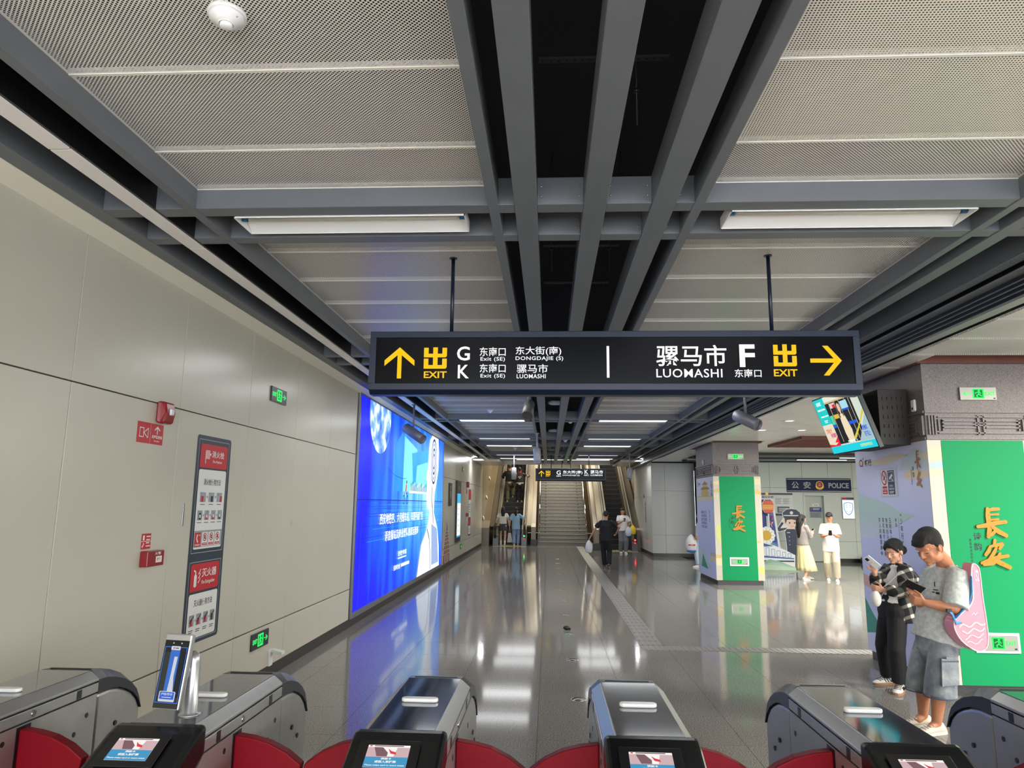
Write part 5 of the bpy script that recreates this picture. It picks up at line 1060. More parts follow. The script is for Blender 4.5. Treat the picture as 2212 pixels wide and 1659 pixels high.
# ------------------------------------------------------------------ fare gates
gsteel = M('gate_steel', (168, 168, 166), .3, .7, var=.04, vscale=14); gtop = M('gate_top_glass', (70, 74, 80), .08, .55, spec=.7, coat=.6); gcap = M('gate_cap', (34, 37, 46), .32, spec=.5); gshell = M('gate_shell', (13, 14, 16), .24, spec=.5); flapm = M('gate_flap_red', (122, 8, 24), .5, spec=.15)
beac = M('beacon_white', (232, 232, 230), .2, spec=.6)
def gate():
    g = thing('fare_gate', '', 'fare gate')
    hw, zt, zc = .163, 1.0, .955; tw = .123
    b = B(); b.prism([(-hw, 2.3, .1), (-hw, 2.3, .62), (-hw, 2.69, .9), (-hw, 3.445, .9), (-hw, 3.445, .1)], (2*hw, 0, 0), gsteel); b.build('cabinet', g)
    b = B(); b.prism([(-hw, 2.69, .906), (hw, 2.69, .906), (hw, 2.69, .948), (-hw, 2.69, .948)], (0, .76, 0), gsteel); b.build('side_rail', g, None, .002)
    b = B(); b.prism([(-hw, 2.69, zc), (hw, 2.69, zc), (hw, 2.69, .965), (tw, 2.69, zt-.002), (-tw, 2.69, zt-.002), (-hw, 2.69, .965)], (0, .76, 0), gsteel); b.build('top_frame', g, None, .002)
    b = B(); b.box(-tw+.003, 2.69, zt-.004, tw-.003, 3.445, zt, gtop); b.build('top_plate', g)
    # rounded far end: dark cap above a steel end
    outer = [(3.45, 1.0), (3.52, .995), (3.60, .974), (3.69, .938), (3.76, .893), (3.81, .845), (3.838, .79), (3.845, .74)]
    inner = [(3.838, .735), (3.80, .79), (3.75, .832), (3.69, .862), (3.62, .887), (3.55, .899), (3.45, .9)]
    b = B(); rings = []
    ins = [(3.45, .9), (3.50, .9), (3.56, .897), (3.63, .884), (3.69, .862), (3.75, .832), (3.80, .79), (3.838, .735)]
    for k, ((yo, zo), (yi, zi)) in enumerate(zip(outer, ins)):
        c = .04*(1-.5*k/7); d = Vector((0, yi-yo, zi-zo)); L = max(d.length, .005); d.normalize()
        p = lambda x, s_: (x, yo+d.y*s_, zo+d.z*s_)
        rings.append([p(-hw, L), p(-hw, min(c, L*.8)), p(-tw, 0), p(tw, 0), p(hw, min(c, L*.8)), p(hw, L)])
    b.loft(rings, gcap, True, True, False); b.build('end_cap', g, None, .004)
    b = B(); prof = [(3.45, .1), (3.45, .9)]+inner[::-1][1:]+[(3.835, .1)]
    b.prism([(-hw+.004, y, z) for y, z in prof], (2*hw-.008, 0, 0), gsteel); b.build('end_panel', g, None, .02, 3)
    b = B(); b.box(-hw+.02, 2.33, 0, hw-.02, 3.8, .1, gcap); b.build('plinth', g)
    # slot line on the far lip
    b = B(); b.box(-.1, 3.475, .9985, .1, 3.482, 1.0015, blackm); b.build('lip_slot', g)
    # terminal shell toward the viewer
    b = B(); sh_ = [(2.70, 1.002), (2.66, .998), (2.62, .985), (2.30, .83), (2.24, .76), (2.215, .66), (2.26, .62), (2.42, .72), (2.58, .83), (2.70, .9)]
    b.prism([(-hw-.003, y, z) for y, z in sh_], (2*hw+.006, 0, 0), gshell); b.build('terminal_shell', g, None, .018, 3)
    sv = Vector((0, .40, .1937)).normalized()
    o = Vector((-.018, 2.4575, .9092)); n = Vector((1, 0, 0)).cross(sv)
    F = Fr(o+n*.0075, (1, 0, 0), sv, 1); F.ext([(-.105, .02), (.105, .02), (.105, .165), (-.105, .165)], blackm, -.002, .002); F.build('screen_bezel', g, None, .0015)
    F = Fr(o+n*.0102, (1, 0, 0), sv, .0006); 
    F.rect(-.072, .045, .072, .142, M('gs_white', (240, 236, 230), .3, emit=1.1)); F.rect(-.072, .045, .072, .09, M('gs_blue', (66, 150, 196), .3, emit=1.0), 2); F.rect(-.072, .09, .072, .132, M('gs_pink', (206, 176, 180), .3, emit=1.0), 2)
    F.pol([(-.05, .131), (-.02, .131), (.0, .108), (.0, .092), (-.035, .092)], M('gs_brown', (132, 96, 104), .3, emit=.9), 3); F.pol([(-.02, .131), (.03, .131), (.022, .092), (.0, .092), (.002, .108)], MATS['gs_white'], 3); F.pol([(.0, .125), (.012, .115), (.028, .11), (.03, .1), (.01, .104)], M('gs_red', (220, 60, 70), .3, emit=1.0), 4)
    F.text('请刷卡', -.018, .078, .018, .087, MATS['gs_white'], 3, .03); F.text('或投入单程票', -.036, .064, .036, .075, MATS['gs_white'], 3, .03); F.text('Please swipe card or insert ticket', -.066, .05, .066, .058, MATS['gs_white'], 3, .02)
    F.rect(-.066, .1345, -.058, .1395, MATS['gs_red'], 3); F.bars(-.05, .1335, .05, .1405, MATS['gs_brown'], 1, 3, .6); F.build('screen', g)
    F = Fr(o+n*.0085, (1, 0, 0), sv, .0008); F.rrect(-.02, -.035, .07, .01, .006, M('plaque_metal', (170, 170, 172), .25, .9), 1); F.rrect(-.014, -.03, .064, .005, .005, white_p, 2); F.pol([(-.014, -.03), (.02, -.03), (.05, .004), (.0, .004)], redp, 3); F.text('投票', .0, -.024, .03, -.008, white_p, 4, .02); F.text('检票', .034, -.024, .06, -.008, ink, 4, .02); F.build('plaque', g)
    F = Fr(o+n*.0085, (1, 0, 0), sv, .0008); F.ring(-.005, -.11, .05, .008, M('reader_green', (40, 180, 90), .3, emit=.5), 1); F.build('card_reader', g)
    # beacon pill
    b = B(); pts = [(-.055+.02*math.cos(t), .02*math.sin(t)) for t in [PI/2+PI*i/8 for i in range(9)]]+[(.055+.02*math.cos(t), .02*math.sin(t)) for t in [-PI/2+PI*i/8 for i in range(9)]]
    b.prism([(x, 3.055+y, 1.0) for x, y in pts], (0, 0, .016), beac); b.build('beacon', g, None, .006, 3)
    # details on both sides
    hole = {}
    for sg in (-1, 1):
        x = sg*hw
        for y in (2.80, 3.31):
            b = B(); b.box(x-.002, y-.016, .909, x+.002, y+.016, .946, blackm); b.build('sensor_window', g)
        for y, z in ((2.86, .855), (3.38, .82), (3.15, .70), (3.3, .76), (3.55, .6), (3.7, .66), (3.62, .72), (2.8, .6)):
            if sg not in hole: b = B(); b.cyl((-sg*.002, 0, 0), (sg*.0015, 0, 0), .011, .011, blackm, 12, smooth=False); hole[sg] = b.build('sensor_hole', g, (x, y, z))
            else: inst(hole[sg], g, (x, y, z))
        if sg == 1:
            b = B(); b.cyl((x-.001, 3.02, .927), (x+.004, 3.02, .927), .014, .012, chrome, 16); b.build('lock', g)
        pts = [(0, .886), (.07, .877), (.14, .86), (.21, .828), (.272, .783), (.262, .74), (.225, .64), (.16, .52), (.08, .44), (0, .42)]
        b = B(); b.prism([(sg*(hw+.0005+px), 2.945, pz) for px, pz in pts], (0, .05, 0), flapm); b.build('flap', g, None, .006)
        b = B(); b.box(x-.001, 2.93, .40, x+.002, 3.01, .895, blackm); b.build('flap_slot', g)
    return g
G0 = gate()
gates = [(-2.29, 'stainless fare gate nearest the left wall, partly out of frame'), (-1.405, 'stainless fare gate carrying the small face scanner on a post'), (-.525, 'stainless fare gate with bluish reflecting top left of the central lane'), (.358, 'stainless fare gate right of the central lane, with dark plain top'), (1.24, 'stainless fare gate in front of the plaid shirted woman, with glossy curved reflection'), (2.12, 'stainless fare gate at the right edge in front of the man in shorts')]
for i, (x, lab) in enumerate(gates):
    g = G0 if i == 0 else copy_tree(G0)
    g.location = (x, 0, 0); g['label'] = lab; g['group'] = 'row of fare gates'
# face scanner on the second gate
fs = thing('face_scanner', 'upright face scanning tablet on a silver post, second gate from left', 'scanner', (-1.36, 2.80, 1.0))
silver = M('scanner_silver', (186, 186, 188), .3, .8)
b = B(); b.lathe([(.04, 0), (.04, .004), (.032, .006), (.027, .01), (.026, .19), (.025, .205), (.018, .222), (.008, .23), (0, .232)], (0, 0, 0), (0, 0, 1), silver, 24); b.build('post', fs)
up = Vector((.0, .065, .255)).normalized(); uu = Vector((.985, -.17, 0)).normalized(); nn = uu.cross(up).normalized()
o = Vector((-.044, -.055, .168))
b = B(); b.cyl((-.02, -.01, .16), o+nn*-.01, .03, .03, silver, 18); b.build('pivot', fs)
F = Fr(o, uu, up, 1); F.ext([(-.056, -.132), (.056, -.132), (.056, .132), (-.056, .132)], silver, -.012, .014); tb = F.build('tablet', fs, None, .005, 2)
F = Fr(o+nn*.0142, uu, up, .0006); F.rect(-.052, -.128, .052, .108, M('scanner_glass', (10, 11, 14), .15), 1); F.disc(-.015, .098, .003, MATS['print_grey'], 2); F.disc(.02, .098, .003, MATS['print_grey'], 2)
F.border(-.048, -.11, .048, .085, .003, M('scan_edge', (60, 120, 220), .3, emit=.8), 2); F.rect(-.043, -.09, -.02, .065, M('scan_olive', (84, 88, 72), .3, emit=.35), 3); F.rect(-.02, -.09, .02, .075, M('scan_blue', (60, 120, 220), .3, emit=.8), 3); F.pol([(.0, .05), (.014, .05), (.012, -.02), (.02, -.07), (-.006, -.09), (-.002, -.03)], M('scan_white', (225, 230, 238), .3, emit=.8), 4); F.rect(.02, -.09, .043, .07, M('scan_dark', (40, 50, 60), .3, emit=.3), 3)
F.rrect(-.02, .073, .02, .087, .004, MATS['scan_white'], 5); F.rect(-.01, .077, -.005, .083, MATS['print_red'], 6); F.bars(-.002, .077, .013, .083, MATS['print_ink'], 1, 6); F.rrect(-.034, -.105, .034, -.07, .004, MATS['scan_white'], 5); F.rect(-.03, -.097, .03, -.072, M('scan_btn', (50, 100, 220), .3, emit=.9), 6); F.text('扫脸乘车', -.024, -.084, .024, -.075, MATS['scan_white'], 7, .02); F.bars(-.02, -.093, .02, -.088, MATS['scan_white'], 1, 7); F.build('display', fs)
# floor arrow discs
AD = None
rows_ = list(zip(['first', 'second', 'third', 'fourth', 'fifth', 'sixth', 'seventh', 'eighth', 'ninth', 'tenth', 'eleventh'], [7.07+1.72*k for k in range(11)]))
for n_, y in rows_:
    if AD is None:
        AD = thing('floor_arrow', '', 'floor marker'); b = B(); b.lathe([(.075, 0), (.075, .003), (.066, .004), (.064, .003)], (0, 0, 0), (0, 0, 1), chrome, 28); b.build('rim', AD); b = B(); b.lathe([(0, .0025), (.065, .0025)], (0, 0, 0), (0, 0, 1), M('disc_dark', (22, 26, 26), .2), 24); b.build('disc', AD)
        F = Fr((0, 0, .0026), (1, 0, 0), (0, 1, 0), .0006); aw = M('arrow_pale', (206, 216, 206), .4); F.pol([(0, .03), (.045, -.015), (.045, -.035), (0, .008)], aw); F.pol([(0, .03), (0, .008), (-.045, -.035), (-.045, -.015)], aw); F.build('arrow', AD); a = AD
    else: a = copy_tree(AD)
    a.location = (.275, y, 0); a['label'] = 'round steel floor disc with pale arrow, %s one counted from the fare gates' % n_; a['group'] = 'arrow discs along the corridor floor'
b = B(); b.ball((0, 0, .03), (.05, .03, .03), blackm); b.ball((.04, .01, .02), (.025, .02, .02), blackm, nu=8, nv=6); tag(b.build('floor_stub', None, (.258, 10.8, 0)), 'small black object on the floor beside the arrow discs', 'object')
# ------------------------------------------------------------------ people
V = Vector
def remesh(b, voxel, smooth, name, mat, parent, factor=.5):
    """fuse overlapping volumes of a builder into one continuous smooth surface"""
    me = bpy.data.meshes.new('t'); me.from_pydata(b.v, [], b.f)
    bm = bmesh.new(); bm.from_mesh(me); bmesh.ops.remove_doubles(bm, verts=bm.verts, dist=1e-5); bmesh.ops.recalc_face_normals(bm, faces=bm.faces); bm.to_mesh(me); bm.free()
    o = bpy.data.objects.new('t', me); COL.objects.link(o)
    r = o.modifiers.new('r', 'REMESH'); r.mode = 'VOXEL'; r.voxel_size = voxel; r.use_smooth_shade = True
    s = o.modifiers.new('s', 'SMOOTH'); s.iterations = smooth; s.factor = factor
    dg = bpy.context.evaluated_depsgraph_get(); dg.update()
    me2 = bpy.data.meshes.new_from_object(o.evaluated_get(dg)); bpy.data.objects.remove(o); bpy.data.meshes.remove(me)
    me2.name = name; me2.materials.clear(); me2.materials.append(mat)
    for p in me2.polygons: p.use_smooth = True; p.material_index = 0
    q = bpy.data.objects.new(name, me2); COL.objects.link(q)
    if parent: q.parent = parent
    return q
DM = M('temp', (128, 128, 128))
def tube(b, pts, rad, right=None, n=14, cap=True):
    """tapering tube through pts; rad = radius or (across right, other)"""
    pts = [V(p) for p in pts]; rings = []
    for k, p in enumerate(pts):
        t = (pts[min(k+1, len(pts)-1)]-pts[max(k-1, 0)]).normalized()
        r = V(right) if right is not None else (V((1, 0, 0)) if abs(t.x) < .8 else V((0, 1, 0)))
        r = (r-t*r.dot(t)).normalized(); f = t.cross(r)
        a, c = rad[k] if isinstance(rad[k], (tuple, list)) else (rad[k], rad[k])
        rings.append([p+r*a*math.cos(q)+f*c*math.sin(q) for q in [2*PI*i/n for i in range(n)]])
    b.loft(rings, DM)
    if cap:
        for p, q in ((pts[0], rad[0]), (pts[-1], rad[-1])):
            a = min(q) if isinstance(q, (tuple, list)) else q
            b.ball(p, a*.98, DM, nu=10, nv=8)
    return b
def ik(a, c, l1, l2, pole):
    a, c, pole = V(a), V(c), V(pole); d = c-a; L = min(d.length, (l1+l2)*.999); dn = d.normalized()
    x = (l1*l1-l2*l2+L*L)/(2*L); h = math.sqrt(max(l1*l1-x*x, 0)); pn = (pole-dn*pole.dot(dn)).normalized()
    return a+dn*x+pn*h
def hand(b, wrist, d, nrm, thumb, curl=.5, s=1.0, spread=.12):
    """palm with five unequal bent fingers; d = along the hand, nrm = out of the palm, thumb = side of the thumb"""
    wrist, d = V(wrist), V(d).normalized(); nrm = V(nrm); nrm = (nrm-d*nrm.dot(d)).normalized(); t = d.cross(nrm).normalized()
    if t.dot(V(thumb)) < 0: t = -t
    tube(b, [wrist, wrist+d*.03*s, wrist+d*.085*s], [(.026*s, .018*s), (.036*s, .016*s), (.042*s, .014*s)], t, 10)
    for k, (off, L) in enumerate(((.031, .072), (.011, .08), (-.011, .075), (-.031, .058))):
        p = wrist+d*.085*s+t*off*s; dd = (d+t*off*spread*8).normalized(); pts = [p-d*.015*s, p]; ang = 0
        for j, fr in enumerate((.45, .32, .26)):
            ang += curl*(.9 if j == 0 else 1.1); q = dd*math.cos(ang)+nrm*math.sin(ang); p = p+q*L*fr*s; pts.append(p)
        tube(b, pts, [.0095*s, .0095*s, .009*s, .0082*s, .007*s], t, 8)
    p = wrist+d*.025*s+t*.028*s; q1 = (d*.6+t*.8+nrm*.25).normalized(); q2 = (d*.85+t*.25+nrm*(.2+curl*.5)).normalized()
    tube(b, [p-q1*.01, p+q1*.035*s, p+q1*.035*s+q2*.032*s, p+q1*.035*s+q2*.055*s], [.013*s, .0115*s, .0105*s, .008*s], None, 8)
def head_mat(fwd, pitch=0, roll=0):
    f = V((fwd[0], fwd[1], 0)).normalized(); r = V((f.y, -f.x, 0)); u = V((0, 0, 1))
    f2 = f*math.cos(pitch)-u*math.sin(pitch); u2 = u*math.cos(pitch)+f*math.sin(pitch)
    r2 = r*math.cos(roll)+u2*math.sin(roll); u3 = -r*math.sin(roll)+u2*math.cos(roll)
    return Matrix((r2, f2, u3)).transposed()
def head(b, c, R, s):
    c = V(c); P_ = lambda x, y, z: c+R @ V((x, y, z))*s
    E = lambda x, y, z, a, d, e: b.ball(P_(x, y, z), (a*s, d*s, e*s), DM, R, 18, 12)
    E(0, -.012, .03, .074, .092, .083); E(0, .02, -.03, .061, .07, .082); E(0, .036, -.083, .043, .043, .032); E(0, .07, -.098, .02, .018, .016)
    for q in (-1, 1):
        E(q*.036, .058, -.03, .022, .022, .026); E(q*.076, -.008, -.012, .009, .02, .03); E(q*.045, .01, -.075, .02, .04, .03)
        tube(b, [P_(q*.008, .085, .022), P_(q*.03, .083, .024), P_(q*.05, .07, .018)], [.008*s, .008*s, .007*s], None, 8)
        E(q*.011, .092, -.036, .008, .01, .007)
    tube(b, [P_(0, .083, .01), P_(0, .097, -.015), P_(0, .104, -.033)], [.008*s, .009*s, .011*s], None, 8)
    for z in (-.06, -.07): tube(b, [P_(-.02, .079, z), P_(0, .088, z), P_(.02, .079, z)], [.005*s, .0065*s, .005*s], None, 8)
def face_parts(root, c, R, s, look='open', brow=None, lip=None):
    c = V(c); P_ = lambda x, y, z: c+R @ V((x, y, z))*s
    for q in (-1, 1):
        b = B()
        if look == 'open':
            b.ball(P_(q*.031, .0775, -.001), (.013*s, .006*s, .0065*s), M('eye_white', (214, 206, 200), .2), R, 10, 8); b.ball(P_(q*.031, .0815, -.001), (.006*s, .004*s, .006*s), M('iris_dark', (24, 18, 16), .15), R, 8, 6)
        b.loft([[P_(q*.031+x*.016, .081-.35*x*x*.012, -.002-.004*(1-x*x)+dz*.0022) for x in (-1, -.5, 0, .5, 1)] for dz in (-1, 1)], M('lash_dark', (22, 17, 16), .6), False, False, False); b.build('eye', root)
        b = B(); b.loft([[P_(q*(.012+.036*k/5), .0895-.013*(k/5)**2, .022+.004*math.sin(PI*k/5)+dz*.0032*(1-.5*k/5)) for k in range(6)] for dz in (-1, 1)], brow or M('brow_dark', (28, 22, 20), .8), False, False, False); b.build('eyebrow', root)
    b = B(); b.loft([[P_(x*.021, .0905-.008*x*x, -.0645-.001*(1-x*x)+dz*.0045*(1-x*x*.8)) for x in (-1, -.5, 0, .5, 1)] for dz in (-1, 1)], lip or M('lip', (150, 84, 78), .45), False, False, False); b.build('mouth', root)
def hair_short(b, c, R, s, top=1.0, fringe=.0):
    c = V(c); P_ = lambda x, y, z: c+R @ V((x, y, z))*s
    E = lambda x, y, z, a, d, e: b.ball(P_(x, y, z), (a*s, d*s, e*s), DM, R, 18, 12)
    E(0, -.026, .052, .084, .092, .078*top); E(0, .01, .08, .072, .08, .046*top); E(0, -.055, .01, .07, .058, .075)
    if fringe: E(0, .062, .075, .06, .04, .03); E(.0, .082, .06, .05, .022, .02)
    for q in (-1, 1): E(q*.072, -.025, .03, .012, .04, .045)
def shoe(root, ankle, d, m, sole, s=1.0, name='shoe', gz=0):
    a = V(ankle); d = V((d[0], d[1], 0)).normalized(); r = V((d.y, -d.x, 0)); g = V((a.x, a.y, gz))
    b = B(); prof = [(-.075, .026, .05), (-.055, .034, .085), (-.01, .037, .1), (.04, .04, .082), (.09, .045, .058), (.14, .043, .046), (.175, .03, .036), (.188, .012, .026)]
    rings = []
    for y, w_, h in prof:
        rings.append([g+d*y*s+r*(w_*s*math.cos(t))+V((0, 0, .022*s+max(0, math.sin(t))*(h-.022)*s)) for t in [PI*i/8 for i in range(9)]]+[g+d*y*s+r*(w_*s*math.cos(t))+V((0, 0, .012*s)) for t in [PI-PI*i/3 for i in range(4)]][1:3])
    b.loft(rings, m); o = b.build(name, root)
    b = B(); ring = [g+d*y*s+r*w_*1.06*s for y, w_, h in prof]+[g+d*y*s-r*w_*1.06*s for y, w_, h in prof[::-1]]
    b.prism(ring, (0, 0, .022*s), sole); b.build('sole', o)
    return o, g, d, r
SKIN = M('skin_tan', (196, 142, 110), .5, spec=.4); SKINP = M('skin_pale', (222, 178, 152), .5, spec=.4); HAIR = M('hair_black', (20, 17, 17), .55, bump=.6, bscale=260)
def person(label, pos, yaw, H, look, arms, legs=None, head_turn=0, nod=.1, lean=0, skin=None, vox=.013, group=None, base_z=0.0):
    """yaw: 0 faces +Y (away from the viewer), pi faces the viewer. arms / legs: targets in local metres for H = 1.70 (x right, y ahead, z up)"""
    k = H/1.7; cs, sn = math.cos(yaw), math.sin(yaw); L = lambda p: V((p[0]*cs-p[1]*sn, p[0]*sn+p[1]*cs, p[2]))*k
    skin = skin or SKIN; fwd = L((0, 1, 0)).normalized(); right = L((1, 0, 0)).normalized()
    root = thing('person', label, 'person', pos, group)
    legs = legs or {'l': (-.1, 0, .08), 'r': (.1, 0, .08)}
    hip = {q: (sx*.085, 0, .88) for q, sx in (('l', -1), ('r', 1))}
    pel, waist, chest, neck = (0, 0, .93), (0, lean*.25, 1.08), (0, lean*.6, 1.26), (0, lean*.9, 1.44)
    hc_ = (0, lean+.02, 1.575); sh_ = {q: (sx*.165, lean*.8, 1.385) for q, sx in (('l', -1), ('r', 1))}
    b = B()
    tube(b, [L(pel), L(waist), L(chest), L((0, lean*.8, 1.38))], [(.15*k, .1*k), (.13*k, .095*k), (.155*k, .1*k), (.12*k, .08*k)], right)
    tube(b, [L((0, lean*.8, 1.36)), L(neck), L((0, lean+.015, 1.52))], [.062*k, .054*k, .05*k])
    R = head_mat(L((math.sin(head_turn), math.cos(head_turn), 0)), nod); head(b, L(hc_), R, k*look.get('head', 1.0))
    J = {}
    for q, sx in (('l', -1), ('r', 1)):
        tgt = arms[q]; el = ik(sh_[q], tgt[:3], .29, .25, tgt[3] if len(tgt) > 3 else (sx*.5, -.6, -.6)); J['e'+q] = el; J['w'+q] = V(tgt[:3])
        tube(b, [L(sh_[q]), L((V(sh_[q])+el)/2), L(el)], [.048*k, .044*k, .036*k]); tube(b, [L(el), L(el*.6+V(tgt[:3])*.4), L(tgt[:3])], [.036*k, .036*k, .024*k])
        hd = (V(tgt[:3])-el).normalized(); hd = L(V(tgt[4])) if len(tgt) > 4 else L(hd); hn = L(V((-sx, .2, .1))) if len(tgt) < 6 else L(V(tgt[5]))
        hand(b, L(tgt[:3]), hd, hn, L((0, 1, .4)), tgt[6] if len(tgt) > 6 else .45, k)
        an = legs[q]; kn = ik(hip[q], an, .43, .42, (sx*.1, 1, .1)); J['k'+q] = kn; J['a'+q] = V(an)
        tube(b, [L(hip[q]), L((V(hip[q])+kn)/2), L(kn)], [.083*k, .07*k, .052*k]); tube(b, [L(kn), L(kn*.65+V(an)*.35), L(an)], [.05*k, .052*k, .034*k])
        tube(b, [L(an), L(V(an)+V((0, .05, -.035)))], [.034*k, .03*k])
    body = remesh(b, vox*k, 3, 'body', skin, root)
    face_parts(root, L(hc_), R, k*look.get('head', 1.0))
    # clothes
    top, bot = look['top'], look['bottom']; lo = look.get('loose', 1.0); hem = look.get('hem', .86)
    b = B(); g_ = .018*lo
    tube(b, [L((0, 0, hem)), L((0, lean*.25, 1.06)), L(chest), L((0, lean*.8, 1.36)), L((0, lean*.85, 1.425))], [((.165+g_)*k, (.118+g_)*k), ((.15+g_)*k, (.112+g_)*k), ((.172+g_*.6)*k, (.118+g_*.6)*k), (.15*k, .092*k), (.075*k, .068*k)], right, 20, False)
    sl = look.get('sleeve', .55)
    for q, sx in (('l', -1), ('r', 1)):
        el, wr = J['e'+q], J['w'+q]; s0 = V(sh_[q]); pts = [s0+V((-sx*.06, 0, -.005)), s0+V((-sx*.005, 0, -.018))]
        if sl <= 1: pts += [s0.lerp(el, sl*.5), s0.lerp(el, sl)]; rr = [.056, .058+g_*.2, .058+g_*.5, .06+g_*.7]
        else: pts += [s0.lerp(el, .5), el, el.lerp(wr, sl-1)]; rr = [.056, .057+g_*.2, .055+g_*.5, .05+g_*.5, .042+g_*.4]
        tube(b, [L(p) for p in pts], [r_*k for r_ in rr], None, 14, False)
    remesh(b, vox*k, 3, look.get('top_name', 'shirt'), top, root)
    if look['kind'] == 'trousers':
        b = B(); wd = look.get('wide', 1.0)
        tube(b, [L((0, 0, .99)), L((0, 0, .9)), L((0, 0, .83))], [(.15*k, .115*k), (.168*k, .125*k), (.165*k, .12*k)], right, 18)
        for q, sx in (('l', -1), ('r', 1)):
            kn, an = J['k'+q], J['a'+q]; end = kn.lerp(an, look.get('leg', .97))
            b.ball(L(hip[q]), .098*k, DM, nu=14, nv=10)
            tube(b, [L(hip[q]), L((V(hip[q])+kn)/2), L(kn), L(kn.lerp(an, .5)), L(end)], [.095*k, .085*k*wd**.5, .07*k*wd, .066*k*wd, .062*k*wd], None, 16, False)
        remesh(b, vox*k, 3, 'trousers', bot, root)
    else:
        b = B(); z1 = look.get('skirt', .55); rings = []; n = 48; w1 = look.get('flare', .2)
        for t in [i/8 for i in range(9)]:
            z = 1.0+(z1-1.0)*t; a = .14+(w1-.14)*t**.8; c = .11+(w1*.85-.11)*t**.8; off = V(J['kl']+J['kr'])*.5*t*.6
            rings.append([L((a*(1+.07*t*math.sin(12*p))*math.cos(p)+off.x, c*(1+.07*t*math.sin(12*p))*math.sin(p)+off.y, z)) for p in [2*PI*i/n for i in range(n)]])
        b.loft(rings, bot); b.build('skirt', root)
    for q in 'lr':
        an = L(J['a'+q]); d_ = look.get('toe', {}).get(q, (0, 1, 0)); shoe(root, an, L(d_), look['shoe'], look.get('sole', look['shoe']), k*look.get('shoe_size', 1), 'shoe', an.z-.08*k)
        if 'sock' in look:
            b = B(); kn = J['k'+q]; tube(b, [L(J['a'+q]+V((0, 0, -.02))), L(J['a'+q].lerp(kn, .3))], [.04*k, .048*k], None, 12); b.mats = [look['sock']]; b.build('sock', root)
    # hair
    b = B(); hs = look.get('hair', 'short'); c = L(hc_); s = k*look.get('head', 1.0); P_ = lambda x, y, z: c+R @ V((x, y, z))*s
    hair_short(b, c, R, s, 1.0, look.get('fringe', 0))
    if hs == 'long':
        ln = look.get('hair_len', .4); tube(b, [P_(0, -.05, .08), P_(0, -.085, -.02), P_(0, -.1, -.1)+V((0, 0, -.02)), P_(0, -.1, -.1)+V((0, 0, -ln*.5)), P_(0, -.09, -.1)+V((0, 0, -ln))], [(.07*k, .05*k), (.085*k, .05*k), (.09*k, .04*k), (.08*k, .035*k), (.045*k, .02*k)], right, 14)
        for q in (-1, 1): tube(b, [P_(q*.06, .0, .05), P_(q*.078, -.005, -.04), P_(q*.075, -.03, -.13), P_(q*.07, -.05, -.22)], [.025*k, .025*k, .026*k, .016*k])
    if hs == 'bun': b.ball(P_(0, -.115, -.01), .045*s, DM)
    if hs == 'tail': tube(b, [P_(0, -.09, .0), P_(0, -.12, -.06), P_(0, -.115, -.06)+V((0, 0, -.12)), P_(0, -.1, -.06)+V((0, 0, -.2))], [.03*k, .06*k, .06*k, .03*k])
    remesh(b, vox*.8*k, 2, 'hair', HAIR, root)
    return root, L, J, R, c, s
# ---- people further off
black_t = M('cloth_black', (24, 24, 27), .85, bump=.2, bscale=25); white_t = M('cloth_white', (226, 224, 220), .8, bump=.2, bscale=18); greyt = M('cloth_grey', (110, 112, 116), .85, bump=.25, bscale=18); dgrey = M('cloth_charcoal', (74, 74, 78), .85, bump=.2); blue_t = M('cloth_sky', (150, 190, 222), .85, bump=.2, bscale=18); jean = M('cloth_lightblue', (140, 164, 204), .85, bump=.25, bscale=20); olive = M('cloth_olive', (96, 92, 68), .85, bump=.25, bscale=18); brownk = M('cloth_darkbrown', (44, 40, 34), .85, bump=.2, bscale=18); beige_t = M('cloth_beige', (206, 192, 156), .85, bump=.2, bscale=18); cream_t = M('cloth_cream', (232, 222, 170), .85, bump=.25, bscale=14); card = M('cloth_cardigan', (150, 142, 138), .9, bump=.25, bscale=40); tan_p = M('cloth_khaki', (206, 194, 170), .85, bump=.3, bscale=14); wsh = M('shoe_white', (226, 222, 212), .5); bsh = M('shoe_black', (18, 18, 20), .3); tsole = M('sole_tan', (170, 128, 96), .6); wsole = M('sole_white', (214, 210, 200), .6)
STAND = {'l': (-.1, 0, .08), 'r': (.1, 0, .08)}
pm = person('man in black shirt and black trousers walking toward the stairs carrying a plastic bag', (1.643, 21.0, 0), -.06, 1.62, dict(top=black_t, bottom=black_t, kind='trousers', shoe=bsh, hem=.8, loose=1.6, sleeve=.75, wide=1.15), {'l': (-.46, .12, .93, (-.7, -.5, .1)), 'r': (.32, .1, 1.05, (.8, -.4, -.2))}, {'l': (-.05, .2, .08), 'r': (.07, -.12, .12)}, nod=.35)
def plastic_bag(name, label, cat, loc, m, w_, h, d, extra=None):
    t = thing(name, label, cat, loc); b = B(); rings = []; n = 18
    for z, s in ((-h, .55), (-h*.92, .85), (-h*.6, 1.0), (-h*.3, .85), (-.1*h, .4), (0, .12)): rings.append([(w_*s*math.cos(p)*(1+.08*math.sin(3*p+z*40)), d*s*math.sin(p), z) for p in [2*PI*i/n for i in range(n)]])
    b.loft(rings, m); b.build('sack', t)
    b = B(); tube(b, [(-w_*.2, 0, -.08*h), (-.01, 0, .03), (w_*.2, 0, -.08*h)], [.008, .01, .008]); b.mats = [m]; b.build('handle', t)
    if extra: extra(t)
    return t
plast = M('plastic_white', (232, 228, 226), .25, alpha=.85); bagred = M('bag_contents', (226, 120, 110), .5)
_, L, J, *_r = pm; w_ = V((1.643, 21.0, 0))+L(J['wl'])
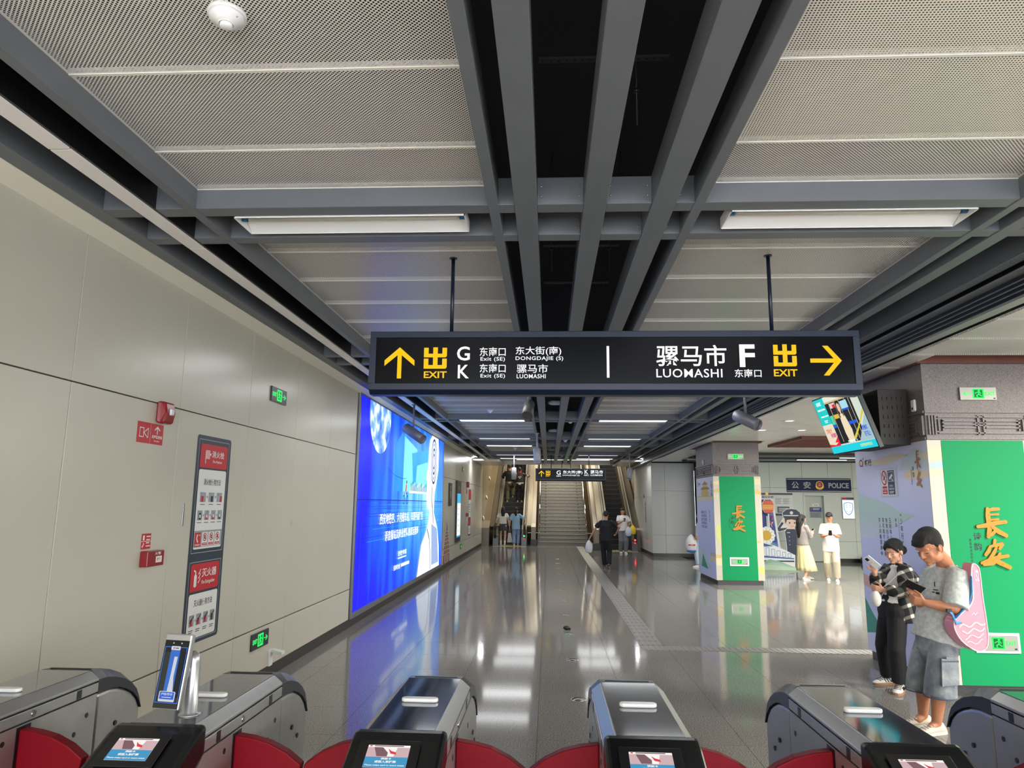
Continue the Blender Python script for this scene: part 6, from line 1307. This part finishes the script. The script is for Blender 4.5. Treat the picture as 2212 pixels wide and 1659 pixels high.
plastic_bag('plastic_bag', 'thin white plastic bag with pinkish food held by the man in black', 'bag', w_+V((-.05, .03, -.1)), plast, .11, .36, .08, lambda t: (lambda b: (b.ball((0, 0, -.22), (.075, .055, .06), bagred), b.build('contents', t)))(B()))
pw_ = person('woman in white tee and wide grey trousers walking from right escalator, looking at phone', (2.78, 27.5, 0), PI+.12, 1.68, dict(top=white_t, bottom=greyt, kind='trousers', shoe=wsh, hem=.84, loose=1.5, sleeve=.75, wide=1.35, hair='bun'), {'r': (.08, .3, 1.2, (.4, -.4, -.8), (-.7, .6, .35), (0, .2, 1), .8), 'l': (-.2, .2, 1.08, (-.5, -.5, -.6))}, {'l': (-.07, .12, .08), 'r': (.08, -.06, .09)}, nod=.3)
_, L, J, *_r = pw_; W0 = V((2.78, 27.5, 0))
def phone(label, c, up, nrm, back, w_=.072, h=.15):
    up = V(up).normalized(); nrm = V(nrm); nrm = (nrm-up*nrm.dot(up)).normalized(); r = up.cross(nrm)
    t = thing('phone', label, 'phone', c); F = Fr((0, 0, 0), r, up, 1); F.ext([(-w_/2, -h/2), (w_/2, -h/2), (w_/2, h/2), (-w_/2, h/2)], back, -.004, .004); F.build('case', t, None, .002)
    F = Fr(V(F.n)*.0042, r, up, .0004); F.rect(-w_/2+.003, -h/2+.003, w_/2-.003, h/2-.003, M('phone_glass', (14, 15, 18), .1)); F.build('screen', t)
    F = Fr(V(F.n)*-.0042, -r, up, .0004); F.rrect(-w_/2+.006, h/2-.045, -w_/2+.04, h/2-.008, .006, M('phone_lens', (30, 30, 34), .15)); F.build('camera_plate', t); return t
phone('dark phone held by the woman in white tee by the right escalator', W0+L(J['wr'])+L((-.07, .05, .06)), L((0, .5, .8)), L((0, -1, .5)), blackm)
plastic_bag('shopping_bag', 'bright yellow shopping bag on the arm of the woman in white tee', 'bag', W0+L((-.33, .22, 1.06)), M('bag_yellow', (238, 200, 20), .5), .13, .34, .07)
plastic_bag('shopping_bag', 'pale grey soft bag hanging beside the yellow shopping bag', 'bag', W0+L((-.16, .26, 1.02)), M('bag_pale', (206, 210, 222), .5), .12, .36, .07)
pg1 = person('girl with long black hair, white tee and pleated grey skirt entering left escalator', (-2.0, 31.55, 0), .05, 1.66, dict(top=white_t, bottom=dgrey, kind='skirt', skirt=.66, flare=.2, shoe=wsh, hem=.95, sleeve=.6, hair='long', hair_len=.36, sock=white_t), {'l': (-.3, .0, .9), 'r': (.28, .04, .86)}, {'l': (-.09, .0, .08), 'r': (.08, -.08, .08)}, skin=SKINP)
_, L, J, *_r = pg1
tt = thing('tote_bag', 'white tote bag hanging from the hand of the girl in grey skirt', 'bag', V((-2.0, 31.55, 0))+L(J['wr'])+V((.02, -.02, -.1)))
b = B(); b.loft([[(-.06, -.03, 0), (.06, -.03, 0), (.06, .03, 0), (-.06, .03, 0)], [(-.1, -.05, -.4), (.13, -.05, -.4), (.13, .05, -.4), (-.1, .05, -.4)]], white_t, True, True, False); bt = B(); bt.v = [(x, y, z-.2) for x, y, z in b.v]; bt.f, bt.m, bt.mats, bt.sm = b.f, b.m, b.mats, b.sm; bt.build('sack', tt, None, .01)
b = B(); tube(b, [(-.04, 0, -.2), (0, 0, .02), (.04, 0, -.2)], [.007, .007, .007]); b.mats = [white_t]; b.build('strap', tt)
pg2 = person('woman in pale blue scrubs with navy head cap at the foot of left escalator', (-1.42, 31.3, 0), -.03, 1.64, dict(top=blue_t, bottom=jean, kind='trousers', shoe=wsh, hem=.74, loose=1.7, sleeve=.85, wide=1.25, hair='tail'), {'l': (-.29, .03, .88), 'r': (.33, .2, 1.02, (.8, -.5, -.2))}, {'l': (-.07, -.1, .1), 'r': (.09, .08, .08)}, skin=SKINP)
_, L, J, R, c, s = pg2
b = B(); b.ball(c+R @ V((0, -.02, .055))*s, (.094*s, .104*s, .085*s), M('cap_navy', (36, 58, 104), .8), R); b.build('cap', _)
b = B(); b.loft([[c+R @ V((x, -.128+z*.02, -.01-z))*s for x in (-.02, .02)] for z in (0, .06, .12, .19)], white_t, False, False); b.build('ribbon', _)
ESL = .208/.36
def esc_z(y): i = int((y-32.1+.1)/.36); return .208*(i+1)
y1 = 35.2; z1 = esc_z(y1)
pe1 = person('tall man in black jacket and olive trousers standing on left side of left escalator', (-1.93, y1, z1), 0, 1.84, dict(top=black_t, bottom=olive, kind='trousers', shoe=M('shoe_tan', (196, 170, 130), .6), sole=tsole, hem=.92, loose=2.2, sleeve=1.9, wide=1.35, top_name='jacket'), {'l': (-.3, .3, 1.1), 'r': (.26, .1, .95)}, {'l': (-.1, 0, .08), 'r': (.13, .3, .29)}, nod=.15)
b = B(); tube(b, [(0, 0, .9*1.08), (0, 0, 1.0*1.08)], [(.2, .155), (.19, .15)], (1, 0, 0), 18); b.mats = [beige_t]; b.build('shirt_tail', pe1[0])
pe2 = person('man in dark jacket with red collar and white emblem riding right side of left escalator', (-1.42, 35.0, esc_z(35.0)), 0, 1.68, dict(top=brownk, bottom=black_t, kind='trousers', shoe=M('shoe_mixed', (200, 196, 186), .5), hem=.93, loose=1.4, sleeve=1.9, top_name='jacket'), {'l': (-.22, .05, .92), 'r': (.46, .3, 1.3, (.7, -.5, -.4))}, nod=.1)
b = B(); tube(b, [(0, .0, 1.395), (0, .0, 1.45)], [(.11, .09), (.07, .07)], (1, 0, 0), 16); b.mats = [M('hood_red', (150, 44, 44), .8)]; b.build('hood', pe2[0])
F = Fr((0, -.155, 1.2), (1, 0, 0), ZUP, .004); F.line([(-.07, .05), (0, -.07), (.07, .05)], .02, white_t); F.line([(-.03, .05), (0, 0), (.03, .05)], .018, white_t); F.line([(-.09, .0), (-.04, .02)], .016, white_t); F.line([(.09, .0), (.04, .02)], .016, white_t); F.build('emblem', pe2[0])
b = B(); tube(b, [(0, 0, .9), (0, 0, .95)], [(.185, .14), (.185, .14)], (1, 0, 0), 18); b.mats = [white_t]; b.build('shirt_hem', pe2[0])
pe3 = person('person in beige jacket higher up on the left escalator, ahead of the red collar', (-1.5, 37.2, esc_z(37.2)), 0, 1.7, dict(top=beige_t, bottom=black_t, kind='trousers', shoe=bsh, hem=.9, loose=1.8, sleeve=1.9, top_name='jacket', hair='long', hair_len=.2), {'l': (-.22, .05, .92), 'r': (.48, .3, 1.3, (.7, -.5, -.4))})
# the couple before the police office
ph1 = person('woman with very long dark hair, grey cardigan and pale yellow dress, looking at phone', (6.34, 18.55, 0), -PI/2+.45, 1.60, dict(top=card, bottom=cream_t, kind='skirt', skirt=.24, flare=.27, shoe=wsh, hem=.9, sleeve=1.85, hair='long', hair_len=.5, top_name='cardigan', toe={'l': (.1, 1, 0), 'r': (-.1, 1, 0)}), {'l': (-.07, .27, 1.19, (-.5, -.4, -.8), (.5, .7, .3), (0, .1, 1), .7), 'r': (.07, .27, 1.19, (.5, -.4, -.8), (-.5, .7, .3), (0, .1, 1), .7)}, {'l': (-.09, .2, .09), 'r': (.09, -.08, .08)}, nod=.38, skin=SKINP)
_, L, J, *_r = ph1; phone('pale phone held by the long haired woman in yellow dress', V((6.34, 18.55, 0))+L((0, .36, 1.26)), L((0, .55, .8)), L((0, -1, .6)), white_p)
ph2 = person('man in loose white shirt and cream trousers looking down at phone by office door', (6.97, 18.4, 0), PI-.35, 1.66, dict(top=white_t, bottom=tan_p, kind='trousers', shoe=wsh, hem=.72, loose=2.2, sleeve=.85, wide=1.25, fringe=1), {'l': (-.09, .28, 1.14, (-.35, -.5, -.8), (.6, .5, .3), (0, .2, 1), .8), 'r': (.10, .28, 1.12, (.35, -.5, -.8), (-.6, .5, .3), (0, .2, 1), .8)}, {'l': (-.1, .06, .08), 'r': (.1, -.12, .08)}, nod=.45, head_turn=.1)
_, L, J, *_r = ph2; phone('dark phone held by the man in loose white shirt', V((6.97, 18.4, 0))+L((.0, .38, 1.2)), L((0, .5, .8)), L((0, -1, .6)), blackm)
# partly hidden figure behind the far column
ph3 = person('mostly hidden person in white rain jacket and pale jeans behind the far column', (4.52, 21.9, 0), PI*.5, 1.62, dict(top=M('rain_white', (216, 218, 216), .35, alpha=.95), bottom=M('jean_pale', (186, 208, 216), .8), kind='trousers', shoe=wsh, hem=.75, loose=2.6, sleeve=1.9, wide=1.2, top_name='jacket'), {'l': (-.3, .12, .95), 'r': (.25, -.05, .9)}, {'l': (-.1, .12, .08), 'r': (.1, -.2, .1)})
plastic_bag('plastic_bag', 'white printed plastic bag with blue base beside the far column', 'bag', (4.2, 21.75, .95), M('bag_print', (226, 224, 224), .4), .17, .5, .1, lambda t: (lambda b: (b.ball((0, 0, -.47), (.15, .1, .05), M('bag_blue', (60, 110, 180), .4)), b.box(-.1, -.098, -.32, .1, -.09, -.28, redp), b.build('print', t)))(B()))
# ------------------------------------------------------------------ the two people waiting by the near column
def plaid():
    m = M('plaid_shirt', (34, 34, 36), .85, bump=.2, bscale=30); nt = m.node_tree; b = nt.nodes['Principled BSDF']; co, s = coords(nt)
    rot = nt.nodes.new('ShaderNodeMapping'); rot.inputs['Rotation'].default_value = (.35, .3, .3); nt.links.new(co, rot.inputs[0]); sp = nt.nodes.new('ShaderNodeSeparateXYZ'); nt.links.new(rot.outputs[0], sp.inputs[0]); s = sp.outputs
    def band(v, k, w_, off=0):
        f = math_node(nt, 'FRACT', math_node(nt, 'ADD', math_node(nt, 'MULTIPLY', v, k), 50+off)); d = math_node(nt, 'ABSOLUTE', math_node(nt, 'SUBTRACT', f, .5))
        return math_node(nt, 'MAXIMUM', math_node(nt, 'MINIMUM', math_node(nt, 'MULTIPLY', math_node(nt, 'SUBTRACT', w_/2+.04, d), 12.0), 1.0), 0.0)
    h = band(s[2], 10, .34); v = band(math_node(nt, 'ADD', s[0], math_node(nt, 'MULTIPLY', s[1], .6)), 9, .4)
    t = math_node(nt, 'ADD', math_node(nt, 'MULTIPLY', h, .55), math_node(nt, 'MULTIPLY', v, .45))
    nt.links.new(ramp(nt, t, [(.0, (18, 18, 20)), (.22, (26, 26, 28)), (.5, (92, 90, 86)), (.78, (160, 155, 143)), (1, (230, 224, 210))]), b.inputs['Base Color']); return m
def acid():
    m = M('washed_tee', (180, 184, 180), .9, bump=.9, bscale=11); nt = m.node_tree; b = nt.nodes['Principled BSDF']; co, s = coords(nt)
    n = nt.nodes.new('ShaderNodeTexNoise'); n.inputs['Scale'].default_value = 34; n.inputs['Detail'].default_value = 8; nt.links.new(co, n.inputs[0])
    nt.links.new(ramp(nt, n.outputs[0], [(.35, (178, 183, 180)), (.5, (192, 196, 191)), (.65, (206, 208, 203))]), b.inputs['Base Color']); return m
def denim():
    m = M('washed_denim', (120, 132, 146), .9, bump=.8, bscale=14); nt = m.node_tree; b = nt.nodes['Principled BSDF']; co, s = coords(nt)
    n = nt.nodes.new('ShaderNodeTexNoise'); n.inputs['Scale'].default_value = 9; n.inputs['Detail'].default_value = 8; nt.links.new(co, n.inputs[0])
    nt.links.new(ramp(nt, n.outputs[0], [(.32, (108, 116, 124)), (.52, (138, 144, 148)), (.7, (172, 176, 176))]), b.inputs['Base Color']); return m
# ---- man (joints measured in world metres, stored relative to his feet)
O = V((3.14, 6.36, 0))
man = thing('person', 'young man in washed grey tee and denim shorts looking down at his phone', 'person', O)
J = dict(head=(3.195, 6.30, 1.475), neck=(3.375, 6.39, 1.315), c7=(3.36, 6.39, 1.36), chest=(3.35, 6.40, 1.13), belly=(3.30, 6.40, .90), pel=(3.25, 6.40, .72), shL=(3.37, 6.22, 1.255), shR=(3.34, 6.56, 1.245), elL=(3.27, 6.13, 1.0), wrL=(3.075, 6.19, 1.035), elR=(3.21, 6.50, .95), wrR=(3.115, 6.36, 1.04), hipL=(3.25, 6.31, .70), hipR=(3.235, 6.50, .70), knL=(3.165, 6.26, .40), knR=(3.14, 6.47, .39), anL=(3.135, 6.30, .08), anR=(3.13, 6.50, .08))
J = {k: V(p)-O for k, p in J.items()}
FW = V((-.9, -.42, 0)).normalized(); RT = V((FW.y, -FW.x, 0))
MS = M('skin_man', (188, 128, 94), .45, var=.04, vscale=12, spec=.4)
b = B(); R = head_mat((-.95, -.4, 0), .5, .0); HS = 1.17
head(b, J['head'], R, HS)
tube(b, [J['c7']-V((0, 0, .05)), J['neck'].lerp(J['head'], .25)+V((.01, 0, 0)), J['head']+R @ V((0, -.03, -.06))], [.074, .064, .062])
tube(b, [J['pel'], J['belly'], J['chest'], J['chest'].lerp(J['neck'], .8)], [(.13, .1), (.135, .1), (.15, .1), (.1, .075)], RT)
for q, sg in (('L', 1), ('R', -1)):
    tube(b, [J['sh'+q], J['sh'+q].lerp(J['el'+q], .5), J['el'+q]], [.056, .052, .044]); tube(b, [J['el'+q], J['el'+q].lerp(J['wr'+q], .4), J['wr'+q]], [.046, .046, .029])
    tube(b, [J['hip'+q], J['kn'+q]], [.085, .06]); tube(b, [J['kn'+q], J['kn'+q].lerp(J['an'+q], .38), J['an'+q]], [.056, .056, .037]); tube(b, [J['an'+q], J['an'+q]+V((-.06, -.02, -.035))], [.036, .03])
hand(b, J['wrL'], V((-.75, .35, .15)), V((0, .9, .3)), V((0, 0, 1)), .75, 1.0)
hand(b, J['wrR'], V((-.55, -.42, .5)), V((-.5, .1, .8)), V((-.2, .9, .3)), .62, 1.02)
remesh(b, .0062, 3, 'body', MS, man)
face_parts(man, J['head'], R, HS, 'shut', None, M('lip_man', (140, 84, 74), .45))
b = B(); c = J['head']; hp = lambda x, y, z: c+R @ V((x, y, z))*HS
hair_short(b, c, R, HS, 1.12, 1)
for k in range(9): tube(b, [hp(-.045+.0112*k, .04, .10), hp(-.05+.0125*k, .088+.006*(k%2), .07-.006*(k%3))], [.016, .007], None, 6)
remesh(b, .006, 2, 'hair', M('hair_man', (18, 16, 16), .6, bump=.8, bscale=300), man)
for q in (-1, 1):
    b = B(); b.ring = None; pts = [hp(q*.083, -.008+.018*math.cos(t), -.012+.028*math.sin(t)) for t in [2*PI*i/10 for i in range(11)]]; tube(b, pts, [.0045]*11, None, 6); b.mats = [MS]; b.build('ear_rim', man)
# tee shirt: loose, sleeves to the elbow
b = B(); tube(b, [V((3.235, 6.40, .70))-O, V((3.27, 6.40, .82))-O, J['belly']+V((0, 0, .06)), J['chest'], J['chest'].lerp(J['neck'], .62), J['chest'].lerp(J['neck'], .93)], [(.2, .165), (.195, .165), (.19, .155), (.182, .138), (.15, .11), (.086, .08)], RT, 22, False)
for q in 'LR':
    s0, e0 = J['sh'+q], J['el'+q]
    tube(b, [s0.lerp(J['chest'], .3)+V((0, 0, .03)), s0, s0.lerp(e0, .5), s0.lerp(e0, .98)], [.088, .082, .092, .098], None, 16, False)
tee = remesh(b, .0075, 4, 'tee_shirt', acid(), man)
F = Fr(J['chest']+FW*.152+RT*-.05+V((0, 0, -.01)), V((-FW.y, FW.x, 0)), ZUP, .003); F.rect(-.03, .03, -.02, .07, ink); F.rect(-.055, -.03, -.03, -.012, ink); F.rect(-.022, -.03, .012, -.012, ink); F.rect(-.045, .0, .0, .008, ink); F.build('chest_print', man)
b = B(); tube(b, [J['chest'].lerp(J['neck'], .94)+RT*.075*math.cos(t)+FW*.07*math.sin(t)+V((0, 0, .004-.012*math.sin(t))) for t in [2*PI*i/16 for i in range(17)]], [.009]*17, None, 8); b.mats = [M('collar_grey', (160, 164, 160), .9)]; b.build('collar', man)
# denim shorts
b = B(); tube(b, [J['pel']+V((0, 0, .09)), J['pel'], J['pel']+V((-.01, 0, -.1))], [(.16, .13), (.178, .142), (.175, .14)], RT, 18)
for q, yy in (('L', -.015), ('R', .015)): tube(b, [J['hip'+q], J['hip'+q].lerp(J['kn'+q], .5)+V((0, yy, 0)), J['kn'+q]+V((0, yy, .0)), J['kn'+q]+V((-.01, yy, -.1))], [.1, .112, .118, .122], None, 18, False)
sh = remesh(b, .008, 3, 'denim_shorts', denim(), man)
dst = M('denim_stitch', (78, 92, 112), .9); pk = J['knL']+V((.03, -.118, .14))
F = Fr(pk, V((.98, .1, 0)), V((.1, .12, 1)).normalized(), .01); F.ext([(-.075, -.14), (.07, -.13), (.075, .06), (-.07, .07)], denim(), 0, .8); F.rect(-.068, .045, .072, .055, dst, 1.1); F.ext([(-.03, .062), (.03, .06), (.03, .085), (-.03, .085)], denim(), 0, .9); F.build('cargo_pocket', man, None, .004)
b = B()
for q, yy in (('L', -.015), ('R', .015)):
    cc = J['kn'+q]+V((-.01, yy, -.098)); ring = [cc+V((math.cos(t)*.122, math.sin(t)*.122, .0)) for t in [2*PI*i/24 for i in range(25)]]; tube(b, ring, [.006]*25, None, 6)
b.mats = [dst]; b.build('frayed_hem', man)
for q, dd in (('L', (-.95, -.3, 0)), ('R', (-.95, -.1, 0))):
    o, g, d_, r_ = shoe(man, J['an'+q], dd, M('shoe_offwhite', (212, 200, 184), .6), wsole, 1.0)
    b = B(); 
    for k in range(4): p = g+d_*(.05+.025*k); b.cyl(p+r_*.03+V((0, 0, .075-.008*k)), p-r_*.03+V((0, 0, .075-.008*k)), .004, .004, wsh, 6)
    b.build('lace', o)
phone('black phone held by the man in denim shorts', V((3.03, 6.27, 1.155)), V((-.85, -.05, .4)), V((.3, .75, .62)), blackm, .078, .165)
# pink shoulder bag
pinkm = M('bag_pink', (226, 148, 166), .28, spec=.5, bump=.15, bscale=16); pinkd = M('bag_pink_dark', (198, 112, 134), .35); strapm = M('strap_blue', (66, 140, 196), .6); shine = M('bag_silver', (232, 222, 224), .15, .5)
bg = thing('shoulder_bag', 'pink racket shoulder bag with white swirls and blue strap on the man', 'bag', (3.385, 6.11, .995))
out = [(.05, .36), (.09, .35), (.11, .30), (.115, .1), (.125, -.05), (.13, -.2), (.11, -.29), (.05, -.325), (-.03, -.30), (-.12, -.23), (-.165, -.14), (-.15, -.07), (-.08, -.02), (.0, .04), (.03, .12), (.03, .28)]
def smooth_loop(p, n=5):
    q = []
    for i in range(len(p)):
        p0, p1, p2, p3 = [V((*p[(i+d) % len(p)], 0)) for d in (-1, 0, 1, 2)]
        for s_ in range(n):
            t = s_/n; v = .5*(2*p1+(p2-p0)*t+(2*p0-5*p1+4*p2-p3)*t*t+(3*p1-p0-3*p2+p3)*t**3); q.append((v.x, v.y))
    return q
out = smooth_loop(out)
F = Fr((0, 0, 0), V((.985, .17, 0)), ZUP, 1); F.ext(out, pinkm, -.11, .0); F.build('bag_body', bg, None, .012, 3)
F = Fr(F.n*.001, V((.985, .17, 0)), ZUP, .001); pts = out+[out[0]]
F2 = B(); tube(F2, [F.P(a*.97, c_*.985, 0) for a, c_ in pts], [.005]*len(pts), None, 6); F2.mats = [M('piping_white', (238, 220, 224), .4)]; F2.build('piping', bg)
for k in range(4): F.line([(x_/100-.02*0, -.115-.045*k+.014*math.sin(x_*.55+k*1.3)+.0012*x_) for x_ in range(-12+k*2, 12-k, 1)], .014-.002*k, shine, 2)
F.line([(.0, -.04), (.02, -.02), (.03, -.04), (.05, -.02)], .005, white_p, 2); F.text('152', .055, .22, .095, .31, M('bag_text', (240, 214, 222), .4), 2, .03); F.build('print', bg)
b = B(); tube(b, [V((-.02, .02, -.02)), V((-.09, -.01, -.09)), V((-.14, -.03, -.10)), V((-.17, -.04, -.03)), V((-.2, -.05, .0))], [(.016, .004)]*5, (0, .3, 1), 8); b.mats = [strapm]; b.build('strap', bg)
b = B(); tube(b, [F.P(a, c_, 8) for a, c_ in ((.02, .26), (.012, .14), (-.02, .055), (-.09, -.01), (-.15, -.06))], [(.014, .006)]*5, (0, 1, 0), 8); b.mats = [strapm]; b.build('strap', bg)
b = B(); b.box(-.225, -.075, -.01, -.19, -.05, .012, blackm); b.build('buckle', bg)

# ---- woman
O = V((3.45, 7.74, 0))
wo = thing('person', 'woman in black and white plaid shirt leaning on the column, reading a white phone', 'person', O)
J = dict(head=(3.55, 7.70, 1.355), neck=(3.60, 7.75, 1.225), chest=(3.61, 7.75, 1.09), belly=(3.56, 7.75, .92), pel=(3.52, 7.75, .76), shL=(3.61, 7.61, 1.165), shR=(3.585, 7.90, 1.165), elL=(3.545, 7.53, .965), wrL=(3.385, 7.62, .975), elR=(3.40, 7.82, .985), wrR=(3.345, 7.71, 1.135), hipL=(3.52, 7.67, .74), hipR=(3.51, 7.83, .74), knL=(3.455, 7.60, .40), knR=(3.445, 7.86, .40), anL=(3.475, 7.63, .08), anR=(3.51, 7.95, .08))
J = {k: V(p)-O for k, p in J.items()}
FW = V((-.88, -.45, 0)).normalized(); RT = V((FW.y, -FW.x, 0))
WS = M('skin_woman', (214, 160, 134), .45, var=.04, vscale=12, spec=.4)
b = B(); R = head_mat((-.92, -.55, 0), .3); HS = .98; head(b, J['head'], R, HS)
tube(b, [J['neck']-V((0, 0, .05)), J['neck'], J['head']+R @ V((0, -.02, -.06))], [.056, .047, .046])
tube(b, [J['pel'], J['belly'], J['chest'], J['chest'].lerp(J['neck'], .7)], [(.135, .1), (.118, .09), (.128, .095), (.09, .065)], RT)
for q in 'LR':
    tube(b, [J['sh'+q], J['el'+q]], [.042, .034]); tube(b, [J['el'+q], J['wr'+q]], [.034, .022]); tube(b, [J['hip'+q], J['kn'+q]], [.078, .05]); tube(b, [J['kn'+q], J['an'+q]], [.048, .032]); tube(b, [J['an'+q], J['an'+q]+V((-.05, -.02, -.035))], [.03, .026])
hand(b, J['wrR'], V((-.1, -.12, 1)), V((-.4, -.9, .1)), V((-1, 0, .2)), .6, .95)
hand(b, J['wrL'], V((-.8, .4, .1)), V((.2, .9, .2)), V((0, 0, 1)), .5, .9)
remesh(b, .0062, 3, 'body', WS, wo)
face_parts(wo, J['head'], R, HS, 'shut', None, M('lip_woman', (172, 92, 88), .4))
c = J['head']; hp = lambda x, y, z: c+R @ V((x, y, z))*HS
b = B(); hair_short(b, c, R, HS, 1.0, 0); b.ball(hp(0, -.13, -.03), .05*HS, DM); b.ball(hp(.02, -.1, -.055), .035*HS, DM)
for q in (-1, 1): tube(b, [hp(q*.02, .07, .09), hp(q*.058, .055, .05), hp(q*.07, .03, .0)], [.02, .018, .008]); tube(b, [hp(q*.068, .02, -.02), hp(q*.068, .03, -.09)], [.005, .003])
remesh(b, .0062, 2, 'hair', M('hair_woman', (20, 18, 19), .5, bump=.8, bscale=300), wo)
b = B(); tube(b, [hp(-.02, -.13, .02), hp(0, -.17, .04), hp(.02, -.19, .0)], [.003, .003, .002], None, 6); b.mats = [HAIR]; b.build('stray_strand', wo)
# white top, plaid shirt, black trousers
b = B(); tube(b, [J['pel']+V((0, 0, .05)), J['belly'], J['chest'], J['chest'].lerp(J['neck'], .55)], [(.152, .12), (.138, .112), (.142, .112), (.1, .085)], RT, 18); remesh(b, .0085, 3, 'white_top', white_t, wo)
pl = plaid(); b = B()
for sg in (-1, 1):   # two open fronts
    tube(b, [V((3.60, 7.75, .66))-O+RT*sg*.1, J['belly']+RT*sg*.1+V((.03, 0, 0)), J['chest']+RT*sg*.092+V((.02, 0, 0)), J['chest'].lerp(J['neck'], .75)+RT*sg*.045+V((.012, 0, 0))], [(.088, .15), (.08, .13), (.072, .122), (.055, .088)], RT, 18, False)
for q in 'LR':
    s0, e0, w0 = J['sh'+q], J['el'+q], J['wr'+q]; tube(b, [s0.lerp(J['chest'], .35)+V((0, 0, .02)), s0, s0.lerp(e0, .5), e0, e0.lerp(w0, .5), e0.lerp(w0, .86)], [.075, .074, .076, .07, .062, .05], None, 16, False)
remesh(b, .0085, 4, 'plaid_shirt', pl, wo)
b = B(); tube(b, [J['chest'].lerp(J['neck'], .86)+RT*.075*math.cos(t)+FW*.06*math.sin(t)+V((.01, 0, .012+.008*math.cos(t)))for t in [PI*.55+PI*1.9*i/14 for i in range(15)]], [(.02, .008)]*15, (0, 0, 1), 8); b.mats = [black_t]; b.build('collar', wo)
bk_ = M('cloth_black_smooth', (20, 20, 23), .8, bump=.9, bscale=11); b = B(); tube(b, [J['pel']+V((0, 0, .09)), J['pel'], J['pel']+V((0, 0, -.08))], [(.14, .115), (.158, .125), (.155, .12)], RT, 18)
for q in 'LR': b.ball(J['hip'+q]+V((0, 0, .01)), .108, DM, nu=14, nv=10); tube(b, [J['hip'+q], J['hip'+q].lerp(J['kn'+q], .5), J['kn'+q], J['kn'+q].lerp(J['an'+q], .5), J['kn'+q].lerp(J['an'+q], .97)], [.092, .09, .08, .077, .074], None, 16, False)
remesh(b, .0085, 3, 'trousers', bk_, wo)
for q, dd in (('L', (-.72, -1, 0)), ('R', (-1, -.3, 0))):
    o, g, d_, r_ = shoe(wo, J['an'+q], dd, wsh, tsole, .98)
    b = B()
    for k in range(4): p = g+d_*(.045+.025*k); b.cyl(p+r_*.032+V((0, 0, .078-.009*k)), p-r_*.032+V((0, 0, .074-.009*k)), .0035, .0035, bsh, 6)
    for k in range(3): p = g+d_*(.0+.03*k); b.cyl(p-r_*.041+V((0, 0, .03)), p-r_*.037+d_*.02+V((0, 0, .06)), .004, .004, bsh, 6)
    b.build('lace', o)
phone('white phone held up by the woman in plaid shirt', V((3.305, 7.655, 1.245)), V((-.62, .05, .55)), V((.5, .55, .45)), whitem, .075, .155)
hb_ = thing('crossbody_bag', 'small white crossbody bag at the waist of the woman in plaid shirt', 'bag', (3.31, 7.64, .885)); b = B(); b.ball((0, 0, 0), (.05, .045, .078), white_t); b.build('pouch', hb_)
b = B(); tube(b, [V((.02, 0, .07)), V((.14, -.02, .17)), V((.23, -.05, .27)), V((.29, -.03, .32))], [(.008, .003)]*4, (0, 1, 0), 8); b.mats = [white_t]; b.build('strap', hb_)
bpy.data.materials.remove(DM)
